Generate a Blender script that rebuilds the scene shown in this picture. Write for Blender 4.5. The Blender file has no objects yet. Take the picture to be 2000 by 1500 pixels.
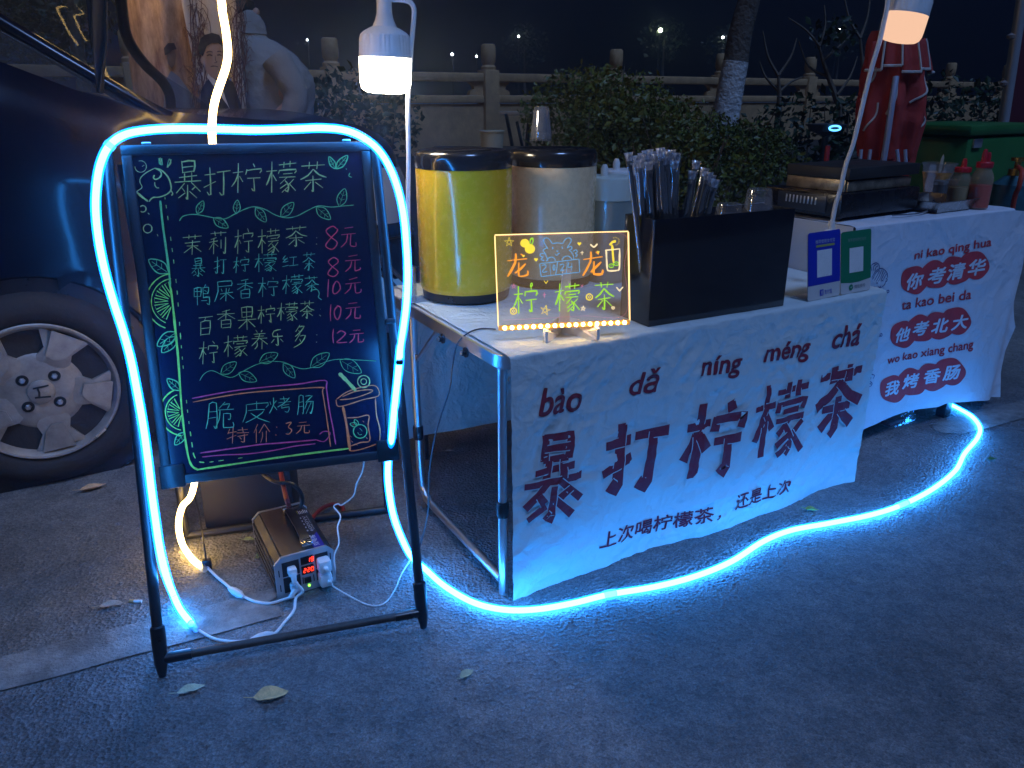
import bpy, bmesh, math, random
from mathutils import Vector as V, Matrix, noise
random.seed(7)
scn = bpy.context.scene
col = scn.collection
R = math.radians

# ------------------------------------------------------------------ camera, sky, light, exposure
PITCH, CAMH, FPX = R(20.4), 1.11, 1502.0
cam = bpy.data.cameras.new('camera'); cam_o = bpy.data.objects.new('camera', cam); col.objects.link(cam_o)
cam_o.location = (0, 0, CAMH); cam_o.rotation_euler = (R(90) - PITCH, 0, 0)
cam.sensor_width = 36; cam.lens = FPX / 2000 * 36; cam.clip_start = 0.02; cam.clip_end = 2000
scn.camera = cam_o
scn.render.resolution_x, scn.render.resolution_y = 1024, 768
scn.view_settings.view_transform = 'Standard'; scn.view_settings.look = 'None'
scn.view_settings.exposure = 0; scn.view_settings.gamma = 1
scn.cycles.use_denoising = True
scn.cycles.sample_clamp_indirect = 6
scn.cycles.max_bounces = 8; scn.cycles.transparent_max_bounces = 24
scn.cycles.caustics_reflective = False; scn.cycles.caustics_refractive = False

SUN_EL, SUN_AZ = R(62), R(150)
w = bpy.data.worlds.new('World'); scn.world = w; w.use_nodes = True
nt = w.node_tree; nt.nodes.clear()
sky = nt.nodes.new('ShaderNodeTexSky'); sky.sky_type = 'NISHITA'; sky.sun_disc = False
sky.sun_elevation = R(2); sky.sun_rotation = SUN_AZ
bg = nt.nodes.new('ShaderNodeBackground'); bg.inputs['Strength'].default_value = 0.0022
tint = nt.nodes.new('ShaderNodeMix'); tint.data_type = 'RGBA'; tint.blend_type = 'MULTIPLY'
tint.inputs[0].default_value = 1.0; tint.inputs[7].default_value = (0.12, 0.25, 1.5, 1)
out = nt.nodes.new('ShaderNodeOutputWorld')
nt.links.new(sky.outputs[0], tint.inputs[6]); nt.links.new(tint.outputs[2], bg.inputs[0]); nt.links.new(bg.outputs[0], out.inputs[0])
sl = bpy.data.lights.new('street_glow', 'SUN'); sl.energy = 1.35; sl.angle = R(14); sl.color = (0.30, 0.53, 1.15)
so = bpy.data.objects.new('street_glow', sl); col.objects.link(so)
so.rotation_euler = V((-math.sin(SUN_AZ) * math.cos(SUN_EL), -math.cos(SUN_AZ) * math.cos(SUN_EL), -math.sin(SUN_EL))).to_track_quat('-Z', 'Y').to_euler()

# ------------------------------------------------------------------ measuring: photo pixel -> point of the place
CP, SP = math.cos(PITCH), math.sin(PITCH)
def ray(px, py):
    x, v = (px - 1000) / FPX, (750 - py) / FPX
    return V((x, CP + SP * v, -SP + CP * v))
def at(px, py, z=0.0):
    r = ray(px, py); return V((0, 0, CAMH)) + r * ((z - CAMH) / r.z)
def af(px, py, f):
    r = ray(px, py); return V((0, 0, CAMH)) + r * (f / r.y)
def onp(px, py, P, N):
    r = ray(px, py); c = V((0, 0, CAMH)); return c + r * ((P - c).dot(N) / r.dot(N))

# ------------------------------------------------------------------ object helpers
ORG = {}
def tag(o, label=None, cat=None, group=None, kind=None):
    if label: o['label'] = label
    if cat: o['category'] = cat
    if group: o['group'] = group
    if kind: o['kind'] = kind
    return o
def thing(name, label, cat, loc=(0, 0, 0), group=None):
    o = bpy.data.objects.new(name, None); o.empty_display_size = 0.05; col.objects.link(o)
    o.location = loc; ORG[o] = V(loc); return tag(o, label, cat, group)
def lerp(a, b, t): return a + (b - a) * t
def cr(pts, n=6, closed=False):
    pts = [V(p) for p in pts]
    if len(pts) < 3: return pts
    m = len(pts); o = []
    rng = range(m if closed else m - 1)
    for i in rng:
        if closed: p0, p1, p2, p3 = pts[i - 1], pts[i], pts[(i + 1) % m], pts[(i + 2) % m]
        else: p0, p1, p2, p3 = pts[max(i - 1, 0)], pts[i], pts[i + 1], pts[min(i + 2, m - 1)]
        for k in range(n):
            t = k / n
            o.append(0.5 * ((2 * p1) + (p2 - p0) * t + (2 * p0 - 5 * p1 + 4 * p2 - p3) * t * t + (3 * p1 - p0 - 3 * p2 + p3) * t ** 3))
    if not closed: o.append(pts[-1])
    return o
class MB:
    def __init__(s): s.v = []; s.f = []; s.sm = True
    def add(s, vs, fs):
        b = len(s.v); s.v += [V(p) for p in vs]; s.f += [tuple(i + b for i in f) for f in fs]; return s
    def obox(s, o, ex, ey, ez, bev=0.0):
        """box from corner o along three edge vectors, edges bevelled"""
        o, ex, ey, ez = V(o), V(ex), V(ey), V(ez)
        if bev <= 0:
            vs = [o, o + ex, o + ex + ey, o + ey]; vs += [p + ez for p in vs]
            fs = [(3, 2, 1, 0), (4, 5, 6, 7), (0, 1, 5, 4), (1, 2, 6, 5), (2, 3, 7, 6), (3, 0, 4, 7)]
            if ex.cross(ey).dot(ez) < 0: fs = [f[::-1] for f in fs]
            return s.add(vs, fs)
        bm = bmesh.new()
        q = [o, o + ex, o + ex + ey, o + ey]; q += [p + ez for p in q]
        bv = [bm.verts.new(p) for p in q]
        for f in ((3, 2, 1, 0), (4, 5, 6, 7), (0, 1, 5, 4), (1, 2, 6, 5), (2, 3, 7, 6), (3, 0, 4, 7)):
            bm.faces.new([bv[i] for i in f])
        bmesh.ops.recalc_face_normals(bm, faces=bm.faces)
        bmesh.ops.bevel(bm, geom=list(bm.edges), offset=bev, segments=2, affect='EDGES', profile=0.5)
        bm.verts.index_update()
        s.add([v.co.copy() for v in bm.verts], [tuple(v.index for v in f.verts) for f in bm.faces]); bm.free(); return s
    def box(s, c, size, rz=0, bev=0.0):
        c = V(c); M = Matrix.Rotation(rz, 3, 'Z'); a, b, d = size
        return s.obox(c + M @ V((-a / 2, -b / 2, -d / 2)), M @ V((a, 0, 0)), M @ V((0, b, 0)), V((0, 0, d)), bev)
    def tube(s, pts, r, n=10, caps=True, closed=False):
        pts = [V(p) for p in pts]; m = len(pts)
        rs = r if isinstance(r, (list, tuple)) else [r] * m
        T = []
        for i in range(m):
            a = pts[i - 1] if (i or closed) else pts[i]; b = pts[(i + 1) % m] if (i < m - 1 or closed) else pts[i]
            d = b - a; T.append(d.normalized() if d.length > 1e-9 else V((0, 0, 1)))
        up = V((0, 0, 1)) if abs(T[0].z) < 0.9 else V((1, 0, 0))
        N = (up - T[0] * up.dot(T[0])).normalized(); vs = []
        for i in range(m):
            N = N - T[i] * N.dot(T[i]); N = N.normalized() if N.length > 1e-6 else V((1, 0, 0)); B = T[i].cross(N)
            for k in range(n):
                a = 2 * math.pi * k / n; vs.append(pts[i] + (N * math.cos(a) + B * math.sin(a)) * rs[i])
        fs = []
        for i in range(m if closed else m - 1):
            j = (i + 1) % m
            for k in range(n):
                l = (k + 1) % n; fs.append((i * n + k, i * n + l, j * n + l, j * n + k))
        if caps and not closed:
            fs.append(tuple(range(n))[::-1]); fs.append(tuple((m - 1) * n + k for k in range(n)))
        return s.add(vs, fs)
    def lathe(s, prof, c=(0, 0, 0), n=32, axis=V((0, 0, 1)), mod=None):
        c = V(c); axis = V(axis).normalized()
        up = V((1, 0, 0)) if abs(axis.x) < 0.9 else V((0, 1, 0))
        A = (up - axis * up.dot(axis)).normalized(); B = axis.cross(A); vs = []; fs = []
        for (r, z) in prof:
            for k in range(n):
                a = 2 * math.pi * k / n; rr = r * (mod(a, z) if mod else 1)
                vs.append(c + axis * z + (A * math.cos(a) + B * math.sin(a)) * rr)
        m = len(prof)
        for i in range(m - 1):
            for k in range(n):
                l = (k + 1) % n; fs.append((i * n + k, i * n + l, (i + 1) * n + l, (i + 1) * n + k))
        if prof[0][0] > 1e-6: fs.append(tuple(range(n))[::-1])
        if prof[-1][0] > 1e-6: fs.append(tuple((m - 1) * n + k for k in range(n)))
        return s.add(vs, fs)
    def poly(s, pts): return s.add(pts, [tuple(range(len(pts)))])
    def prism(s, pts, d):
        n = len(pts); pts = [V(p) for p in pts]; d = V(d)
        fs = [tuple(range(n))[::-1], tuple(range(n, 2 * n))]
        for i in range(n): fs.append((i, (i + 1) % n, n + (i + 1) % n, n + i))
        return s.add(pts + [p + d for p in pts], fs)
    def grid(s, fn, nu, nv):
        vs = [fn(i / nu, j / nv) for j in range(nv + 1) for i in range(nu + 1)]
        fs = [(j * (nu + 1) + i, j * (nu + 1) + i + 1, (j + 1) * (nu + 1) + i + 1, (j + 1) * (nu + 1) + i) for j in range(nv) for i in range(nu)]
        return s.add(vs, fs)
    def ribbon(s, pts, wid, side, lift=V((0, 0, 0)), taper=True):
        """flat stroke of a pen: pts on a surface, side(p, tangent)->unit vector across the stroke"""
        pts = [V(p) for p in pts]; m = len(pts); vs = []
        if m == 1: pts = [pts[0], pts[0] + V((wid * 0.6, 0, 0))]; m = 2
        for i in range(m):
            t = pts[min(i + 1, m - 1)] - pts[max(i - 1, 0)]
            if t.length < 1e-9: t = V((1, 0, 0))
            sd = side(pts[i], t.normalized())
            q = 1.0
            q *= 1 + .45 * noise.noise(pts[i] * 160)
            if taper and (i == 0 or i == m - 1): q *= 0.6
            vs += [pts[i] + lift + sd * wid * q / 2, pts[i] + lift - sd * wid * q / 2]
        return s.add(vs, [(2 * i, 2 * i + 1, 2 * i + 3, 2 * i + 2) for i in range(m - 1)])
    def build(s, name, mat, parent=None, smooth=None, org=None):
        me = bpy.data.meshes.new(name)
        if parent is not None: o0 = ORG[parent]
        elif org is not None: o0 = V(org)
        else:
            lo = V([min(p[i] for p in s.v) for i in range(3)]); hi = V([max(p[i] for p in s.v) for i in range(3)])
            o0 = V(((lo.x + hi.x) / 2, (lo.y + hi.y) / 2, lo.z))
        me.from_pydata([p - o0 for p in s.v], [], s.f); me.update()
        bm = bmesh.new(); bm.from_mesh(me)
        bmesh.ops.recalc_face_normals(bm, faces=bm.faces)
        sm = s.sm if smooth is None else smooth
        if sm:
            for f in bm.faces: f.smooth = True
            for e in bm.edges:
                if len(e.link_faces) == 2 and e.calc_face_angle(0) > R(38): e.smooth = False
        bm.to_mesh(me); bm.free()
        if mat: me.materials.append(mat)
        o = bpy.data.objects.new(name, me); col.objects.link(o)
        if parent is not None: o.parent = parent
        else: o.location = o0
        ORG[o] = o0
        return o
def flat(o):                         # keep the orientation of open sheets as given
    return o
def copy_tree(o, off, parent=None, rz=None):
    c = o.copy(); col.objects.link(c); c.parent = parent
    if parent is None:
        c.location = o.location + V(off)
        if rz is not None: c.rotation_euler = (0, 0, rz)
    for ch in o.children: copy_tree(ch, (0, 0, 0), c)
    return c

# ------------------------------------------------------------------ materials
def mat(name, c, rough=0.6, metal=0.0, spec=0.5, coat=0.0, bump=None, var=None, emit=None, es=0.0, trans=0.0, alpha=1.0, sheen=0.0, ridge=None):
    m = bpy.data.materials.new(name); m.use_nodes = True; t = m.node_tree; b = t.nodes['Principled BSDF']
    b.inputs['Base Color'].default_value = (*c, 1); b.inputs['Roughness'].default_value = rough
    b.inputs['Metallic'].default_value = metal; b.inputs['Specular IOR Level'].default_value = spec
    b.inputs['Coat Weight'].default_value = coat; b.inputs['Coat Roughness'].default_value = 0.08
    b.inputs['Transmission Weight'].default_value = trans; b.inputs['Alpha'].default_value = alpha
    b.inputs['Sheen Weight'].default_value = sheen
    if emit: b.inputs['Emission Color'].default_value = (*emit, 1); b.inputs['Emission Strength'].default_value = es
    tc = t.nodes.new('ShaderNodeTexCoord')
    if var:                          # (scale, amount): uneven colour, wear
        n = t.nodes.new('ShaderNodeTexNoise'); n.inputs['Scale'].default_value = var[0]; n.inputs['Detail'].default_value = 8
        n.inputs['Roughness'].default_value = 0.7
        mp = t.nodes.new('ShaderNodeMapRange'); mp.inputs[1].default_value = 0.3; mp.inputs[2].default_value = 0.7
        mp.inputs[3].default_value = 1 - var[1]; mp.inputs[4].default_value = 1 + var[1]
        mx = t.nodes.new('ShaderNodeMix'); mx.data_type = 'RGBA'; mx.blend_type = 'MULTIPLY'; mx.inputs[0].default_value = 1
        mx.inputs[6].default_value = (*c, 1)
        t.links.new(tc.outputs['Object'], n.inputs['Vector']); t.links.new(n.outputs[0], mp.inputs[0]); t.links.new(mp.outputs[0], mx.inputs[7])
        t.links.new(mx.outputs[2], b.inputs['Base Color'])
        m2 = t.nodes.new('ShaderNodeMapRange'); m2.inputs[1].default_value = 0.3; m2.inputs[2].default_value = 0.7
        m2.inputs[3].default_value = max(0.02, rough - 0.12); m2.inputs[4].default_value = min(1, rough + 0.12)
        t.links.new(n.outputs[0], m2.inputs[0]); t.links.new(m2.outputs[0], b.inputs['Roughness'])
    if bump:                         # list of (scale, strength_distance)
        h = None
        for sc_, d_ in bump:
            n = t.nodes.new('ShaderNodeTexNoise'); n.inputs['Scale'].default_value = sc_; n.inputs['Detail'].default_value = 4
            t.links.new(tc.outputs['Object'], n.inputs['Vector'])
            ml = t.nodes.new('ShaderNodeMath'); ml.operation = 'MULTIPLY'; ml.inputs[1].default_value = d_
            t.links.new(n.outputs[0], ml.inputs[0])
            if h is None: h = ml
            else:
                a = t.nodes.new('ShaderNodeMath'); a.operation = 'ADD'; t.links.new(h.outputs[0], a.inputs[0]); t.links.new(ml.outputs[0], a.inputs[1]); h = a
        for sc_, d_ in (ridge or []):     # creases of folded, laundered cloth
            n = t.nodes.new('ShaderNodeTexNoise'); n.inputs['Scale'].default_value = sc_; n.inputs['Detail'].default_value = 3; n.inputs['Distortion'].default_value = 0.6
            t.links.new(tc.outputs['Object'], n.inputs['Vector']); q = n.outputs[0]
            for op, v_ in (('SUBTRACT', .5), ('ABSOLUTE', 0), ('MULTIPLY', -2.0 * d_)):
                m_ = t.nodes.new('ShaderNodeMath'); m_.operation = op; t.links.new(q, m_.inputs[0]); m_.inputs[1].default_value = v_; q = m_.outputs[0]
            a = t.nodes.new('ShaderNodeMath'); a.operation = 'ADD'; t.links.new(h.outputs[0], a.inputs[0]); t.links.new(q, a.inputs[1]); h = a
        bp = t.nodes.new('ShaderNodeBump'); bp.inputs['Strength'].default_value = 1; bp.inputs['Distance'].default_value = 1
        t.links.new(h.outputs[0], bp.inputs['Height']); t.links.new(bp.outputs[0], b.inputs['Normal'])
    return m
def emis(name, c, s):
    m = bpy.data.materials.new(name); m.use_nodes = True; t = m.node_tree; t.nodes.clear()
    e = t.nodes.new('ShaderNodeEmission'); e.inputs[0].default_value = (*c, 1); e.inputs[1].default_value = s
    o = t.nodes.new('ShaderNodeOutputMaterial'); t.links.new(e.outputs[0], o.inputs[0]); return m
def clear(name, tint_=(1, 1, 1), gloss=0.12, haze=0.04, rough=0.05, hc=(1, 1, 1), em=None):
    """thin clear sheet: see-through, a mirror sheen and a trace of milky scatter"""
    m = bpy.data.materials.new(name); m.use_nodes = True; t = m.node_tree; t.nodes.clear()
    tr = t.nodes.new('ShaderNodeBsdfTransparent'); tr.inputs[0].default_value = (*tint_, 1)
    gl = t.nodes.new('ShaderNodeBsdfGlossy'); gl.inputs['Roughness'].default_value = rough
    df = t.nodes.new('ShaderNodeBsdfTranslucent'); df.inputs[0].default_value = (*hc, 1)
    d2 = t.nodes.new('ShaderNodeBsdfDiffuse'); d2.inputs[0].default_value = (*hc, 1)
    m0 = t.nodes.new('ShaderNodeMixShader'); m0.inputs[0].default_value = 0.5
    t.links.new(df.outputs[0], m0.inputs[1]); t.links.new(d2.outputs[0], m0.inputs[2])
    m1 = t.nodes.new('ShaderNodeMixShader'); m1.inputs[0].default_value = haze
    m2 = t.nodes.new('ShaderNodeMixShader'); m2.inputs[0].default_value = gloss
    o = t.nodes.new('ShaderNodeOutputMaterial')
    t.links.new(tr.outputs[0], m1.inputs[1]); t.links.new(m0.outputs[0], m1.inputs[2])
    t.links.new(m1.outputs[0], m2.inputs[1]); t.links.new(gl.outputs[0], m2.inputs[2])
    last = m2
    if em:
        e = t.nodes.new('ShaderNodeEmission'); e.inputs[0].default_value = (*em[0], 1); e.inputs[1].default_value = em[1]
        ad = t.nodes.new('ShaderNodeAddShader'); t.links.new(m2.outputs[0], ad.inputs[0]); t.links.new(e.outputs[0], ad.inputs[1]); last = ad
    t.links.new(last.outputs[0], o.inputs[0]); return m

BLUE = (0.0, 0.37, 1.0)
M = dict(
    blue=clear('blue_silicone_glow', (.95, .97, 1), 0.02, 0.02, .3, (.6, .8, 1), ((0.0, .22, 1.0), 2.6)), core=emis('blue_led_core', (0.032, 0.31, 1.0), 32), warm=emis('warm_led', (1.0, 0.62, 0.20), 15.0),
    bulb=emis('bulb_diffuser', (1.0, 0.86, 0.66), 40), bulb2=emis('bulb_diffuser_dim', (1.0, 0.60, 0.40), 0.98),
    cloth=mat('white_cotton', (0.57, 0.66, 0.66), 0.85, sheen=0.1, bump=[(26, 0.0030), (85, 0.0010), (900, 0.00012)], ridge=[(5, .013), (12, .006), (26, .0018)]),
    cloth2=mat('white_polyester', (0.66, 0.69, 0.74), 0.8, bump=[(9, 0.006), (40, 0.0012), (900, 0.0001)], ridge=[(4, .014), (10, .005)]),
    ink=mat('maroon_ink', (0.24, 0.015, 0.035), 0.8, var=(30, 0.12), bump=[(26, 0.0030), (85, 0.0010)], ridge=[(5, .013), (12, .006), (26, .0018)]),
    redink=mat('red_ink', (0.62, 0.05, 0.06), 0.8, var=(30, 0.1), bump=[(9, 0.006), (40, 0.0012)], ridge=[(4, .014), (10, .005)]),
    navyink=mat('navy_ink', (0.02, 0.03, 0.16), 0.8),
    alu=mat('brushed_aluminium', (0.72, 0.73, 0.75), 0.34, 1.0),
    blk=mat('black_plastic', (0.012, 0.012, 0.014), 0.35, var=(20, 0.2)),
    blkmetal=mat('black_tube', (0.016, 0.016, 0.018), 0.42, 0.0, var=(30, 0.15)),
    rubber=mat('tyre_rubber', (0.026, 0.025, 0.024), 0.8, var=(14, 0.4), bump=[(60, 0.002)]),
    board=mat('black_glass_board', (0.005, 0.006, 0.026), 0.25, spec=0.45),  # black panel tinted navy, blue glow put into its base colour
    white=mat('white_plastic', (0.78, 0.78, 0.76), 0.35, var=(25, 0.06)),
    paint=mat('car_paint', (0.002, 0.003, 0.012), 0.25, 0.0, spec=0.3, coat=0.35),
    rim=mat('alloy_rim', (0.36, 0.34, 0.31), 0.5, 0.45, var=(18, 0.28)),
    yellow=mat('yellow_sleeve', (0.88, 0.52, 0.015), 0.24, coat=0.4, var=(60, 0.04)),
    cream=mat('cream_sleeve', (0.92, 0.66, 0.37), 0.28, coat=0.4, var=(60, 0.04)),
    milky=clear('milky_plastic', (0.9, 0.93, 0.9), 0.10, 0.45, 0.15, (0.85, 0.9, 0.85)),
    lidm=mat('milky_lid', (0.62, 0.64, 0.55), 0.4, spec=0.5),
    cup=clear('clear_cup', (0.93, 0.95, 0.98), 0.16, 0.09, 0.08),
    wrap=clear('straw_wrap', (0.94, 0.96, 1.0), 0.24, 0.07, 0.12),
    acry=clear('clear_acrylic', (0.97, 0.97, 0.97), 0.035, 0.045, 0.03, (1, 0.85, 0.6), ((1.0, .55, .14), .035)),
    glass=clear('car_glass', (0.72, 0.76, 0.78), 0.025, 0.02, 0.02),
)

# ------------------------------------------------------------------ the setting: ground, bank, water, railing, trees
E1 = V((0.872, 0.49, 0)).normalized(); G1 = V((-E1.y, E1.x, 0)); NF = -G1      # along the stalls, away from / towards the viewer
RD = V((0.848, 0.53, 0)).normalized(); RN = V((-RD.y, RD.x, 0))
L0 = at(150, 1308)                                                              # a point of the worn kerb line
def ground_mat():
    m = bpy.data.materials.new('asphalt'); m.use_nodes = True; t = m.node_tree; b = t.nodes['Principled BSDF']; L = t.links
    N = lambda k, **kw: (lambda n: [setattr(n, a, v) for a, v in kw.items()] and n or n)(t.nodes.new(k))
    tc = t.nodes.new('ShaderNodeTexCoord')
    def noise_(sc, det=4, rough=0.6):
        n = t.nodes.new('ShaderNodeTexNoise'); n.inputs['Scale'].default_value = sc; n.inputs['Detail'].default_value = det
        n.inputs['Roughness'].default_value = rough; L.new(tc.outputs['Object'], n.inputs['Vector']); return n
    def mth(op, a, b_=None):
        n = t.nodes.new('ShaderNodeMath'); n.operation = op
        for i, x in enumerate((a, b_)):
            if x is None: continue
            if isinstance(x, (int, float)): n.inputs[i].default_value = x
            else: L.new(x, n.inputs[i])
        return n.outputs[0]
    def mr(x, a, b_, c, d):
        n = t.nodes.new('ShaderNodeMapRange'); L.new(x, n.inputs[0])
        for i, q in enumerate((a, b_, c, d)): n.inputs[i + 1].default_value = q
        return n.outputs[0]
    sx = t.nodes.new('ShaderNodeSeparateXYZ'); L.new(tc.outputs['Object'], sx.inputs[0])
    q = mth('ADD', mth('MULTIPLY', sx.outputs[0], G1.x), mth('MULTIPLY', sx.outputs[1], G1.y))
    q = mth('SUBTRACT', q, L0.dot(G1))
    back = mr(q, -0.02, 0.03, 0, 1)                                             # beyond the line: smoother, paler paving
    big, mid, fine = noise_(1.3, 6), noise_(16, 5), noise_(160, 3)
    vor = t.nodes.new('ShaderNodeTexVoronoi'); vor.inputs['Scale'].default_value = 125; L.new(tc.outputs['Object'], vor.inputs['Vector'])
    vs = t.nodes.new('ShaderNodeTexVoronoi'); vs.inputs['Scale'].default_value = 75; L.new(tc.outputs['Object'], vs.inputs['Vector'])
    spk = mr(vs.outputs['Distance'], 0.06, 0.15, 1, 0)                          # pale stone chips
    grn = mr(noise_(240, 2, .8).outputs[0], 0.34, 0.66, 0.7, 1.35)
    cell = t.nodes.new('ShaderNodeSeparateColor'); L.new(vor.outputs['Color'], cell.inputs[0])
    grn = mth('MULTIPLY', grn, mr(cell.outputs[0], 0, 1, 0.8, 1.2))
    val = mth('MULTIPLY', grn, mth('MULTIPLY', mr(big.outputs[0], 0.32, 0.68, 0.62, 1.32), mr(mid.outputs[0], 0.3, 0.7, 0.75, 1.25)))
    chip = t.nodes.new('ShaderNodeMath'); chip.operation = 'MULTIPLY'; L.new(spk, chip.inputs[0])
    L.new(mr(vs.outputs['Color'], 0.55, 0.95, 0, 1), chip.inputs[1])
    ca = t.nodes.new('ShaderNodeMix'); ca.data_type = 'RGBA'; L.new(back, ca.inputs[0])
    ca.inputs[6].default_value = (0.25, 0.25, 0.255, 1); ca.inputs[7].default_value = (0.175, 0.172, 0.166, 1)
    cb = t.nodes.new('ShaderNodeMix'); cb.data_type = 'RGBA'; cb.blend_type = 'MULTIPLY'; cb.inputs[0].default_value = 1
    L.new(ca.outputs[2], cb.inputs[6]); L.new(val, cb.inputs[7])
    cc = t.nodes.new('ShaderNodeMix'); cc.data_type = 'RGBA'; L.new(mth('MULTIPLY', chip.outputs[0], 0.85), cc.inputs[0]); L.new(cb.outputs[2], cc.inputs[6])
    cc.inputs[7].default_value = (0.42, 0.41, 0.39, 1); L.new(cc.outputs[2], b.inputs['Base Color'])
    L.new(mr(mid.outputs[0], 0.3, 0.7, 0.62, 0.8), b.inputs['Roughness']); b.inputs['Specular IOR Level'].default_value = 0.4
    amp = mr(q, -0.02, 0.03, 1.0, 0.5)
    h = mth('ADD', mth('MULTIPLY', vor.outputs['Distance'], 0.0085), mth('MULTIPLY', fine.outputs[0], 0.0080))
    h = mth('ADD', h, mth('MULTIPLY', mid.outputs[0], 0.0016))
    h = mth('MULTIPLY', h, amp)
    bp = t.nodes.new('ShaderNodeBump'); bp.inputs['Strength'].default_value = 1; bp.inputs['Distance'].default_value = 1.0
    L.new(h, bp.inputs['Height']); L.new(bp.outputs[0], b.inputs['Normal'])
    return m
M['asphalt'] = ground_mat()
g = MB(); c0 = V((0, 5.0, 0)); S = 300
g.grid(lambda u, v: V(((u - 0.5) * 2 * S, (v - 0.5) * 2 * S, 0)), 2, 2)
tag(g.build('ground', M['asphalt'], org=(0, 0, 0)), kind='structure')
def worn_mat():
    m = mat('worn_line', (0.3, 0.3, 0.28), 0.7, bump=[(150, 0.004), (20, 0.004)]); t = m.node_tree; b = t.nodes['Principled BSDF']
    tc = t.nodes.new('ShaderNodeTexCoord'); n = t.nodes.new('ShaderNodeTexNoise'); n.inputs['Scale'].default_value = 9; n.inputs['Detail'].default_value = 10; n.inputs['Roughness'].default_value = 0.75
    r = t.nodes.new('ShaderNodeValToRGB'); e = r.color_ramp.elements
    e[0].position = 0.42; e[0].color = (0.150, 0.146, 0.140, 1); e[1].position = 0.66; e[1].color = (0.36, 0.355, 0.34, 1)
    t.links.new(tc.outputs['Object'], n.inputs['Vector']); t.links.new(n.outputs[0], r.inputs[0]); t.links.new(r.outputs[0], b.inputs['Base Color']); return m
g = MB(); ld = (at(300, 1272) - at(0, 1352)).normalized(); ln = V((-ld.y, ld.x, 0)); a0 = at(0, 1352)
wmat = worn_mat()
for s0, s1 in ((-4, (at(545, 1190) - a0).dot(ld)), ((at(1800, 830) - a0).dot(ld), 14)):
    g = MB()
    def worn_pt(u, v):
        s = lerp(s0, s1, u); p = a0 + ld * s + ln * (0.115 * v); p.z = 0.004
        return p + ln * 0.012 * noise.noise(V((s * 4, v * 3, 1))) + ld * 0.06 * noise.noise(V((v * 9, s0, 3)))
    g.grid(worn_pt, 120, 6)
    tag(g.build('road_marking', wmat, org=(0, 0, 0)), kind='structure')

# stone railing on its bank
RP = V((-0.0306 * 8.0, 8.0 * 1.0766, 0)); RL = 1.69
def bank_pt(u, v):
    prof = [(-3.3, 0.005), (-2.6, 0.12), (-1.6, 0.42), (-0.7, 0.55), (0.6, 0.56), (1.4, 0.2), (3.0, -0.5)]
    k = v * (len(prof) - 1); i = min(int(k), len(prof) - 2); a, b_ = prof[i], prof[i + 1]; f = k - i
    p = RP + RD * lerp(-16, 22, u) + RN * lerp(a[0], b_[0], f); p.z = lerp(a[1], b_[1], f) + (0.05 * noise.noise(p * 1.7) if 0.12 < v < 0.9 else 0)
    return p
g = MB(); g.grid(bank_pt, 90, 24)
M['soil'] = mat('soil', (0.035, 0.03, 0.022), 0.95, var=(8, 0.4), bump=[(30, 0.02)])
tag(g.build('bank', M['soil'], org=(0, 0, 0)), kind='structure')
M['stone'] = mat('railing_stone', (0.46, 0.28, 0.13), 0.85, var=(7, 0.25), bump=[(50, 0.004), (9, 0.006)])
rt = thing('stone_railing', 'pale stone railing with round topped posts along the river bank', 'railing', RP)
def zrel(py, D=8.0):
    v = (750 - py) / FPX; return CAMH + (CP * v - SP) * D
zt, zu, zl1, zl0, zp = zrel(143), zrel(160), zrel(186), zrel(201), zrel(290)
for k in range(-4, 11):
    c = RP + RD * RL * k
    mb = MB(); mb.box(V((c.x, c.y, (zp + zt) / 2 - 0.02)), (0.17, 0.17, zt - zp + 0.1), math.atan2(RD.y, RD.x), 0.008)
    zz = zt + 0.03; hh = zrel(87) - zz
    mb.lathe([(0.078, zz - 0.002), (0.08, zz + 0.03), (0.062, zz + 0.045), (0.062, zz + 0.06), (0.074, zz + 0.08), (0.078, zz + hh * 0.55), (0.074, zz + hh * 0.92), (0.06, zz + hh * 0.99), (0.0, zz + hh)], c, 20)
    mb.build('post', M['stone'], rt)
for k in range(-4, 10):
    a = RP + RD * (RL * k + 0.085); ln_ = RD * (RL - 0.17)
    mb = MB(); w2 = RN * 0.12; o = a - RN * 0.06
    mb.obox(o + V((0, 0, zu)), ln_, w2, V((0, 0, zt - zu)), 0.012); mb.build('top_rail', M['stone'], rt)
    mb = MB(); mb.obox(o + V((0, 0, zl0)), ln_, w2, V((0, 0, zl1 - zl0)), 0.012); mb.build('lower_rail', M['stone'], rt)
    mb = MB(); mb.obox(a - RN * 0.035 + V((0, 0, zp - 0.06)), ln_, RN * 0.07, V((0, 0, zl0 - zp + 0.05))); mb.build('panel', M['stone'], rt)
    for q in (0.0, 1.0):                                                       # cloud bracket between the rails
        mb = MB()
        cx = a + ln_ * q; sg = 1 if q == 0 else -1
        pts = [cx + RD * sg * x + V((0, 0, z)) for x, z in ((0, zl1 + 0.003), (0.16, zl1 + 0.003), (0.15, zl1 + 0.04), (0.1, zl1 + 0.06), (0.11, zu - 0.04), (0.16, zu - 0.003), (0, zu - 0.003))]
        mb.prism([p - RN * 0.03 for p in pts], RN * 0.06); mb.build('bracket', M['stone'], rt)

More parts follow.
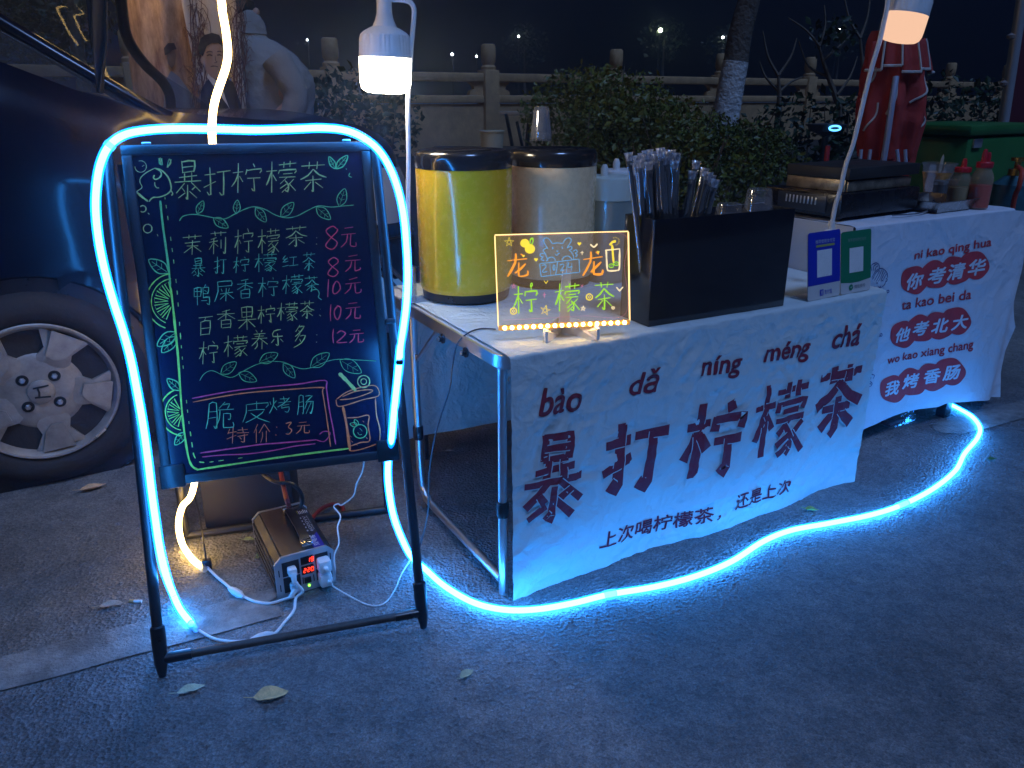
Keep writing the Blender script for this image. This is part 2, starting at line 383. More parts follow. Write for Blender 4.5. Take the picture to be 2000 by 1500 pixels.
# foliage
def leaf_mat(name, c, c2):
    m = mat(name, c, 0.5, spec=0.4); t = m.node_tree; b = t.nodes['Principled BSDF']
    tc = t.nodes.new('ShaderNodeTexCoord'); n = t.nodes.new('ShaderNodeTexNoise'); n.inputs['Scale'].default_value = 5; n.inputs['Detail'].default_value = 6
    r = t.nodes.new('ShaderNodeValToRGB'); r.color_ramp.elements[0].position = 0.35; r.color_ramp.elements[0].color = (*c, 1)
    r.color_ramp.elements[1].position = 0.65; r.color_ramp.elements[1].color = (*c2, 1)
    t.links.new(tc.outputs['Object'], n.inputs['Vector']); t.links.new(n.outputs[0], r.inputs[0]); t.links.new(r.outputs[0], b.inputs['Base Color'])
    return m
M['leaf'] = leaf_mat('hedge_leaf', (0.05, 0.07, 0.012), (0.13, 0.14, 0.018)); M['leafd'] = leaf_mat('dark_leaf', (0.012, 0.026, 0.010), (0.026, 0.05, 0.018))
M['bark'] = mat('bark', (0.11, 0.09, 0.07), 0.9, var=(20, 0.35), bump=[(40, 0.015), (9, 0.02)])
M['twig'] = mat('twig', (0.13, 0.10, 0.07), 0.85)
def leaves(mb, c, rad, n, size, rnd, shell=0.55):
    for _ in range(n):
        while True:
            p = V((rnd.uniform(-1, 1), rnd.uniform(-1, 1), rnd.uniform(-1, 1)))
            if p.length <= 1 and p.length > rnd.random() * shell: break
        q = V((p.x * rad[0], p.y * rad[1], p.z * rad[2])) + V(c)
        k = 0.78 + 0.55 * noise.noise(q * 3.3) + 0.25 * noise.noise(q * 9)
        if k < 0.62 and p.length > 0.45: continue
        q = V(c) + (q - V(c)) * (0.82 + 0.3 * k)
        if q.z < 0.03: q.z = 0.03 + rnd.random() * 0.1
        a = V((rnd.gauss(0, 1), rnd.gauss(0, 1), rnd.gauss(0, 0.7) + 0.3)).normalized(); s = size * rnd.choice([.55, .8, 1.0, 1.0, 1.5]) * rnd.uniform(0.8, 1.2)
        b_ = a.cross(V((rnd.gauss(0, 1), rnd.gauss(0, 1), rnd.gauss(0, 1)))).normalized(); nn = a.cross(b_)
        mb.add([q, q + a * s * 0.5 + b_ * s * 0.28 + nn * s * 0.06, q + a * s, q + a * s * 0.5 - b_ * s * 0.28 + nn * s * 0.06], [(0, 1, 2, 3)])
def shrub(name, label, cat, blobs, mt, size, seed, base, twigs=26, group=None):
    rnd = random.Random(seed); t = thing(name, label, cat, base, group)
    mb = MB(); mb.sm = False
    for c, rad, n in blobs: leaves(mb, c, rad, n, size, rnd)
    mb.build('foliage', mt, t, smooth=False)
    tw = MB()
    for _ in range(twigs):
        c, rad, n = blobs[rnd.randrange(len(blobs))]
        e = V(c) + V((rnd.uniform(-1, 1) * rad[0], rnd.uniform(-1, 1) * rad[1], rnd.uniform(-0.3, 1) * rad[2])) * 1.12
        s = V((c[0] + rnd.uniform(-0.3, 0.3) * rad[0], c[1] + rnd.uniform(-.3, .3) * rad[1], base.z)); m_ = s.lerp(e, 0.5) + V((rnd.uniform(-.08, .08), rnd.uniform(-.08, .08), 0.08))
        tw.tube(cr([s, m_, e], 4), [0.009 * (1 - i / 9) + 0.0015 for i in range(9)], 5)
    tw.build('branch', M['twig'], t)
    return t
def bl(px, py, f, rx, ry, rz, n): p = af(px, py, f); return ((p.x, p.y, p.z), (rx, ry, rz), n)
hb = [bl(1130, 245, 4.2, .30, .32, .27, 2600), bl(1215, 235, 4.3, .30, .34, .25, 2600), bl(1300, 290, 4.1, .34, .34, .24, 2600), bl(1180, 330, 4.0, .36, .36, .3, 2200),
      bl(1390, 300, 4.3, .30, .3, .2, 2200), bl(1330, 370, 4.0, .42, .35, .3, 2300), bl(1465, 300, 4.5, .24, .26, .15, 1300), bl(1460, 380, 4.2, .34, .3, .28, 1600), bl(1235, 420, 4.0, .5, .35, .35, 1500)]
shrub('hedge_bush', 'large leafy green hedge bush behind the drink buckets and straws', 'bush', [(c, r, int(n * 1.7)) for c, r, n in hb], M['leaf'], 0.025, 3, V((af(1270, 300, 4.2).x, 4.2, 0.0)), 60)
shrub('dark_shrub', 'low dark shrub behind the folded red umbrella', 'shrub', [bl(1590, 290, 5.4, .5, .4, .34, 1300), bl(1690, 330, 5.2, .5, .4, .4, 1100)], M['leafd'], 0.05, 4, V((af(1640, 300, 5.3).x, 5.3, 0)), 16)
shrub('dark_shrub', 'dark shrub right of the folded umbrella above the green cooler box', 'shrub', [bl(1860, 260, 6.0, .55, .4, .4, 1200), bl(1960, 250, 6.3, .5, .4, .35, 900)], M['leafd'], 0.05, 5, V((af(1890, 280, 6.1).x, 6.1, 0)), 14)
shrub('dark_shrub', 'dark shrub between the parked car and the hanging white bulb', 'shrub', [bl(690, 235, 5.2, .42, .4, .3, 1400), bl(620, 260, 5.0, .4, .35, .3, 900)], M['leafd'], 0.045, 6, V((af(660, 260, 5.1).x, 5.1, 0)), 14)
# whitewashed trunk
tp = [(1408, 300), (1414, 250), (1424, 190), (1437, 120), (1447, 60), (1463, 0), (1476, -60)]
F = 5.7; pts = [af(a, b_, F) for a, b_ in tp]; base = V((pts[0].x - 0.03, F, 0.30))
t = thing('street_tree', 'tree trunk with whitewashed foot rising behind the hedge', 'tree', base)
mb = MB(); up = cr([pts[3], pts[4], pts[5], pts[6], pts[6] + V((0.08, 0.05, 0.8)), pts[6] + V((0.1, 0.1, 1.6))], 5)
mb.tube(up, [0.084 - 0.028 * i / len(up) for i in range(len(up))], 16); mb.build('trunk', M['bark'], t)
mb = MB(); lo = cr([base - V((0, 0, 0.3)), pts[0], pts[1], pts[2], pts[3]], 6); mb.tube(lo, [0.105 - 0.019 * i / (len(lo) - 1) for i in range(len(lo))], 16)
mb.build('whitewashed_trunk', mat('limewash', (0.52, 0.52, 0.50), 0.9, var=(14, 0.3), bump=[(40, 0.015), (9, 0.02)]), t)
mb = MB(); rnd = random.Random(9); top = up[-1]; lm = MB(); lm_ends = []
for i in range(7):
    a = i * 0.9; e = top + V((math.cos(a) * 0.9, math.sin(a) * 0.9, 0.5 + 0.3 * (i % 3))); lm.tube(cr([top - V((0, 0, .25)), top.lerp(e, .5) + V((0, 0, .15)), e], 4), [0.035 * (1 - k / 10) for k in range(9)], 6); lm_ends.append(e)
lm.build('limb', M['bark'], t)
mb.sm = False
for e in lm_ends: leaves(mb, e, (0.6, 0.6, 0.45), 260, 0.09, rnd)
mb.build('crown', M['leafd'], t, smooth=False)
# bare saplings
def sapling(label, trunk, br, F, seed, leafc=None):
    P = [af(a, b_, F) for a, b_ in trunk]; b0 = V((P[0].x, F, 0.35)); t = thing('bare_sapling', label, 'sapling', b0)
    mb = MB(); ps = cr([b0] + P, 6); mb.tube(ps, [0.032 * (1 - 0.8 * i / len(ps)) for i in range(len(ps))], 7); mb.build('trunk', M['twig'], t)
    mb = MB()
    for b_ in br:
        ps = cr([af(x, y, F + 0.05 * k) for k, (x, y) in enumerate(b_)], 5); mb.tube(ps, [0.013 * (1 - 0.75 * i / len(ps)) for i in range(len(ps))], 5)
    mb.build('branch', M['twig'], t)
    if leafc:
        mb = MB(); mb.sm = False; rnd = random.Random(seed)
        for x, y, r, n in leafc: leaves(mb, af(x, y, F), (r, r, r * 0.7), n, 0.06, rnd)
        mb.build('crown', M['leafd'], t, smooth=False)
sapling('bare thin sapling with crooked stem between the trunk and the umbrella', [(1640, 230), (1632, 190), (1618, 150), (1607, 118), (1600, 90)], [[(1618, 150), (1580, 130), (1560, 80)], [(1607, 118), (1640, 90), (1660, 70)], [(1600, 90), (1575, 60), (1540, 35)], [(1600, 90), (1612, 50), (1610, 10)], [(1632, 190), (1660, 150), (1675, 110)]], 6.2, 1, [(1625, 70, .2, 90)])
sapling('bare forked sapling just left of the folded umbrella', [(1690, 240), (1688, 180), (1684, 120), (1680, 75)], [[(1680, 75), (1660, 40), (1648, -10)], [(1680, 75), (1695, 30), (1700, -20)], [(1684, 120), (1705, 90), (1722, 40)]], 6.3, 2)
sapling('twiggy leafless shrub right of the whitewashed trunk', [(1520, 230), (1522, 180), (1520, 148)], [[(1520, 148), (1500, 110), (1490, 60)], [(1520, 148), (1545, 110), (1556, 75)], [(1522, 180), (1545, 160), (1570, 150)], [(1522, 180), (1495, 150), (1484, 120)]], 6.0, 3)
# dark tree, top left
t = thing('dark_tree', 'dark leafy tree rising behind the windscreen of the parked car', 'tree', V((af(150, 60, 8).x, 8.0, 0.4)))
mb = MB(); mb.tube(cr([V((af(146, 100, 8).x, 8, 0.4)), af(147, 60, 8), af(143, 0, 8), af(140, -60, 8)], 5), [0.07 - .002 * i for i in range(16)], 10); mb.build('trunk', M['bark'], t)
mb = MB(); mb.sm = False; rnd = random.Random(12)
for x, y, r in ((90, 40, .55), (60, 80, .45), (120, 10, .5), (30, 30, .55), (110, 90, .35), (60, -20, .6)): leaves(mb, af(x, y, 8.2), (r, r, r * .8), 420, 0.075, rnd)
mb.build('crown', M['leafd'], t, smooth=False)
# far street lamps, each with the leaves of a tree close beside it
M['lamp'] = emis('lamp_head', (0.9, 1.0, 0.62), 26); M['lampw'] = emis('lamp_head_white', (0.95, 0.97, 1.0), 22); M['pole'] = mat('lamp_pole', (0.02, 0.02, 0.02), 0.6)
lamps = [(600, 78, 'lampw', .035, 0, 'far white street lamp seen beside the hooded person'), (883, 106, 'lampw', .05, 0, 'far street lamp, taller of the pair left of the second railing post'),
         (931, 110, 'lampw', .04, 0, 'far street lamp, lower of the pair beside the second railing post'), (1013, 71, 'lampw', .045, 130, 'far street lamp shining through leaves above the railing'),
         (1290, 59, 'lamp', .085, 150, 'brightest yellowish street lamp far beyond the railing'), (1412, 73, 'lampw', .05, 260, 'far street lamp behind leaves beside the tree trunk'), (1640, 57, 'lampw', .03, 120, 'faint far lamp among the sapling twigs')]
for x, y, mt, r, nl, lb in lamps:
    p = af(x, y, 34.0); t = thing('street_lamp', lb, 'street lamp', V((p.x, p.y, -0.5)), 'far street lamps beyond the river')
    mb = MB(); mb.tube([V((p.x, p.y + .1, -0.5)), V((p.x, p.y + .1, p.z + 0.1)), V((p.x, p.y, p.z + 0.12))], 0.03, 6); mb.build('pole', M['pole'], t)
    mb = MB(); mb.lathe([(0, -r), (r * .8, -r * .6), (r, 0), (r * .8, r * .6), (0, r)], p, 12); mb.build('lamp_head', M[mt], t)
    if nl:
        q = V((p.x + 0.25, p.y + 0.35, p.z - 0.35)); tt = thing('distant_tree', 'dim far tree caught in the light of the ' + lb.split('far')[-1].strip() if False else 'dim leafy treetop beside the ' + {1013: 'lamp above the railing', 1290: 'brightest yellowish lamp', 1412: 'lamp by the tree trunk', 1640: 'faint lamp among the twigs'}[x], 'tree', V((q.x, q.y, -0.5)), 'far treetops lit by street lamps')
        mb = MB(); mb.sm = False; leaves(mb, q, (.9, .6, .8), nl * 4, 0.15, random.Random(x)); mb.build('crown', M['leafd'], tt, smooth=False)
        mb = MB(); mb.tube([V((q.x, q.y, -0.5)), q], [0.1, 0.04], 7); mb.build('trunk', M['bark'], tt)

# loose grit on the asphalt
UPV = V((0, 0, 1)); rnd = random.Random(77); mb = MB(); mb.sm = False
for _ in range(520):
    f_ = rnd.uniform(.9, 4.2); p = V((rnd.uniform(-.75, .75) * f_, f_, 0)); r = rnd.choice([.0016, .002, .0026, .004]) * rnd.uniform(.7, 1.2)
    ax = V((rnd.gauss(0, 1), rnd.gauss(0, 1), rnd.gauss(0, 1))).normalized(); mb.lathe([(0, -r * .8), (r, -r * .2), (r * .8, r * .5), (0, r * .7)], p + UPV * r * .5, 5, ax)
tag(mb.build('grit', mat('grit', (.22, .21, .20), .8), smooth=False, org=(0, 0, 0)), 'scattered tiny stones and grit on the asphalt', None, None, 'stuff')

# ------------------------------------------------------------------ lettering
GC = {}
def glyph(s, bold=0.0, res=5):
    bold = 0.0
    """outline type turned into triangles, scaled so that its ink fills 0..1 x 0..1"""
    k = (s, bold)
    if k in GC: return GC[k]
    cu = bpy.data.curves.new('type', 'FONT'); cu.body = s; cu.offset = bold; cu.resolution_u = res; cu.fill_mode = 'FRONT' if cu.dimensions == '2D' else cu.fill_mode
    ob = bpy.data.objects.new('type', cu); col.objects.link(ob)
    dg = bpy.context.evaluated_depsgraph_get(); dg.update()
    me = bpy.data.meshes.new_from_object(ob.evaluated_get(dg))
    vs = [v.co.copy() for v in me.vertices]; fs = [tuple(p.vertices) for p in me.polygons]
    bpy.data.objects.remove(ob); bpy.data.curves.remove(cu); bpy.data.meshes.remove(me)
    x0 = min(v.x for v in vs); x1 = max(v.x for v in vs); y0 = min(v.y for v in vs); y1 = max(v.y for v in vs)
    GC[k] = ([V(((v.x - x0) / (x1 - x0), (v.y - y0) / max(1e-6, y1 - y0), 0)) for v in vs], fs, (x1 - x0) / max(1e-6, y1 - y0)); return GC[k]
def refine(vs, fs, scale, lim):
    bm = bmesh.new(); bv = [bm.verts.new((v.x * scale[0], v.y * scale[1], 0)) for v in vs]
    for f in fs:
        try: bm.faces.new([bv[i] for i in f])
        except ValueError: pass
    bmesh.ops.triangulate(bm, faces=bm.faces)
    for _ in range(5):
        es = [e for e in bm.edges if e.calc_length() > lim]
        if not es: break
        bmesh.ops.subdivide_edges(bm, edges=es, cuts=1); bmesh.ops.triangulate(bm, faces=[f for f in bm.faces if len(f.verts) > 3])
    bm.verts.index_update()
    r = [V((v.co.x / scale[0], v.co.y / scale[1], 0)) for v in bm.verts], [tuple(v.index for v in f.verts) for f in bm.faces]
    bm.free(); return r
def type_on(mb, s, quad, fn, bold=0.0, lim=None, lv=None):
    """quad = TL, TR, BR, BL in any 2-D coordinates; fn maps those to the place"""
    TL, TR, BR, BL = [V((*q, 0)) for q in quad]
    vs, fs, _ = glyph(s, bold)
    if lim: vs, fs = refine(vs, fs, ((TR - TL).length, (BL - TL).length), lim)
    qs = [lerp(lerp(BL, BR, v.x), lerp(TL, TR, v.x), v.y) for v in vs]
    mb.add([fn(q.x, q.y) for q in qs], fs)
    if bold and lv is not None:          # heavier weight: a rim laid along the outline
        cnt = {}
        for f in fs:
            for a, b_ in zip(f, f[1:] + f[:1]):
                k = (min(a, b_), max(a, b_)); cnt[k] = cnt.get(k, 0) + 1
        nx = {}
        for f in fs:
            for a, b_ in zip(f, f[1:] + f[:1]):
                if cnt[(min(a, b_), max(a, b_))] == 1: nx[a] = b_
        wd = bold * max((TR - TL).length / max(1, len(s)) if len(s) > 1 else (TR - TL).length, (BL - TL).length); n_ = 0
        while nx:
            st = next(iter(nx)); lp = [st]; c = nx.pop(st)
            while c != st and c in nx: lp.append(c); c = nx.pop(c)
            if len(lp) < 3: continue
            P = [qs[i] for i in lp]; m = len(P); A, B = [], []
            for i in range(m):
                t0 = P[i] - P[i - 1]; t1_ = P[(i + 1) % m] - P[i]; t0 = t0.normalized() if t0.length > 1e-9 else V((1, 0, 0)); t1_ = t1_.normalized() if t1_.length > 1e-9 else t0
                n1 = V((-t0.y, t0.x, 0)) + V((-t1_.y, t1_.x, 0)); n1 = n1.normalized() if n1.length > 1e-3 else V((-t0.y, t0.x, 0))
                A.append(P[i] + n1 * wd); B.append(P[i] - n1 * wd * .4)
            lf = lv * (1 + .22 * (n_ % 7)); n_ += 1
            mb.add([fn(q.x, q.y) + lf for q in A] + [fn(q.x, q.y) + lf for q in B], [(i, (i + 1) % m, m + (i + 1) % m, m + i) for i in range(m)])
            mb.add([fn(q.x, q.y) + lf for q in P] , [])

# ------------------------------------------------------------------ the two stall tables and their printed cloths
Z1 = 0.60; UP = V((0, 0, 1))
FL, FR = at(985, 700, Z1), at(1728, 568, Z1); L1 = (FR - FL).length; EX = (FR - FL).normalized(); GY = V((-EX.y, EX.x, 0)); FN = -GY; D1 = 0.72
def t1(u, g, z=0.0): return FL + EX * u + GY * g + UP * z
def fold1(u, v):
    a = 0.011 * math.sin(u * 8.5 + 0.7 + v * 2) * min(1, v / .5) + 0.012 * math.sin(u * 19 + 2 + v) * max(0, v - .25) + 0.008 * noise.noise(V((u * 5 + 3, v * 3.2, 0.3))) * (0.25 + v)
    d = noise.noise(V(((u + v * .7) * 19, (v - u * .5) * 7, 4.2))); a += 0.0048 * (1 - abs(d) * 2.2) * (0.5 + 0.8 * abs(noise.noise(V((u * 3, v * 3, 9)))))
    d2 = noise.noise(V(((u - v * .6) * 9, (v + u * .4) * 24, 8.2))); a += 0.0032 * (1 - abs(d2) * 2.0)
    return a + 0.0016 * noise.noise(V((u * 45, v * 45, 1)))
def skirt1(u, v, lift=0.0): return FL + EX * u + FN * (fold1(u, max(v, 0)) * min(1, max(0, v) / .05) + 0.004 + lift) - UP * v
def uv1(px, py): p = onp(px, py, FL, FN); return (p - FL).dot(EX), Z1 - p.z
bot1 = [uv1(*p) for p in ((985, 1168), (1040, 1160), (1110, 1140), (1180, 1108), (1300, 1075), (1400, 1045), (1500, 1006), (1570, 985), (1640, 957))]
def interp(tab, x):
    if x <= tab[0][0]: return tab[0][1]
    for (a, b_), (c, d) in zip(tab, tab[1:]):
        if x <= c: return lerp(b_, d, (x - a) / (c - a + 1e-9))
    return tab[-1][1]
t = thing('folding_table', 'aluminium edged folding table carrying the drink buckets', 'table', t1(L1 / 2, D1 / 2, -Z1))
def rounded(u0, u1, g0, g1, r, z, n=6):
    pts = []
    for (cu_, cg, a0) in ((u0 + r, g0 + r, 180), (u1 - r, g0 + r, 270), (u1 - r, g1 - r, 0), (u0 + r, g1 - r, 90)):
        for i in range(n + 1):
            a = R(a0 + 90 * i / n); pts.append(t1(cu_ + r * math.cos(a), cg + r * math.sin(a), z))
    return pts
mb = MB(); mb.prism(rounded(0, L1 - .004, 0.004, D1, 0.045, -0.026), UP * 0.0225); mb.build('tabletop', mat('table_board', (0.6, 0.6, 0.58), 0.5), t)
mb = MB(); ro = rounded(-0.004, L1, 0.0, D1 + 0.004, 0.05, -0.030); ri = rounded(0.003, L1 - 0.006, 0.006, D1 - 0.004, 0.044, -0.030); n_ = len(ro)
h_ = 0.028; vs = ro + ri + [p + UP * h_ for p in ro] + [p + UP * h_ for p in ri]; fs = []
for i in range(n_):
    j = (i + 1) % n_
    fs += [(i, j, n_ * 2 + j, n_ * 2 + i), (n_ * 2 + i, n_ * 2 + j, n_ * 3 + j, n_ * 3 + i), (n_ * 3 + i, n_ * 3 + j, n_ + j, n_ + i), (n_ + i, n_ + j, j, i)]
mb.add(vs, fs); mb.build('edge_band', M['alu'], t)
def uleg(u, name='leg'):
    a = t1(u, 0.025, -0.03); b_ = t1(u, 0.52, -0.03); zf = -Z1 + 0.035
    mb = MB(); mb.tube([a, t1(u, 0.025, -Z1)], 0.0105, 14); mb.build('leg', M['alu'], t)
    mb = MB(); mb.tube(cr([b_, t1(u, 0.52, -0.3), t1(u, 0.515, zf + 0.06), t1(u, 0.49, zf + 0.015), t1(u, 0.44, zf), t1(u, 0.2, zf), t1(u, 0.036, zf)], 6), 0.0105, 14); mb.build('leg', M['alu'], t)
    for g_ in (0.025, 0.52): mb = MB(); mb.lathe([(0.0125, -0.02), (0.0145, -0.016), (0.0145, 0.016), (0.0125, 0.02)], t1(u, g_, -Z1 * 0.62), 16); mb.build('leg_clamp', M['blk'], t)
    mb = MB(); mb.obox(t1(u - .004, 0.50, -0.15), EX * 0.008, GY * 0.012, UP * 0.012); mb.tube([t1(u, 0.5, -0.15), t1(u, 0.36, -0.032)], 0.006, 6); mb.build('brace', M['alu'], t)
uleg(-0.004 + 0.012); uleg(L1 - 0.05)
for px, py in ((866, 661), (911, 688)):
    p = onp(px, py, t1(-0.004, 0, 0), -EX); mb = MB()
    mb.lathe([(0.012, 0), (0.012, 0.004), (0.007, 0.004), (0.007, 0.012), (0.0, 0.012)], p, 14, -EX); k_ = mb.build('knob', M['blk'], t)
    mb = MB(); mb.lathe([(0.0046, 0.0125), (0.0046, 0.015), (0, 0.015)], p, 12, -EX); mb.build('bolt', M['alu'], k_)
# cloth of the near table: top, front drop and back drop in one sheet
RR = 0.007
def sheet1(u_, s):
    Hn = 0.56
    u = lerp(0.012, L1 + 0.004 + 0.008 * noise.noise(V((s * 7, 3, 1))), u_)
    if s < 0.34:                               # top, from the back edge to the front
        g = lerp(D1 + 0.006, RR, s / 0.34); e_ = max(0, 0.03 - g) * 0
        uu = u + (0.03 * (1 - u_) if g > D1 - 0.1 else 0)
        return t1(uu, g, 0.0012 + 0.0022 * noise.noise(V((u * 7, g * 6, 2))) ** 2 + 0.0016 * (1 - abs(noise.noise(V((u * 9 + g * 5, g * 4, 7))) * 2)))
    if s < 0.40:
        a = (s - 0.34) / 0.06 * math.pi / 2; return t1(u, RR - (RR + 0.004) * math.sin(a), -RR * (1 - math.cos(a)) + 0.001)
    v = RR + (interp(bot1, u) - RR) * (s - 0.40) / 0.60
    return skirt1(u, v)
mb = MB(); mb.grid(sheet1, 190, 210)
mb.grid(lambda a, b_: t1(lerp(0.035, L1 + .004, a), D1 + 0.008 + 0.012 * noise.noise(V((a * 5, b_ * 3, 5))) * b_ + 0.004 * math.sin(a * 30) * b_, 0.001 - b_ * (0.49 + 0.02 * a)), 90, 30)
c1 = tag(mb.build('tablecloth', M['cloth']), 'cream tablecloth printed with large maroon characters and pinyin', 'tablecloth')
BIG = []
mb = MB(); fs1 = lambda px, py: skirt1(*uv1(px, py), 0.0014)
Q = lambda *p: [(950 + x / 2.5, 600 + y / 2.5) for x, y in p]
for ch, q in (('暴', Q((205, 640), (478, 598), (462, 1010), (132, 1062))), ('打', Q((580, 572), (897, 540), (850, 885), (548, 930))), ('柠', Q((990, 480), (1262, 445), (1210, 795), (938, 838))),
              ('檬', Q((1310, 392), (1572, 345), (1520, 690), (1272, 732))), ('茶', Q((1618, 300), (1852, 268), (1800, 600), (1572, 642)))): BIG.append((ch, q))
for w_, q in (('bào', Q((256, 392), (455, 372), (444, 497), (240, 525))), ('dǎ', Q((695, 312), (828, 287), (815, 408), (682, 427))), ('níng', Q((1040, 240), (1225, 218), (1212, 335), (1028, 362))),
              ('méng', Q((1342, 176), (1562, 148), (1550, 258), (1330, 290))), ('chá', Q((1685, 98), (1815, 70), (1805, 180), (1672, 202)))): type_on(mb, w_, [(q[0][0] + 7, q[0][1]), (q[1][0] + 7, q[1][1]), q[2], q[3]], fs1, 0.022, 5, FN * .0002)
for w_, q in (('上次喝柠檬茶', Q((560, 1100), (1090, 958), (1083, 1030), (545, 1178))), ('，', Q((1105, 1000), (1120, 997), (1112, 1020), (1098, 1024))), ('还是上次', Q((1200, 905), (1470, 825), (1460, 893), (1190, 978)))): type_on(mb, w_, q, fs1, 0.016, 5, FN * .0002)
mb.build('lettering', M['ink'], c1, smooth=True)

Z2 = 0.757
A2 = at(1645, 447, Z2) + EX * 0.055; L2 = (at(1999, 410, Z2) - A2).dot(EX); A2 = A2 - GY * 0.0; D2 = 0.52
def t2(u, g, z=0.0): return A2 + EX * u + GY * g + UP * z
def fold2(u, v):
    a = 0.010 * math.sin(u * 7 + 2.2) * min(1, v / .4) + 0.010 * noise.noise(V((u * 4 + 7, v * 2.5, 3.3))) * (0.2 + v) + 0.002 * noise.noise(V((u * 22, v * 14, 5)))
    r_ = min(1.0, max(0, u - .80) / .2); a += -0.02 * r_ * r_ * min(1, v / .25) + 0.013 * math.sin(u * 42 + v * 3) * r_ * min(1, v / .3)
    return a
def skirt2(u, v, lift=0.0): return A2 + EX * u + FN * (fold2(u, v) * min(1, v / .05) + 0.004 + lift) - UP * v
def uv2(px, py): p = onp(px, py, A2, FN); return (p - A2).dot(EX), Z2 - p.z
bot2 = [uv2(*p) for p in ((1640, 858), (1665, 848), (1713, 829), (1745, 815), (1777, 804), (1833, 793), (1850, 784), (1880, 781), (1915, 779), (1955, 776))]
rgt2 = sorted([(v, u) for u, v in (uv2(*p) for p in ((1999, 412), (1995, 560), (1990, 640), (1972, 690), (1962, 730), (1955, 778)))])
t = thing('folding_table', 'black legged taller table behind, carrying the sausage grill', 'table', t2(L2 / 2, D2 / 2, -Z2))
mb = MB(); mb.obox(t2(0.004, 0.006, -0.03), EX * (L2 - 0.01), GY * (D2 - 0.012), UP * 0.028, 0.003); mb.build('tabletop', mat('dark_board', (0.05, 0.05, 0.05), 0.5), t)
for u, g in ((L2 - 0.115, 0.022), (L2 - 0.115, D2 - 0.06), (0.05, 0.06), (0.05, D2 - 0.06)):
    mb = MB(); mb.obox(t2(u, g, -Z2), EX * 0.036, GY * 0.036, UP * (Z2 - 0.03), 0.003); mb.build('leg', M['blk'], t)
def sheet2(a, s):
    if s < 0.3: g = lerp(D2 + 0.005, 0.006, s / 0.3); u = a * L2; return t2(u, g, 0.0015 + 0.002 * (1 - abs(noise.noise(V((u * 8 + g * 5, g * 6, 7))) * 2)))
    if s < 0.36: q = (s - 0.3) / 0.06 * math.pi / 2; return t2(a * L2, 0.006 - 0.01 * math.sin(q), 0.0015 - 0.006 * (1 - math.cos(q)))
    v0 = 0.006 + (interp(bot2, a * 1.02) - 0.006) * (s - 0.36) / 0.64
    return skirt2(a * interp(rgt2, v0), v0)
mb = MB(); mb.grid(sheet2, 150, 170)
mb.grid(lambda a, b_: t2(-0.006 - 0.010 * b_ * (1 + noise.noise(V((a * 6, b_ * 2, 3)))), lerp(0.0, D2, a), 0.0015 - b_ * 0.40), 40, 20)
c2 = tag(mb.build('tablecloth', M['cloth2']), 'bluish white tablecloth with red cloud shaped badges of characters', 'tablecloth')
fs2 = lambda l: (lambda px, py: skirt2(*uv2(px, py), l))
P2 = lambda x, y: (1550 + x / 3.571, 430 + y / 3.571)
def lobes(cs, r, sq=1.0):
    cs = [V((*c, 0)) for c in cs]; up_, lo_ = [], []
    ax = (cs[-1] - cs[0]).normalized(); ay = V((-ax.y, ax.x, 0)); a0_ = math.atan2(ax.y, ax.x)
    for i, c in enumerate(cs):
        for k in range(64):
            a = 2 * math.pi * k / 64; wob = 1 + 0.03 * math.sin(a * 5 + i * 2)
            p = c + V((math.cos(a + a0_), math.sin(a + a0_), 0)) * r * wob
            if any((p - d).length < r * 0.99 for j, d in enumerate(cs) if j != i): continue
            (up_ if (p - cs[0]).dot(ay) - (c - cs[0]).dot(ay) > 0 else lo_).append(((i, (p - c).dot(ax)), p))
    up_.sort(key=lambda q: q[0]); lo_.sort(key=lambda q: q[0], reverse=True)
    return [p for _, p in up_] + [p for _, p in lo_]
mb = MB(); wpr = mat('white_print', (0.74, 0.76, 0.8), 0.8)
for cs, r, chars, gs, h in (([(842, 418), (985, 378), (1120, 348), (1248, 312)], 98, '你考清华', [(842, 425), (995, 385), (1125, 355), (1262, 325)], 112),
                            ([(775, 800), (895, 757), (1012, 735), (1124, 700)], 95, '他考北大', [(770, 800), (895, 757), (1020, 735), (1148, 708)], 100),
                            ([(706, 1182), (835, 1132), (965, 1095), (1078, 1052)], 95, '我烤香肠', [(700, 1175), (830, 1125), (965, 1088), (1088, 1058)], 98)):
    pl = lobes(cs, r); bm_ = [V((p.x, p.y, 0)) for p in pl]
    vs, fs = refine(bm_, [tuple(range(len(bm_)))], (1, 1), 14)
    mb.add([fs2(0.0014)(*P2(v.x, v.y)) for v in vs], fs)
    mb.build('badge', M['redink'], c2, smooth=True); mb = MB(); wm = MB()
    for ch, (x, y) in zip(chars, gs):
        w_ = h * 0.98; k = 0.12 * h; s_ = 0.16 * h
        type_on(wm, ch, [P2(x - w_ / 2 + k, y - h / 2 + s_ * .6), P2(x + w_ / 2 + k, y - h / 2 - s_ * .6), P2(x + w_ / 2 - k, y + h / 2 - s_ * .6), P2(x - w_ / 2 - k, y + h / 2 + s_ * .6)], fs2(0.0024), 0.030, 5, FN * .0002)
    wm.build('badge_lettering', wpr, c2, smooth=True)

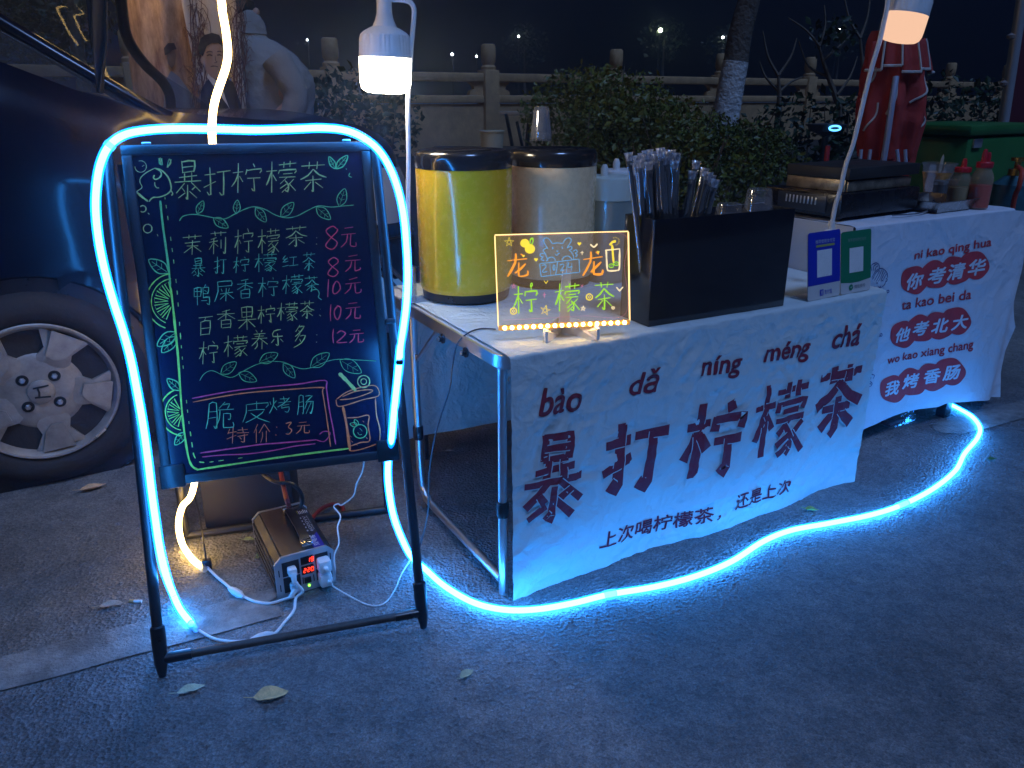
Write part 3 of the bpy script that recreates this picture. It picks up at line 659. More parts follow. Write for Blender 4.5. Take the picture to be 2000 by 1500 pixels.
for w_, q in (('ni kao qing hua', [(842, 215), (1370, 118), (1360, 195), (835, 290)]), ('ta kao bei da', [(760, 560), (1228, 478), (1220, 545), (755, 628)]), ('wo kao xiang chang', [(668, 955), (1235, 828), (1226, 905), (660, 1025)])):
    mb = MB(); type_on(mb, w_, [P2(*p) for p in q], fs2(0.0014), 0.024, 5, FN * .0002); mb.build('pinyin', M['redink'], c2, smooth=True)
mb = MB()
def pen2(pts, wd=0.0024, n=4, closed=False):
    ps = [V((*P2(*p), 0)) for p in pts]; ps = cr(ps, n, closed) if len(ps) > 2 else ps
    if closed: ps.append(ps[0])
    ws = [fs2(0.0016)(p.x, p.y) for p in ps]
    mb.ribbon(ws, wd, lambda p, t_: t_.cross(FN).normalized())
circ = lambda x, y, r, n=10, a0=0, a1=360, ry=None: [(x + r * math.cos(R(a0 + (a1 - a0) * i / n)), y + (ry or r) * math.sin(R(a0 + (a1 - a0) * i / n))) for i in range(n + 1)]
for q in ([(530, 350), (528, 315), (555, 295), (582, 305), (588, 335), (575, 355)], [(540, 350), (545, 318), (570, 302)], [(552, 352), (560, 325), (580, 315)], [(530, 400), (560, 350), (605, 335), (640, 360), (648, 400)], [(535, 410), (555, 370), (575, 350)], [(548, 418), (572, 380), (590, 348)],
          [(563, 425), (585, 390), (605, 345)], [(580, 425), (600, 395), (620, 348)], [(600, 420), (618, 385), (632, 360)], [(618, 415), (632, 385), (642, 372)], [(636, 405), (645, 412), (640, 425), (632, 428)], [(636, 420), (625, 450), (600, 468), (570, 472), (548, 462)],
          [(562, 440), (570, 434), (578, 440)], [(604, 424), (612, 418), (618, 424)], [(580, 460), (590, 466), (602, 456)], [(600, 470), (615, 490), (640, 500)], circ(652, 496, 9), [(560, 828), (590, 815), (602, 806)], circ(610, 800, 9),
          [(520, 1075), (535, 1065), (525, 1090), (545, 1100), (535, 1120)], [(545, 1050), (560, 1045), (550, 1075), (570, 1085), (560, 1110)], [(500, 1140), (530, 1125), (555, 1140), (545, 1160), (515, 1165), (498, 1150)], [(505, 1150), (530, 1138), (550, 1148)]): pen2(q)
mb.build('line_drawing', M['navyink'], c2, smooth=True)

# ------------------------------------------------------------------ the menu board on its folding stand
fL, fR = at(318, 1325), at(828, 1230); BX = (fR - fL).normalized(); WB = (fR - fL).length; BN = V((BX.y, -BX.x, 0))   # towards the viewer
bc = (fL + fR) / 2; tc_ = af(476, 279, 1.703); LEAN = (tc_ - bc)                   # legs' plane
sl_ = LEAN - BX * LEAN.dot(BX); SU = sl_.normalized(); LN = BX.cross(SU).normalized()
if LN.y > 0: LN = -LN
def leg_pt(a, b_, off=0.0): return bc + BX * a + SU * b_ + LN * off
def onleg(px, py, off=0.0): return onp(px, py, bc + LN * off, LN)
HB = sl_.length
# the panel hangs from the top of the legs, its foot set back a little
pb = af(546, 921, 1.536); pd = tc_ - pb; PU = (pd - BX * pd.dot(BX)).normalized(); PN = BX.cross(PU).normalized()
if PN.y > 0: PN = -PN
PC = pb
def onpan(px, py, off=0.0): return onp(px, py, PC + PN * off, PN)
pu = lambda p: ((p - PC).dot(BX), (p - PC).dot(PU))
(x0, y0), (x1, _), (xa, y1), (xb, _) = pu(onpan(320, 958)), pu(onpan(776, 885)), pu(onpan(240, 284)), pu(onpan(716, 277))
hx = (max(x1 - x0, xb - xa)) / 2; xm = (x0 + x1 + xa + xb) / 4; pan = lambda a, b_, off=0.0: PC + BX * (xm + a) + PU * b_ + PN * off
yb = (pu(onpan(320, 958))[1] + pu(onpan(776, 885))[1]) / 2; yt = (y1 + pu(onpan(716, 277))[1]) / 2; PH = yt - yb
t = thing('menu_board', 'black hand lettered menu board on a folding stand, outlined in blue light', 'menu board', bc)
mb = MB()
for a in (-1, 1):
    q = a * (WB / 2); mb = MB(); mb.tube([leg_pt(q, 0.07), leg_pt(q, HB)], 0.0105, 14); mb.build('leg', M['blkmetal'], t)
    mb = MB(); mb.lathe([(0.0, 0.0), (0.007, 0.004), (0.0125, 0.03), (0.0145, 0.075), (0.0145, 0.105), (0.012, 0.108)], leg_pt(q, 0.0), 16, SU); mb.build('foot', M['blk'], t)
mb = MB(); mb.tube([leg_pt(-WB / 2, .040), leg_pt(WB / 2, .040)], 0.0088, 12); mb.build('crossbar', mat('worn_bar', (0.055, 0.048, 0.042), 0.55, var=(28, 0.6), bump=[(60, .002)]), t)
for a in (-1, 1): mb = MB(); mb.tube([leg_pt(a * (WB / 2 - .008), .040), leg_pt(a * (WB / 2 - .06), .040)], 0.0112, 12); mb.build('crossbar_sleeve', M['blk'], t)
rl, rr = at(365, 1045, 0.012), at(757, 994, 0.012); rtl, rtr = leg_pt(-WB / 2 + .02, HB - .03, -.03), leg_pt(WB / 2 - .02, HB - .03, -.03)
for a, b_ in ((rl, rtl), (rr, rtr)): mb = MB(); mb.tube([a, b_], 0.010, 12); mb.build('leg', M['blkmetal'], t)
mb = MB(); mb.tube([rl, rr], 0.0105, 12); mb.build('crossbar', M['blkmetal'], t)
mb = MB(); fw = 0.020
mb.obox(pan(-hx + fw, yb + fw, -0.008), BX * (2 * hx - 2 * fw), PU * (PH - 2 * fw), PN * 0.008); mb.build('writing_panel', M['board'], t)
mb = MB()
for o, e1, e2 in ((pan(-hx, yb, -.012), BX * 2 * hx, PU * fw), (pan(-hx, yt - fw, -.012), BX * 2 * hx, PU * fw), (pan(-hx, yb + fw + .0005, -.012), BX * fw, PU * (PH - 2 * fw - .001)), (pan(hx - fw, yb + fw + .0005, -.012), BX * fw, PU * (PH - 2 * fw - .001))):
    mb.obox(o, e1, e2, PN * 0.018, 0.003)
mb.build('panel_frame', M['blkmetal'], t)
for q_ in (-hx - .004, hx - .046): mb = MB(); mb.obox(pan(q_, yb - .006, -.014), BX * .05, PU * .05, PN * .0225, .003); mb.build('corner_bracket', M['blk'], t)
for a in (-1, 1):
    mb = MB(); c_ = pan(a * (hx - .05), yt, 0.0); mb.obox(c_ - BX * .009, BX * .018, PU * .005, PN * .006, .0015); mb.build('hook', M['alu'], t)
mb = MB(); c_ = onleg(764, 632, .012); mb.obox(c_ - BX * .012, BX * .024, SU * .012, LN * -.03, .003); mb.build('hinge', M['blk'], t)
MENU = t

# strokes of the hand written characters in 0..100 boxes (x right, y down)
K = {}
def S(s): return [[tuple(float(q) for q in p.split(',')) for p in st.split()] for st in s.split(';')]
K['木'] = S('5,30 95,27;52,0 50,100;50,32 28,58 4,76;58,42 92,62'); K['宁'] = S('48,0 56,12;10,20 6,38;10,22 92,20 84,36;15,52 90,49;53,51 55,96 36,86')
K['蒙'] = S('5,11 95,8;32,0 33,21;66,0 64,20;9,27 5,40;9,29 94,27 85,39;28,40 74,39;10,52 90,49;50,51 14,72;38,62 56,78 52,99 40,92;50,72 14,88;54,84 18,101;84,57 60,73;58,72 94,98')
K['暴'] = S('28,0 30,28;28,1 72,0 70,28;31,14 70,13;30,27 70,26;18,40 82,37;38,30 36,52;62,29 64,52;4,54 96,51;38,55 8,80;60,54 95,78;50,60 50,97 41,90;28,68 37,77;16,93 40,80;76,64 62,74;56,76 82,95')
K['打'] = S('4,29 42,24;25,2 27,92 13,83;2,67 46,49;50,20 98,15;76,17 77,95 61,85'); K['茶'] = S('8,14 92,10;34,2 35,24;66,1 64,23;50,24 30,44 5,57;50,26 72,44 96,54;22,61 78,58;50,46 51,98 43,91;43,66 18,89;58,66 85,87')
K['茉'] = S('8,12 92,9;34,1 35,22;66,0 64,21;14,40 86,36;24,57 78,54;50,27 50,100;48,58 10,90;53,58 92,87'); K['莉'] = S('8,12 92,9;34,1 35,22;66,0 64,21;42,28 14,37;6,49 52,45;29,34 29,99;28,50 4,80;32,54 50,69;66,38 66,75;88,28 88,97 75,90')
K['红'] = S('24,4 6,32 30,30;34,20 8,58 36,52;4,88 38,76;48,22 92,19;69,22 69,82;42,85 99,81'); K['鸭'] = S('6,14 8,57;6,15 44,13 44,56;8,34 44,33;8,56 44,54;25,15 25,98;73,2 64,14;58,15 58,63;58,16 88,15 86,42 80,37;68,26 75,34;58,44 86,43;58,63 94,61 90,95 79,90;46,80 80,77')
K['屎'] = S('16,8 84,5 84,30;18,30 84,28;17,8 16,50 1,98;34,42 42,52;78,40 70,52;26,63 92,59;58,38 58,99;56,64 28,90;60,64 96,90'); K['香'] = S('70,3 30,12;5,27 95,23;50,8 50,52;48,28 8,53;52,28 95,50;28,58 29,98;28,59 74,57 73,98;29,77 73,76;29,97 73,95')
K['百'] = S('5,8 95,5;53,8 43,28;20,30 22,98;20,31 80,29 79,98;22,63 79,61;22,96 79,94'); K['果'] = S('24,4 26,48;24,5 76,3 74,48;26,26 75,25;26,47 74,46;4,63 97,59;50,4 50,100;48,63 8,95;52,63 93,93')
K['养'] = S('32,2 40,14;68,0 60,13;18,21 82,18;24,34 76,31;5,48 95,44;52,18 44,50 5,81;54,47 95,75;38,62 36,84 25,99;64,60 64,99'); K['乐'] = S('78,3 28,14 22,46 88,43;55,27 56,97 43,89;32,58 12,83;73,58 92,79')
K['多'] = S('48,0 20,29;42,10 74,7 52,32 20,50;38,22 49,33;54,38 18,72;48,50 84,47 56,80 12,101;42,62 55,72'); K['元'] = S('25,13 75,9;5,39 95,34;40,39 33,72 4,98;62,37 60,86 69,95 93,93 93,76')
K['脆'] = S('9,6 9,60 1,97;9,7 36,5 36,94 27,89;10,34 36,33;9,59 36,57;66,1 46,25;60,11 84,9 73,27;43,31 98,28;49,31 45,64 32,98;60,45 86,43 84,67 76,64;60,45 60,88 69,95 97,92 96,79')
K['皮'] = S('14,16 14,52 1,97;14,17 92,13 84,32;50,0 50,44;20,47 80,42 54,76 12,99;30,56 58,81 99,99'); K['烤'] = S('8,30 11,45;34,26 26,42;20,5 20,50 1,97;22,56 37,79;50,17 84,14;66,1 66,32;42,35 99,31;91,7 70,38 41,63;60,50 90,47;62,50 58,67 88,64 84,93 71,88')
K['肠'] = S('9,6 9,60 1,97;9,7 36,5 36,94 27,89;10,34 36,33;9,59 36,57;48,9 88,6 52,37 95,34 87,93 73,86;66,38 43,73;81,38 53,95'); K['特'] = S('16,10 7,37;8,31 44,26;27,2 27,99;1,67 46,50;54,17 93,13;72,2 72,32;46,37 99,33;50,57 97,53;80,40 80,95 67,88;58,66 67,77')
K['价'] = S('26,2 3,47;17,28 17,99;66,4 35,49;66,8 99,45;54,42 54,66 41,99;78,42 78,99'); K['龙'] = S('4,31 94,25;40,1 37,42 2,99;54,40 53,86 62,97 95,94 96,75;88,46 64,66 38,86;66,3 79,14')
K['8'] = S('88,12 50,0 14,18 40,44 86,74 56,100 12,84 40,52 84,24 88,12'); K['1'] = S('60,0 46,50 40,100'); K['0'] = S('46,0 12,36 16,86 50,100 88,64 82,16 46,0'); K['2'] = S('10,20 46,0 86,24 50,66 8,98 96,94'); K['3'] = S('14,8 70,2 44,40 84,66 56,98 16,94'); K[':'] = S('40,0 55,6;38,94 53,100')
def sub(c, x0, x1): return [[(x0 + x * (x1 - x0) / 100, y) for x, y in st] for st in K[c]]
K['柠'] = sub('木', 0, 40) + sub('宁', 42, 100); K['檬'] = sub('木', 0, 38) + sub('蒙', 38, 100)
crnd = random.Random(5)
bigm, gapm = MB(), MB()
for ch, q in BIG:                                # cut paper style: every broad stroke keeps a thin gap to the one under it
    TL, TR, BR, BL = [V((*p, 0)) for p in q]; k_ = 0
    dense = ch in '暴檬'
    for st in K[ch]:
        ps = [lerp(lerp(TL, TR, x / 100), lerp(BL, BR, x / 100), y / 100) for x, y in st]
        fine = [ps[0]]
        for a, b_ in zip(ps, ps[1:]):
            n_ = max(1, int((b_ - a).length / 7)); fine += [a.lerp(b_, i / n_) for i in range(1, n_ + 1)]
        d0 = (fine[1] - fine[0]).normalized() * 3; fine[0] = fine[0] - d0
        hor = abs(ps[-1].x - ps[0].x) > abs(ps[-1].y - ps[0].y) * 1.2
        wd = (.0180 if hor else .0205) if dense else (.026 if hor else .0315)
        if ch == '茶' : wd *= 1.0
        for mbx, add_, lf in ((gapm, .0050, .0010 + .00024 * k_), (bigm, 0, .00112 + .00024 * k_)):
            vs = []
            for i, p in enumerate(fine):
                t_ = (fine[min(i + 1, len(fine) - 1)] - fine[max(i - 1, 0)]).normalized(); c = skirt1(*uv1(p.x, p.y), lf)
                e = skirt1(*uv1(p.x + t_.x, p.y + t_.y), lf) - c; sd = e.cross(FN).normalized(); g = (wd * (.86 + .28 * i / len(fine)) + add_) / 2
                vs += [c + sd * g, c - sd * g]
            mbx.add(vs, [(2 * i, 2 * i + 1, 2 * i + 3, 2 * i + 2) for i in range(len(fine) - 1)])
        k_ += 1
bigm.build('large_characters', M['ink'], c1, smooth=True); gapm.build('character_gaps', M['cloth'], c1, smooth=True)
def pen(mb, pts, fn, wd, side, n=4, smooth=True, wob=0.0):
    wd = wd * (PENW if fn is fb else 1.0)
    ps = [V((p[0] + crnd.gauss(0, wob), p[1] + crnd.gauss(0, wob), 0)) for p in pts]
    if len(ps) > 2 and smooth: ps = cr(ps, n)
    mb.ribbon([fn(p.x, p.y) for p in ps], wd, side)
PENW = 0.68
def hand(mb, ch, box, fn, wd, side, wob=0.6, n=4):
    (ax, ay), (bx, by) = box
    for st in K[ch]:
        pen(mb, [(ax + x / 100 * (bx - ax), ay + y / 100 * (by - ay) - (x - 50) / 100 * (bx - ax) * 0.04) for x, y in st], fn, wd * crnd.uniform(0.85, 1.2), side, n if ch in '0823' else 2, True, wob)
def chalk(name, c, em=0.0): return mat(name, c, 0.7, emit=c, es=em, var=(90, 0.35))  # faint emission added so stroke colours hold under the blue light
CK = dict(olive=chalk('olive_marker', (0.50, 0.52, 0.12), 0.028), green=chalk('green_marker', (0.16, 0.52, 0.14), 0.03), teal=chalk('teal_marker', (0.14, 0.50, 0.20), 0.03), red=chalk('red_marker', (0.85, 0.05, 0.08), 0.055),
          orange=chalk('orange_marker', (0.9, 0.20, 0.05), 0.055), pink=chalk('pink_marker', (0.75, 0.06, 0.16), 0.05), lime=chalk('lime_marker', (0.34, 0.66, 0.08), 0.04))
pside = lambda p, t_: t_.cross(PN).normalized()
fb = lambda px, py: onpan(px, py, 0.0014)
Z4 = lambda x, y: (220 + x / 3.333, 270 + y / 3.333)
Z5 = lambda x, y: (220 + x / 3.0303, 600 + y / 3.0303)
Z9 = lambda x, y: (230 + x / 10.526, 290 + y / 10.526)
def chars(mb, z, lst, wd, wob=0.6):
    for ch, a, b_, c, d in lst: hand(mb, ch, (z(a, b_), z(c, d)), fb, wd, pside, wob)
mb = MB()
mb = MB(); chars(mb, Z4, [('暴', 398, 150, 582, 405), ('打', 590, 182, 765, 382), ('柠', 778, 165, 975, 355), ('檬', 995, 152, 1202, 352), ('茶', 1215, 150, 1397, 352)], 0.0040); mb.build('olive_lettering', CK['olive'], MENU, smooth=False)
mb = MB(); chars(mb, Z4, [('茉', 450, 628, 588, 758), ('莉', 620, 602, 750, 752), ('柠', 790, 590, 918, 750), ('檬', 945, 590, 1090, 748), ('茶', 1118, 568, 1272, 706), (':', 1315, 645, 1345, 690)], 0.0030); mb.build('olive_lettering', CK['olive'], MENU, smooth=False)
mb = MB(); chars(mb, Z4, [('百', 553, 1158, 655, 1282), ('香', 673, 1112, 802, 1238), ('果', 812, 1095, 938, 1242), ('柠', 943, 1088, 1062, 1202), ('檬', 1068, 1068, 1210, 1188), ('茶', 1215, 1060, 1315, 1172), (':', 1340, 1110, 1368, 1155)], 0.0030); mb.build('olive_lettering', CK['olive'], MENU, smooth=False)
mb = MB(); chars(mb, Z4, [('柠', 563, 1322, 692, 1468), ('檬', 722, 1285, 882, 1422), ('养', 898, 1248, 1012, 1372), ('乐', 1022, 1240, 1118, 1352), ('多', 1168, 1215, 1274, 1362), (':', 1318, 1278, 1345, 1330)], 0.0030); mb.build('olive_lettering', CK['olive'], MENU, smooth=False)
mb = MB()
mb = MB(); chars(mb, Z4, [('暴', 508, 782, 604, 902), ('打', 658, 772, 742, 888), ('柠', 783, 772, 892, 872), ('檬', 922, 748, 1072, 868), ('红', 1103, 758, 1207, 842), ('茶', 1233, 742, 1322, 862)], 0.0026); mb.build('green_lettering', CK['teal'], MENU, smooth=False)
mb = MB(); chars(mb, Z4, [('鸭', 523, 952, 638, 1090), ('屎', 662, 925, 795, 1062), ('香', 802, 915, 922, 1042), ('柠', 948, 905, 1082, 1032), ('檬', 1102, 888, 1242, 1012), ('茶', 1248, 895, 1345, 1000)], 0.0028); mb.build('green_lettering', CK['teal'], MENU, smooth=False)
mb = MB(); pen(mb, [Z4(1290, 990), Z4(1330, 985), Z4(1345, 1010), Z4(1340, 1035), Z4(1362, 1052)], fb, .0026, pside); mb.build('green_flourish', CK['teal'], MENU, smooth=False)
mb = MB(); chars(mb, Z5, [('脆', 553, 560, 722, 722), ('皮', 768, 553, 933, 683), ('烤', 923, 528, 1058, 628), ('肠', 1093, 518, 1192, 638)], 0.0028); mb.build('green_lettering', CK['teal'], MENU, smooth=False)
mb = MB()
chars(mb, Z4, [('8', 1375, 573, 1475, 722), ('元', 1485, 570, 1592, 712), ('8', 1395, 780, 1478, 900), ('元', 1512, 752, 1618, 868), ('1', 1390, 918, 1412, 1032), ('0', 1425, 930, 1488, 1016), ('元', 1508, 902, 1622, 1012), ('1', 1408, 1083, 1432, 1192), ('0', 1438, 1090, 1492, 1176), ('元', 1513, 1062, 1618, 1178), ('1', 1425, 1240, 1445, 1336), ('2', 1453, 1250, 1528, 1332), ('元', 1538, 1238, 1638, 1332)], 0.0032)
mb.build('price_lettering', CK['red'], MENU, smooth=False)
mb = MB()
chars(mb, Z5, [('特', 672, 712, 808, 805), ('价', 832, 688, 933, 803), (':', 955, 708, 982, 755), ('3', 1018, 683, 1068, 752), ('元', 1083, 672, 1168, 748)], 0.0030)
for q in ([(475, 562), (640, 530), (800, 506), (1000, 490), (1235, 475), (1242, 500), (1265, 640), (1290, 825)], [(1325, 545), (1390, 500), (1480, 472), (1545, 463), (1572, 485), (1572, 525), (1480, 548), (1380, 580), (1332, 585), (1322, 548)], [(1345, 548), (1420, 540), (1500, 515), (1540, 495), (1510, 488), (1430, 500), (1360, 530)],
          [(1555, 540), (1562, 640), (1582, 720), (1580, 800)], [(1405, 850), (1440, 848), (1500, 832), (1582, 802)], [(1388, 655), (1450, 652), (1515, 640), (1512, 700), (1522, 788), (1470, 800), (1408, 822)]): pen(mb, [Z5(*p) for p in q], fb, .0036, pside)
pen(mb, [Z5(1362, 585), Z5(1385, 700), Z5(1405, 850)], fb, .0085, pside)
for x, y in ((1420, 690), (1480, 672), (1505, 690), (1405, 760), (1412, 790), (1440, 808), (1500, 770), (1500, 720)): pen(mb, [Z5(x, y), Z5(x + 8, y + 9)], fb, .0024, pside)
mb.build('orange_drawing', CK['orange'], MENU, smooth=False)
mb = MB()
for q, w_ in (([(470, 540), (600, 515), (750, 490), (950, 468), (1100, 455), (1255, 433), (1265, 480), (1282, 600), (1305, 720), (1320, 812)], .0040), ([(520, 863), (750, 830), (880, 812), (1000, 803), (1205, 785)], .0042), ([(530, 886), (650, 875), (800, 868), (950, 848), (1080, 822), (1200, 808)], .0034), ([(1205, 785), (1250, 795), (1280, 765), (1285, 740), (1250, 735), (1225, 752)], .003)): pen(mb, [Z5(*p) for p in q], fb, w_, pside)
mb.build('pink_drawing', CK['pink'], MENU, smooth=False)
def leafline(mb, z, a, b_, wd, fat=0.27, veins=True):
    a, b_ = V((*a, 0)), V((*b_, 0)); d = b_ - a; n = V((-d.y, d.x, 0)) * fat
    p = [a, a + d * .3 + n * .85, a + d * .65 + n * .8, b_, a + d * .65 - n * .8, a + d * .3 - n * .85, a]
    pen(mb, [z(q.x, q.y) for q in cr(p, 3)], fb, wd, pside, smooth=False)
    if veins:
        pen(mb, [z(*(a + d * .1)[:2]), z(*(a + d * .85)[:2])], fb, wd * .7, pside)
        for k in (.35, .6): pen(mb, [z(*(a + d * k)[:2]), z(*(a + d * (k + .12) + n * .6)[:2])], fb, wd * .6, pside); pen(mb, [z(*(a + d * k)[:2]), z(*(a + d * (k + .12) - n * .6)[:2])], fb, wd * .6, pside)
mb = MB()
pen(mb, [Z4(*p) for p in ((435, 538), (455, 510), (500, 497), (550, 497), (600, 506), (700, 525), (745, 520), (790, 496), (860, 462), (920, 446), (990, 462), (1060, 500), (1130, 518), (1200, 506), (1270, 470), (1340, 440), (1420, 448), (1500, 441), (1570, 435))], fb, .0026, pside)
for a, b_ in (((550, 492), (590, 408)), ((805, 492), (812, 402)), ((655, 520), (752, 582)), ((930, 452), (998, 545)), ((1095, 512), (1178, 418)), ((1325, 448), (1418, 527)), ((1475, 445), (1512, 328))): leafline(mb, Z4, a, b_, .0026)
pen(mb, [Z5(*p) for p in ((515, 435), (535, 402), (565, 380), (600, 378), (660, 406), (710, 414), (770, 380), (850, 340), (930, 322), (1010, 325), (1070, 350), (1130, 365), (1200, 350), (1270, 320), (1340, 308), (1440, 312), (1560, 318))], fb, .0019, pside)
for a, b_ in (((640, 395), (732, 325)), ((745, 388), (852, 437)), ((868, 325), (978, 274)), ((1010, 332), (1078, 418)), ((1170, 355), (1282, 272)), ((1345, 312), (1472, 388))): leafline(mb, Z5, a, b_, .0022)
leafline(mb, Z4, (365, 878), (235, 790), .0034); leafline(mb, Z4, (415, 1262), (290, 1352), .0034); leafline(mb, Z4, (415, 1290), (320, 1395), .003)
leafline(mb, Z5, (400, 492), (322, 425), .0034); leafline(mb, Z5, (428, 740), (368, 815), .0032)
pen(mb, [(313, 392), (318, 440), (328, 512), (333, 560)], fb, .0066, pside)
pen(mb, [Z4(310, 165), Z4(318, 175)], fb, .006, pside); 
for q in ([(300, 130), (305, 170)], [(320, 130), (325, 175)], [(365, 135), (355, 185)], [(382, 138), (365, 180)]): pen(mb, [Z4(*p) for p in q], fb, .0034, pside)
for a, b_ in (((1450, 200), (1408, 120)), ((1455, 200), (1530, 112))): leafline(mb, Z4, a, b_, .0034, 0.22)
pen(mb, [Z4(1520, 195), Z4(1522, 205)], fb, .003, pside); pen(mb, [Z4(1545, 225), Z4(1538, 245), Z4(1558, 255)], fb, .0026, pside)
cc_ = lambda z, x, y, r, a0=0, a1=360, n=16: [z(x + r * math.cos(R(lerp(a0, a1, i / n))), y + r * math.sin(R(lerp(a0, a1, i / n)))) for i in range(n + 1)]
pen(mb, cc_(Z5, 1465, 735, 40), fb, .0034, pside); leafline(mb, Z5, (1450, 700), (1405, 690), .0026, .3, False); leafline(mb, Z5, (1452, 700), (1432, 665), .0026, .3, False)
pen(mb, [Z5(1450, 740), Z5(1460, 755), Z5(1475, 752)], fb, .0016, pside); pen(mb, [Z5(1462, 715), Z5(1478, 735)], fb, .0016, pside)
mb.build('leaf_drawing', CK['green'], MENU, smooth=False)
mb = MB()
for q, w_ in (([(750, 410), (580, 500), (470, 605), (458, 700), (500, 800), (395, 880), (385, 925)], .0024), ([(750, 405), (870, 430), (960, 500), (1040, 600), (1090, 740), (1090, 860), (1000, 945), (850, 1000), (720, 1010), (640, 1095)], .0036), ([(385, 890), (480, 980), (620, 1085)], .0060), ([(770, 410), (870, 460), (895, 540), (850, 605), (775, 635), (735, 600), (755, 545)], .0040), ([(760, 690), (765, 760), (800, 805), (850, 810)], .0026), ([(1090, 850), (1130, 930), (1100, 965)], .0032)):
    pen(mb, [Z9(*p) for p in q], fb, w_, pside)
pen(mb, cc_(Z9, 470, 370, 118, -110, 180), fb, .0020, pside); pen(mb, cc_(Z9, 515, 1240, 66, -140, 130), fb, .0032, pside); pen(mb, [Z9(500, 370), Z9(545, 340)], fb, .0022, pside)
for x, y in ((375, 1110), (635, 1340)): pen(mb, [Z9(x - 15, y - 15), Z9(x + 15, y + 15)], fb, .0040, pside)
pen(mb, cc_(Z4, 228, 588, 28), fb, .0030, pside); pen(mb, [Z4(290, 625), Z4(295, 638)], fb, .0030, pside)
for q in ([(855, 195), (895, 330)], [(880, 190), (920, 330)], [(1060, 210), (1090, 290), (1010, 390)], [(1100, 230), (1030, 390)]): pen(mb, [Z9(*p) for p in q], fb, .0036, pside)
pen(mb, [Z5(1340, 390), Z5(1385, 435), Z5(1440, 495)], fb, .0115, pside)
pen(mb, cc_(Z5, 1486, 440, 36), fb, .0034, pside); pen(mb, cc_(Z5, 1486, 440, 17), fb, .0030, pside)
mb.build('lemon_drawing', CK['olive'], MENU, smooth=False)
mb = MB()
pen(mb, [(333, 560), (338, 600), (344, 660), (348, 700), (355, 800), (364, 872), (372, 905), (384, 916), (400, 915), (520, 897), (600, 886), (681, 876)], fb, .0062, pside)
dl = cr([V((*p, 0)) for p in ((322, 385), (334, 470), (345, 560), (352, 650), (358, 720), (366, 800), (374, 860), (380, 892), (396, 903), (450, 897), (560, 883), (680, 872))], 12)
acc = 0.0; seg = []
for a, b_ in zip(dl, dl[1:]):
    acc += (b_ - a).length; on = (acc % 21) < 13
    if on: seg.append(a)
    elif len(seg) > 1: pen(mb, [(p.x, p.y) for p in seg], fb, .0036, pside, smooth=False); seg = []
    else: seg = []
pen(mb, cc_(Z4, 400, 1062, 182, 108, 262), fb, .0036, pside); pen(mb, cc_(Z4, 402, 1062, 150, 112, 262), fb, .0026, pside)
for k in range(7):
    a0 = 112 + k * 21; q = [Z4(402 + r_ * math.cos(R(a)), 1062 + r_ * math.sin(R(a))) for r_, a in ((40, a0 + 8), (128, a0 + 2), (132, a0 + 15), (40, a0 + 8))]
    pen(mb, q, fb, .0030, pside, smooth=False)
pen(mb, cc_(Z5, 420, 620, 140, 95, 250), fb, .0044, pside); pen(mb, cc_(Z5, 420, 620, 108, 98, 250), fb, .0034, pside)
for k in range(5):
    a0 = 105 + k * 28; q = [Z5(415 + r_ * math.cos(R(a)), 620 + r_ * math.sin(R(a))) for r_, a in ((22, a0 + 10), (90, a0 + 2), (92, a0 + 20), (22, a0 + 10))]
    pen(mb, q, fb, .0032, pside, smooth=False)
mb.build('border_drawing', CK['lime'], MENU, smooth=False)

# ------------------------------------------------------------------ the parked car
CO = at(82, 950); CD = V((0.857, 0.515, 0)).normalized(); CN = V((-CD.y, CD.x, 0))
WG = at(122, 948); WT, WNN = (WG - CO).dot(CD), (WG - CO).dot(CN)
def cp(t_, n_, z): return CO + CD * t_ + CN * n_ + UP * z
car = thing('parked_car', 'dark parked car with dusty alloy wheel behind the menu board', 'car', CO)
TN, RC, WC = 1.34, 0.24, 1.62
def plan(a):
    """a in metres along the outline from the rear of the near side round the nose to the far side"""
    s1 = TN - RC + 1.6
    if a < s1: return (-1.6 + a, 0.0), (0, -1)
    a -= s1; q = RC * math.pi / 2
    if a < q: k = a / RC; return (TN - RC + RC * math.sin(k), RC - RC * math.cos(k)), (math.sin(k), -math.cos(k))
    a -= q; s2 = WC - 2 * RC
    if a < s2: return (TN + 0.07 * math.sin(math.pi * a / s2), RC + a), (1, 0)
    a -= s2
    if a < q: k = a / RC; return (TN - RC + RC * math.cos(k), WC - RC + RC * math.sin(k)), (math.cos(k), math.sin(k))
    a -= q; return (TN - RC - a, WC), (0, 1)
AL = (TN - RC + 1.6) * 2 + RC * math.pi + WC - 2 * RC
offz = [(0.20, .06), (.3, .02), (.42, 0), (.62, -.012), (.66, .0), (.80, .02), (.90, .045), (.955, .085), (.985, .15)]
topz = [(-1.6, 1.27), (-.3, 1.255), (.1, 1.215), (.3, 1.13), (.5, 1.075), (.8, 1.045), (1.1, 1.03), (1.5, 1.0)]
def shell(a, z, out=0.0):
    (t_, n_), (nt_, nn_) = plan(a); o = interp(offz, z) - out
    zt = interp(topz, t_); zz = z if z < .6 else .6 + (z - .6) * (zt - .6) / .385
    return cp(t_ - nt_ * o, n_ - nn_ * o, zz)
na, zs = 250, [0.20 + 0.785 * i / 34 for i in range(35)]
mb = MB(); vs = [shell(AL * i / na, z) for z in zs for i in range(na + 1)]; fs = []
arch = lambda p: ((p - CO).dot(CD) - WT) ** 2 + (p.z - 0.30) ** 2 < 0.345 ** 2 and (p - CO).dot(CN) < 0.3
for j in range(34):
    for i in range(na):
        q = (j * (na + 1) + i, j * (na + 1) + i + 1, (j + 1) * (na + 1) + i + 1, (j + 1) * (na + 1) + i)
        if all(arch(vs[k]) for k in q): continue
        fs.append(q)
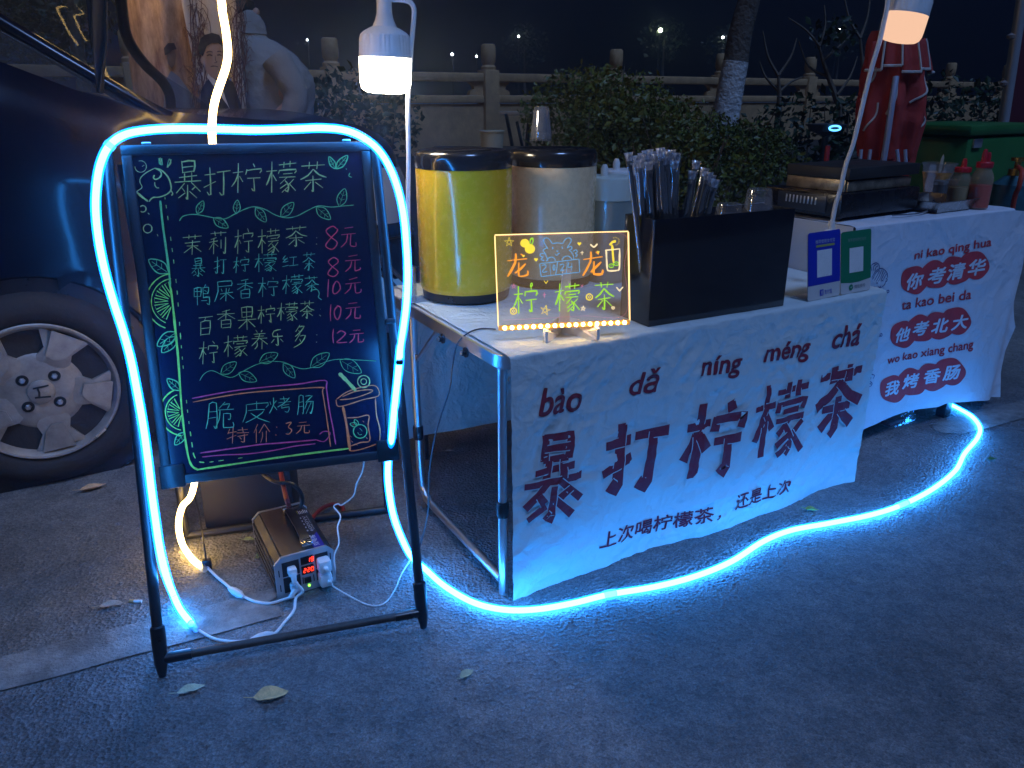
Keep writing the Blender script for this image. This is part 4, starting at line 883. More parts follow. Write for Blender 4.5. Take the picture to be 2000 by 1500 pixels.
for k, p in enumerate(vs):                       # draw the cut edge onto the arch circle
    if arch(p):
        dx, dz = (p - CO).dot(CD) - WT, p.z - 0.30; l_ = math.hypot(dx, dz)
        if l_ > 0.31: f = 0.345 / l_; vs[k] = p + CD * dx * (f - 1) + UP * dz * (f - 1)
mb.add(vs, fs); mb.build('body', M['paint'], car)
mb = MB(); mb.tube([cp(WT + 0.348 * math.cos(R(a)), 0.004, 0.30 + 0.348 * math.sin(R(a))) for a in range(-16, 198, 6)], 0.012, 8); mb.build('arch_lip', M['paint'], car)
mb = MB(); mb.lathe([(0.345, 0.0), (0.35, -0.32), (0.0, -0.32)], CO + CD * WT + UP * 0.30 + CN * 0.012, 28, -CN); mb.build('wheel_well', M['blk'], car)
def hood(u, v):
    a = lerp(1.6 + 0.30, AL - 1.6 - 0.30, u); p = shell(a, .985); t_, n_ = (p - CO).dot(CD), (p - CO).dot(CN)
    q = cp(max(.55, min(t_, .98)), .81, 0); f = v
    pos = p.lerp(V((q.x, q.y, p.z)), f); pos.z = lerp(p.z, 1.055, f) + 0.03 * (1 - (1 - f) ** 2) * (1 - f * .5); return pos
mb = MB(); mb.grid(hood, 120, 14); mb.build('hood', M['paint'], car)
for z_, o_ in ((0.645, 0.0025),):
    mb = MB(); mb.tube([shell(lerp(2.2, 4.4, i / 60), z_, .0015) for i in range(61)], 0.004, 6); mb.build('seam', M['blk'], car)
mb = MB(); mb.grid(lambda u, v: shell(lerp(2.05, AL - 2.05, u), lerp(0.17, 0.50, v), 0.012 + 0.018 * math.sin(v * math.pi)), 110, 8); mb.build('bumper', mat('bumper_black', (0.02, 0.02, 0.024), 0.5), car)
mb = MB(); mb.grid(lambda u, v: shell(lerp(2.42, 2.95, u), lerp(0.69, 0.86, v), 0.006 + 0.01 * math.sin(v * math.pi)), 24, 6); mb.build('headlight', mat('headlamp_lens', (0.3, 0.32, 0.35), 0.08, spec=0.8, coat=1), car)
mb = MB(); mb.grid(lambda u, v: cp(lerp(-1.6, .62, u), lerp(.12, WC - .12, v), .972), 6, 4); mb.build('dashboard', M['blk'], car)
npil = [cp(.54, .15, 1.05), cp(.45, .17, 1.10), cp(.147, .28, 1.31), cp(-.25, .36, 1.60), cp(-.42, .40, 1.67)]
fpil = [af(334, 218, 3.72), af(331, 185, 3.66), af(316, 158, 3.6), af(285, 128, 3.5), af(258, 92, 3.42), af(243, 55, 3.36), af(236, 0, 3.3), af(226, -70, 3.2)]
mb = MB(); mb.tube(cr(npil, 6), 0.024, 10); mb.build('windscreen_pillar', M['paint'], car)
mb = MB(); mb.tube(cr(fpil, 6), 0.022, 10); mb.build('windscreen_pillar', M['paint'], car)
mb = MB(); A_, B_ = cr(npil, 8), cr(fpil, 8)
def wsh(u, v):
    a = A_[min(int(v * (len(A_) - 1)), len(A_) - 1)]; b_ = B_[min(int(v * (len(B_) - 1)), len(B_) - 1)]
    p = a.lerp(b_, u); return p + CD * 0.16 * math.sin(math.pi * u) * (1 - v)
mb.grid(wsh, 20, 24); mb.build('windscreen', M['glass'], car)
mb = MB(); mb.poly([cp(.46, .155, 1.085), cp(.147, .27, 1.295), cp(-.25, .35, 1.59), cp(-.30, .30, 1.45), cp(-.30, .16, 1.25), cp(.1, .155, 1.21), cp(.3, .153, 1.125)]); mb.build('side_window', clear('side_glass', (0.5, 0.52, 0.52), .05, .1, .1, (.5, .52, .5)), car)
mb = MB(); mb.poly([cp(-.35, .30, 1.45), cp(-.35, .38, 1.6), cp(-1.6, .38, 1.62), cp(-1.6, .16, 1.265), cp(-.35, .16, 1.25)]); mb.build('side_window', clear('side_glass_dark', (0.12, 0.12, 0.13), .1, .02), car)
mb = MB(); mb.grid(lambda u, v: cp(lerp(-1.6, -.40, u), lerp(.36, WC - .36, v), 1.64 + .06 * math.sin(math.pi * v)), 8, 10); mb.build('roof', M['paint'], car)
mb = MB(); mb.obox(cp(-.335, .15, 1.24), CD * .045, CN * .02, cp(-.335, .36, 1.6) - cp(-.335, .15, 1.24), .004); mb.build('door_pillar', M['blk'], car)
for (p, r_) in ((cp(.50, .45, 1.0), .05),):
    mb = MB(); mb.tube([cp(.60, .35, 1.035), cp(.52, .75, 1.085), cp(.50, 1.05, 1.10)], .006, 6); mb.build('wiper', M['blk'], car)
# wheel
wc = CO + CD * WT + UP * 0.30 - CN * 0.006; WX = CD; WO = -CN
def wp(r, a, o): return wc + (WX * math.cos(R(a)) + UP * math.sin(R(a))) * r + WO * o
wh = tag(bpy.data.objects.new('wheel', None)); col.objects.link(wh); wh.parent = car; wh.location = wc - CO; ORG[wh] = wc
mb = MB(); mb.lathe([(.20, -.17), (.262, -.165), (.292, -.14), (.301, -.10), (.301, -.04), (.294, -.012), (.272, .010), (.245, .016), (.225, .012), (.213, .004), (.207, -.004), (.200, -.012)], wc, 72, WO,
                    mod=lambda a, z: 1 + (0.006 * (1 if int(a * 32 / math.pi) % 2 else -1) if z < -.02 and z > -.16 else 0)); mb.build('tyre', M['rubber'], wh)
mb = MB(); mb.lathe([(.200, -.10), (.201, -.012), (.2075, .004), (.2085, .010), (.205, .0135), (.199, .012), (.193, .003), (.186, -.012), (.182, -.05)], wc, 72, WO)
for k in range(5):                                                   # five broad blade spokes
    a0 = 62 - 72 * k
    prof = [(.060, -30, -.012), (.112, -24, -.006), (.135, -17, .001), (.194, -22, -.004), (.194, 20, -.004), (.135, 15, .004), (.112, 24, -.004), (.060, 30, -.012)]
    ps = [wp(r, a0 + a, o) for r, a, o in prof]
    mb.prism(ps, -WO * .022)
    mb.prism([wp(.122, a0 - 13, .0022), wp(.190, a0 - 17, .0005), wp(.190, a0 + 10, .0045), wp(.112, a0 + 13, .0045), wp(.104, a0 - 4, .0035)], WO * .006)
mb.lathe([(.0, -.03), (.116, -.03), (.116, -.012), (.108, -.007), (.06, -.006), (.0, -.006)], wc, 40, WO); mb.build('rim', M['rim'], wh)
mb = MB(); mb.lathe([(.198, -.07), (.0, -.07)], wc, 40, WO); mb.build('brake_disc', mat('brake_dark', (0.016, 0.015, 0.015), 0.7, var=(20, .5)), wh)
for k in range(4):
    c_ = wp(.058, 45 + 90 * k, -.0055); mb = MB(); mb.lathe([(.0165, 0), (.0165, .0012), (.0, .0012)], c_, 20, WO); h_ = mb.build('lug_recess', M['blk'], wh)
    mb = MB(); mb.lathe([(.0085, .0012), (.0085, .006), (.006, .009), (.0, .009)], c_, 6, WO); mb.build('lug_nut', M['alu'], h_)
mb = MB(); mb.lathe([(.036, -.006), (.036, .001), (.033, .003), (.0, .0035)], wc, 32, WO); cap_ = mb.build('hub_cap', M['rim'], wh)
mb = MB()
ep = lambda x, y, o=.0042: wc + WX * x * 1.2 + UP * y * 1.2 + WO * o
for pl in ([(-.016, -.0135), (.018, -.0165), (.018, -.0125), (-.004, -.0105), (-.016, -.0095)], [(-.016, .0105), (-.004, .0105), (.018, .0128), (.018, .0168), (-.016, .0142)], [(-.0085, -.0103), (-.004, -.0103), (-.0022, 0), (-.004, .0103), (-.0085, .0103), (-.0068, 0)]): mb.prism([ep(x, y, .003) for x, y in pl], WO * .002)
mb.build('emblem', M['blk'], cap_)
mb = MB(); mb.obox(wp(.1985, -55, .012), (WX * math.cos(R(35)) + UP * math.sin(R(35))) * .034, (WX * math.sin(R(-35)) * 1 + UP * math.cos(R(-35))) * -.008, WO * .003); mb.build('balance_weight', M['alu'], wh)

# black pointed cloth hanging above the windscreen
mb = MB(); 
def flap(u, v):
    y = lerp(-60, 181, v); wdt = lerp(25, 0.6, max(0, (v - .55) / .45) ** 1.2); cx = lerp(184, 195, v)
    p = af(cx + (u - .5) * 2 * wdt * .8, y, 2.06); return p + V((0, .012 * math.sin(u * 9 + v * 2), 0))
mb.grid(flap, 14, 40)
o = tag(mb.build('pennant', mat('black_cloth', (0.012, 0.012, 0.014), 0.8)), 'black pointed cloth tip hanging down in front of the car windscreen', 'pennant')
sd = o.modifiers.new('thick', 'SOLIDIFY'); sd.thickness = 0.004

# printed photo banner behind the bonnet
FB = 3.95
def bpan(cx0, cx1, cb0, cb1, ph):
    def f(u, v, off=0.0):
        y = lerp(-90, 262, v); k = (y + 90) / 352; x = lerp(lerp(cx0, cb0, k), lerp(cx1, cb1, k), u)
        d = .035 * math.sin(u * 7 + ph + k * 1.5) + .02 * math.sin(u * 13 + k * 3 + ph)
        return af(x, y, FB + d - off)
    return f
pL, pR = bpan(222, 342, 272, 400, 1.0), bpan(336, 452, 405, 486, 4.0)
def banner_mat(name, c1, c2, sc):
    m = mat(name, c1, 0.8); t = m.node_tree; b = t.nodes['Principled BSDF']; tc = t.nodes.new('ShaderNodeTexCoord'); mp = t.nodes.new('ShaderNodeMapping'); mp.inputs['Scale'].default_value = sc
    n = t.nodes.new('ShaderNodeTexNoise'); n.inputs['Scale'].default_value = 6; n.inputs['Detail'].default_value = 8; n.inputs['Roughness'].default_value = .7
    r = t.nodes.new('ShaderNodeValToRGB'); r.color_ramp.elements[0].position = .38; r.color_ramp.elements[1].position = .62; r.color_ramp.elements[0].color = (*c1, 1); r.color_ramp.elements[1].color = (*c2, 1)
    t.links.new(tc.outputs['Object'], mp.inputs[0]); t.links.new(mp.outputs[0], n.inputs['Vector']); t.links.new(n.outputs[0], r.inputs[0]); t.links.new(r.outputs[0], b.inputs['Base Color']); return m
mb = MB(); mb.grid(pL, 50, 60); bL = tag(mb.build('photo_banner', banner_mat('brown_print', (.24, .13, .08), (.62, .42, .28), (3.0, 1, .7))), 'brown toned left half of the printed photo banner seen through the windscreen', 'banner', None)
mb = MB(); mb.grid(pR, 50, 60); bR = tag(mb.build('photo_banner', banner_mat('pale_print', (.52, .43, .33), (.66, .57, .46), (1, 1, .5))), 'pale right half of the photo banner showing a suited man among reeds', 'banner', None)
def inv(px, py):                                   # pixel -> (u, v) on the right half
    v = (py + 90) / 352; return (px - lerp(336, 405, v)) / (lerp(452, 486, v) - lerp(336, 405, v)), v
fR_ = lambda px, py, off=.006: pR(*inv(px, py), off)
def patch(name, pts, m, off, par=bR, fn=fR_):
    ps = [V((*p, 0)) for p in pts]; vs, fs = refine(ps, [tuple(range(len(ps)))], (1, 1), 9)
    mb = MB(); mb.add([fn(v.x, v.y, off) for v in vs], fs); mb.build(name, m, par, smooth=True)
mb = MB(); rnd = random.Random(21)
for _ in range(150):
    x = rnd.choice([rnd.uniform(368, 480), rnd.uniform(455, 480), rnd.uniform(372, 400)]); y = rnd.uniform(40, 225); l_ = rnd.uniform(30, 90)
    pts = [(x, y), (x + rnd.uniform(-8, 8), y - l_ * .6), (x + rnd.uniform(-18, 18), y - l_)]
    mb.ribbon([fR_(p.x, p.y, .004) for p in cr([V((*p, 0)) for p in pts], 3)], rnd.uniform(.002, .005), lambda p, t_: t_.cross(V((0, -1, 0))).normalized())
    e = pts[-1]
    for k in range(4): mb.ribbon([fR_(e[0], e[1], .004), fR_(e[0] + rnd.uniform(-10, 10), e[1] + rnd.uniform(-2, 14), .004)], .0022, lambda p, t_: t_.cross(V((0, -1, 0))).normalized())
mb.build('printed_reeds', mat('reed_print', (.13, .06, .045), .8), bR)
skin_p = mat('printed_skin', (.40, .25, .18), .8); dark_p = mat('printed_suit', (.03, .025, .035), .8); wht_p = mat('printed_shirt', (.66, .62, .55), .8)
patch('printed_man', [(392, 232), (392, 178), (402, 160), (412, 148), (420, 152), (430, 150), (442, 152), (455, 160), (466, 190), (478, 232)], dark_p, .010)
patch('printed_face', [(393, 112), (396, 100), (402, 88), (415, 82), (428, 84), (434, 95), (435, 112), (432, 128), (425, 140), (426, 152), (416, 156), (408, 146), (401, 136), (398, 126), (393, 124), (391, 116)], skin_p, .013)
patch('printed_hair', [(389, 104), (387, 92), (391, 76), (400, 68), (414, 64), (428, 68), (434, 80), (434, 90), (426, 84), (414, 84), (404, 90), (399, 102), (396, 110), (392, 106)], mat('printed_hair', (.025, .02, .025), .8), .016)
patch('printed_shirt', [(406, 143), (412, 150), (424, 158), (430, 150), (434, 170), (440, 190), (452, 222), (446, 208), (428, 172), (416, 160), (404, 150)], wht_p, .0145)
mb = MB()
for q, wd in (([(403, 103), (409, 100), (416, 102)], .005), ([(424, 101), (429, 100), (433, 102)], .005), ([(404, 109), (409, 107), (415, 109)], .006), ([(424, 108), (429, 107), (433, 109)], .006), ([(420, 108), (421, 118), (424, 121), (418, 123)], .003), ([(411, 130), (419, 129), (426, 131)], .005)):
    mb.ribbon([fR_(p.x, p.y, .018) for p in cr([V((*p, 0)) for p in q], 3)], wd, lambda p, t_: t_.cross(V((0, -1, 0))).normalized())
mb.build('printed_features', mat('printed_brown', (.10, .05, .04), .8), bR)
invL = lambda px, py: ((px - lerp(222, 272, (py + 90) / 352)) / (lerp(342, 400, (py + 90) / 352) - lerp(222, 272, (py + 90) / 352)), (py + 90) / 352)
fL_ = lambda px, py, off=.006: pL(*invL(px, py), off)
patch('printed_face', [(326, 108), (330, 98), (340, 96), (344, 108), (342, 126), (335, 134), (328, 124)], mat('printed_dim_skin', (.20, .13, .10), .8), .010, bL, fL_)
patch('printed_hair', [(322, 108), (320, 94), (328, 84), (340, 84), (345, 96), (336, 98), (328, 106)], mat('printed_dim_hair', (.05, .035, .035), .8), .013, bL, fL_)
patch('printed_figure', [(318, 240), (322, 160), (334, 138), (350, 150), (372, 180), (390, 240)], mat('printed_blue_coat', (.22, .23, .27), .8), .008, bL, fL_)

# person stooping behind the bonnet
FP = 4.2
pj = lambda px, py, df=0.0: af(px, py, FP + df)
hip = pj(534, 318); gz = lambda p: V((p.x, p.y, 0))
per = thing('person', 'person in a grey padded hooded jacket stooping behind the car bonnet', 'person', V((hip.x, hip.y, 0)))
def skinmesh(name, chains, m, sub=2, root=0):
    vs, es, rs = [], [], []; idx = {}
    for ch in chains:
        prev = None
        for p, r_ in ch:
            k = tuple(round(q, 4) for q in p)
            if k not in idx: idx[k] = len(vs); vs.append(V(p)); rs.append(r_)
            if prev is not None: es.append((prev, idx[k]))
            prev = idx[k]
    me = bpy.data.meshes.new(name); me.from_pydata([v - ORG[per] for v in vs], es, []); me.materials.append(m)
    o = bpy.data.objects.new(name, me); col.objects.link(o); o.parent = per; ORG[o] = ORG[per]
    sk = o.modifiers.new('skin', 'SKIN'); sk.use_smooth_shade = True
    for d, r_ in zip(me.skin_vertices[0].data, rs): d.radius = (r_, r_); d.use_root = False
    me.skin_vertices[0].data[root].use_root = True
    s_ = o.modifiers.new('sub', 'SUBSURF'); s_.levels = sub; s_.render_levels = sub; return o
mid, che, nek, hed = pj(537, 220), pj(528, 150), pj(495, 88), pj(474, 42)
kneeL, kneeR = V((hip.x - .09, FP + .05, .45)), V((hip.x + .10, FP - .03, .45)); ankL, ankR = V((hip.x - .10, FP + .1, .08)), V((hip.x + .12, FP + .05, .08))
shN, elN, haN = pj(545, 148), pj(578, 195, -.17), pj(515, 257, -.17)
shF, elF, haF = pj(530, 148), pj(512, 195, .16), pj(480, 230, .16)
skn = mat('skin', (.42, .26, .19), .6)
skinmesh('body', [[(hip, .13), (mid, .12), (che, .12), (nek, .055), (hed, .085), (hed + V((-.03, 0, .03)), .07)], [(che, .12), (elN, .04), (haN, .03), (haN + V((-.07, 0, -.02)), .022)], [(che, .12), (elF, .04), (haF, .03), (haF + V((-.07, 0, -.02)), .022)],
                  [(hip, .13), (kneeL, .06), (ankL, .04)], [(hip, .13), (kneeR, .06), (ankR, .04)]], skn)
jm = mat('grey_padded_cloth', (.25, .245, .235), .85, bump=[(8, .02), (26, .006)])
SPX = FP / 1.06 / FPX
jl = cr([V((y, cx, hw)) for y, cx, hw in ((10, 468, 14), (24, 475, 27), (42, 480, 32), (58, 484, 33), (72, 492, 33), (86, 503, 44), (108, 516, 57), (140, 529, 69), (175, 538, 75), (215, 538, 74), (262, 535, 68), (322, 533, 63))], 8)
def jack(u, v):
    q = jl[min(int(v * (len(jl) - 1) + .5), len(jl) - 1)]; a = u * 2 * math.pi; p = af(q.y, q.x, FP); hw = q.z * SPX
    fold = .024 * noise.noise(V((math.cos(a) * 1.2 + q.x * .012, math.sin(a) * 1.2, q.x * .018))) + .006 * (1 - 2 * abs(noise.noise(V((math.cos(a) * 2 - q.x * .02, math.sin(a) * 2, q.x * .045)))))
    seam = -.010 if 68 < q.x < 78 else 0
    k = 1 + (fold + seam) / max(hw, .05) * min(1, hw / .1)
    return p + V((math.cos(a) * hw * k, math.sin(a) * hw * .8 * k, 0))
mb = MB(); mb.grid(jack, 64, len(jl) - 1); mb.poly([jack(k / 64, 0) for k in range(64)]); mb.build('jacket', jm, per)
for pts_, df in ((((536, 112), (562, 150), (578, 195), (556, 238), (512, 258)), -.17), (((520, 112), (520, 160), (505, 205), (478, 232)), .16)):
    cp_ = cr([af(x, y, FP + df) for x, y in pts_], 7); mb = MB(); mb.tube(cp_, [(27 - 9 * k / len(cp_) + 0.8 * math.sin(k * .9)) * SPX for k in range(len(cp_))], 18); mb.build('sleeve', jm, per)
    mb = MB(); e_ = cp_[-1]; d_ = (cp_[-1] - cp_[-2]).normalized(); mb.tube([e_ - d_ * .01, e_ + d_ * .025], 18 * SPX, 14); mb.build('cuff', M['blk'], per)
skinmesh('trousers', [[(hip, .15), (kneeL, .085), (ankL, .07)], [(hip, .15), (kneeR, .085), (ankR, .07)]], mat('dark_trousers', (.03, .03, .04), .8))
for a_ in (ankL, ankR): skinmesh('shoe', [[(V((a_.x, a_.y, .05)), .045), (V((a_.x - .12, a_.y - .04, .035)), .033)]], M['blk'])
mb = MB(); mb.lathe([(0, -.02), (.05, -.01), (.088, .03), (.09, .07), (.06, .10), (0, .11)], hed + V((-.01, .01, .0)), 20, V((-.3, .1, 1))); mb.build('hair', mat('black_hair', (.012, .011, .011), .5), per)
mb = MB(); e_ = pj(503, 22, -.03); mb.tube(cr([pj(494, 34), pj(499, 25), pj(504, 18)], 4), [.012, .014, .016, .017, .018, .018, .017, .015, .010], 10); mb.build('ear', skn, per)

# ------------------------------------------------------------------ lights that are lit: neon ropes, bulbs
lg = lambda x, y, o=.021: onleg(x, y, o)
bp_ = [at(374, 1218, .014), at(352, 1190, .016), at(336, 1155, .035), V(lg(322, 1115, .02)), lg(311, 1065), lg(303, 1010), lg(296, 960), lg(289, 900), lg(281, 840), lg(269, 770), lg(255, 700), lg(240, 645), lg(222, 590), lg(205, 530), lg(193, 470), lg(187, 410), lg(189, 360), lg(197, 318), lg(214, 284),
       lg(244, 263), lg(290, 254), lg(350, 251), lg(420, 252), lg(500, 254), lg(570, 252), lg(630, 250), lg(676, 255), lg(711, 270), lg(740, 294), lg(762, 329), lg(778, 372), lg(788, 420), lg(793, 470), lg(796, 530), lg(794, 590), lg(788, 640), lg(782, 678, .014), af(780, 705, 1.47), af(776, 745, 1.53), af(770, 800, 1.58), af(765, 855, 1.61),
       af(758, 905, 1.615), af(759, 950, 1.615), af(768, 1005, 1.62), af(785, 1052, 1.625)]
bp_ += [at(x, y, .012) for x, y in ((804, 1088), (832, 1113), (870, 1146), (925, 1177), (985, 1191), (1050, 1190), (1120, 1178), (1190, 1161), (1280, 1146), (1360, 1125), (1430, 1096), (1490, 1058), (1545, 1036), (1620, 1022), (1700, 1006), (1762, 986), (1822, 955), (1866, 919), (1884, 886), (1908, 857), (1914, 836), (1900, 815), (1876, 800), (1846, 785))]
neon = thing('neon_rope_light', 'glowing blue neon rope outlining the board and snaking along the asphalt', 'rope light', at(804, 1088, 0))
full = cr(bp_, 7)
mb = MB(); mb.tube(full, 0.0066, 12); mb.build('light_core', M['core'], neon)
mb = MB(); mb.tube(full, 0.0098, 14); mb.build('silicone_sleeve', M['blue'], neon)  # sleeve emits blue itself, painting the glow fringe round the core
clr = clear('clear_joint', (.8, .9, 1), .2, .35, .15, (.7, .85, 1))
for px, py in ((1190, 1161), (1762, 986), (214, 284)):
    i = min(range(len(full)), key=lambda k: (full[k] - (lg(px, py) if px < 800 else at(px, py, .012))).length); mb = MB(); mb.tube(full[i - 1:i + 2], 0.0116, 12); mb.build('joint_sleeve', clr, neon)
i = 0; mb = MB(); mb.tube([full[0], full[0] + (full[0] - full[2]).normalized() * .03], [.0105, .008], 12); mb.build('end_cap', clr, neon)
for px, py in ((781, 706),):
    p = af(px, py, 1.47); mb = MB(); mb.box(p, (.014, .022, .010), 0, .003); mb.build('clip', M['blk'], neon)
wr = thing('neon_rope_light', 'warm white neon rope coming off the asphalt and rising behind the menu board', 'rope light', at(352, 1050, 0))
wpts = [at(392, 1106, .013), at(374, 1090, .013), at(356, 1062, .016), af(349, 1025, 1.70), af(356, 990, 1.74), af(378, 952, 1.78), af(395, 800, 1.80), af(405, 600, 1.80), af(412, 420, 1.78), af(415, 300, 1.745), af(414, 262, 1.74), af(415, 228, 1.74), af(420, 196, 1.74), af(431, 162, 1.74), af(441, 132, 1.74), af(445, 102, 1.74), af(441, 60, 1.74), af(434, 20, 1.74), af(428, -22, 1.75),
        V((-.74, 2.1, 1.66)), V((-1.0, 2.8, 1.72)), V((-1.35, 3.5, 1.69)), V((-1.6, 3.66, 1.66)), V((-2.05, 3.66, 1.68)), V((-2.2, 3.68, 1.74)), V((-1.9, 3.7, 1.77)), V((-1.6, 3.7, 1.76))]  # unseen run added above the banner, only to light it
wf = cr(wpts, 7); mb = MB(); mb.tube(wf, 0.0078, 12); mb.build('light_tube', M['warm'], wr)
mb = MB(); mb.tube([wf[0], wf[0] + (wf[0] - wf[2]).normalized() * .022], [.010, .0085], 12); mb.build('end_cap', clr, wr)

def bulb(name, label, c, R_, axis, dm, hm, loop=True):
    """rechargeable stall bulb; c = centre of the underside"""
    axis = V(axis).normalized(); t = thing(name, label, 'light bulb', c)
    mb = MB(); mb.lathe([(r * R_, z * R_) for r, z in ((0, 0), (.55, .015), (.78, .06), (.92, .17), (.985, .34), (1, .55), (1, 1.30))], c, 40, axis); mb.build('diffuser', dm, t)
    mb = MB(); mb.lathe([(r * R_, z * R_) for r, z in ((1.01, 1.30), (1.02, 1.33), (1.0, 1.45), (.985, 1.95), (.94, 2.1), (.82, 2.22), (.60, 2.34), (.46, 2.40), (.43, 2.48), (.36, 2.62), (.31, 2.80), (.295, 2.86), (.285, 3.34), (0, 3.35))], c, 144, axis,
                       mod=lambda a, z: 1 - (.045 if (1.5 * R_ < z < 2.0 * R_ and int(a * 36 / math.pi) % 9 in (0, 2, 4)) else 0)); mb.build('housing', hm, t)
    if loop:
        b_ = c + axis * 3.33 * R_; sx = axis.cross(V((0, 1, 0))).normalized()
        mb = MB(); mb.tube([b_ + sx * .27 * R_ * math.cos(a) + axis * .36 * R_ * math.sin(a) for a in [math.pi * k / 14 for k in range(15)]], .05 * R_, 8); mb.build('hanging_loop', M['alu'], t)
    return t
RB = at(802, 588, Z1 + .003); FBu = RB.y
b1 = af(754, 183, FBu); R1 = 49.5 * (b1 - V((0, 0, CAMH))).dot(V((0, CP, -SP))) / FPX
bulb('stall_bulb', 'brilliant white stall bulb hanging from the hooked pole over the buckets', b1, R1, (0.035, 0, 1), M['bulb'], M['white'])
t = thing('lamp_pole', 'white bent tube pole standing in a clear clamp holder beside the yellow bucket', 'lamp pole', RB)
ph = [RB + V((0, 0, .01))] + [af(x, y, FBu) for x, y in ((800, 520), (797, 400), (798, 300), (797, 200), (803, 100), (808, 40), (808, 16), (800, 4), (785, 0), (768, -1), (757, -1))]
mb = MB(); mb.tube(cr(ph, 6), .0058, 12); mb.build('pole', M['white'], t)
mb = MB(); mb.lathe([(.0175, 0.002), (.0175, .092), (.0160, .092), (.0160, .002)], RB, 24); mb.build('holder_tube', clear('holder_acrylic', (.86, .93, 1), .15, .12, .08), t)
mb = MB(); mb.obox(RB - EX * .016 - GY * .028 + UP * .001, EX * .062, GY * .056, UP * .004, .0015); mb.obox(RB - EX * .021 - GY * .022 - UP * .04, EX * .0045, GY * .044, UP * .045, .001); mb.obox(RB - EX * .021 - GY * .022 - UP * .044, EX * .045, GY * .044, UP * .004, .001); mb.build('clamp', clear('clamp_acrylic', (.8, .9, 1), .15, .3, .1, (.7, .8, .9)), t)
r2 = [(1622, 453), (1632, 400), (1641, 370), (1652, 322), (1666, 282), (1680, 225), (1693, 170), (1706, 120), (1718, 80), (1726, 45), (1733, 10), (1738, -40)]
PB2 = at(1622, 453, Z2); P2s = [PB2] + [af(x, y, PB2.y) for x, y in r2[1:]]
P2s += [P2s[-1] + V((.02, 0, .05)), P2s[-1] + V((.05, .0, .055))]
t = thing('lamp_pole', 'thin leaning white pole with the dim bulb behind the payment cards', 'lamp pole', PB2)
mb = MB(); mb.tube(cr(P2s, 5), .0062, 12); mb.build('pole', M['white'], t)
mb = MB(); mb.lathe([(.016, 0), (.016, .004), (.009, .008), (.009, .03), (0, .03)], PB2, 16); mb.build('holder', M['white'], t)
FB2 = PB2.y + .02; b2 = af(1755, 83, FB2); R2 = 38.5 * (b2 - V((0, 0, CAMH))).dot(V((0, CP, -SP))) / FPX
bulb('stall_bulb', 'dim peach glowing stall bulb tilting in front of the folded umbrella', b2, R2, (.17, 0, 1), M['bulb2'], M['white'])

# ------------------------------------------------------------------ cables and boxes on the ground
def cable(name, label, pts, r, m, n=6, cat='cable'):
    mb = MB(); mb.tube(cr(pts, n), r, 8); return tag(mb.build(name, m), label, cat)
IH = 0.108; IB0 = at(546, 1172); IY = (at(503, 1009, IH) - at(548, 1101, IH)); IDp = IY.length; IY.normalize(); IX = V((IY.y, -IY.x, 0)); IW = (at(664, 1155) - IB0).dot(IX); print('INV', IDp, IW, IX, (at(664, 1155) - IB0).normalized())
inv_ = thing('power_inverter', 'bronze and black power inverter box with red digits and carrying handle', 'power inverter', IB0 + IX * IW / 2)
ip = lambda x, y, z: IB0 + IX * x + IY * y + UP * z
ch_ = .014
def capring(y, th, e=0.0):
    return [ip(-e, y, .004), ip(IW + e, y, .004), ip(IW + e, y, IH - ch_), ip(IW - ch_, y, IH + e), ip(ch_, y, IH + e), ip(-e, y, IH - ch_)]
mb = MB(); mb.prism(capring(.006, 0), IY * (IDp - .012)); mb.sm = False; mb.build('case', mat('case_black', (.014, .014, .016), .42, var=(30, .2)), inv_)
mb = MB(); mb.obox(ip(ch_ + .004, .0065, IH), IX * (IW * .42), IY * (IDp - .013), UP * .0022, .0008); mb.build('top_plate', mat('bronze_plate', (.11, .08, .052), .42, .55, var=(50, .08)), inv_)
mb = MB()
for k in range(4): mb.obox(ip(-.0045, .012, .014 + .021 * k), IX * .0045, IY * (IDp - .024), UP * .012, .001); mb.obox(ip(IW, .012, .014 + .021 * k), IX * .0045, IY * (IDp - .024), UP * .012, .001)
mb.build('cooling_fin', M['blk'], inv_)
silver = mat('silver_plate', (.52, .53, .55), .36, .6)
for y in (0.0, IDp - .0055):
    mb = MB(); mb.sm = False; mb.prism(capring(y, 0, .003), IY * .0055); fp = mb.build('end_plate', silver, inv_)
    if y == 0: FP_ = fp
def fbox(x0_, z0_, x1_, z1_, d, m, name, par, bev=.0006):
    mb = MB(); mb.obox(ip(x0_, -d, z0_), IX * (x1_ - x0_), IY * d, UP * (z1_ - z0_), bev); return mb.build(name, m, par)
g_ = IW
sk1 = fbox(.014, .058, g_ * .40, IH - .012, .0012, M['blk'], 'socket', FP_); sk2 = fbox(.014, .014, g_ * .40, .055, .0012, M['blk'], 'socket', FP_)
fbox(g_ * .68, .058, g_ - .012, IH - .012, .0012, M['blk'], 'socket', FP_); fbox(g_ * .68, .024, g_ - .012, .055, .0012, M['blk'], 'socket', FP_)
dm_ = mat('display_window', (.02, .004, .006), .15)
d1 = fbox(g_ * .43, .077, g_ * .65, IH - .010, .0012, dm_, 'display', FP_); d2 = fbox(g_ * .43, .050, g_ * .65, .073, .0012, dm_, 'display', FP_)
fbox(g_ * .46, .026, g_ * .58, .041, .003, M['blk'], 'rocker_switch', FP_)
SEG = {'0': 'abcdef', '1': 'bc', '2': 'abged', '9': 'abcdfg'}
rd = emis('red_digit', (1.0, .035, .012), 4.5)
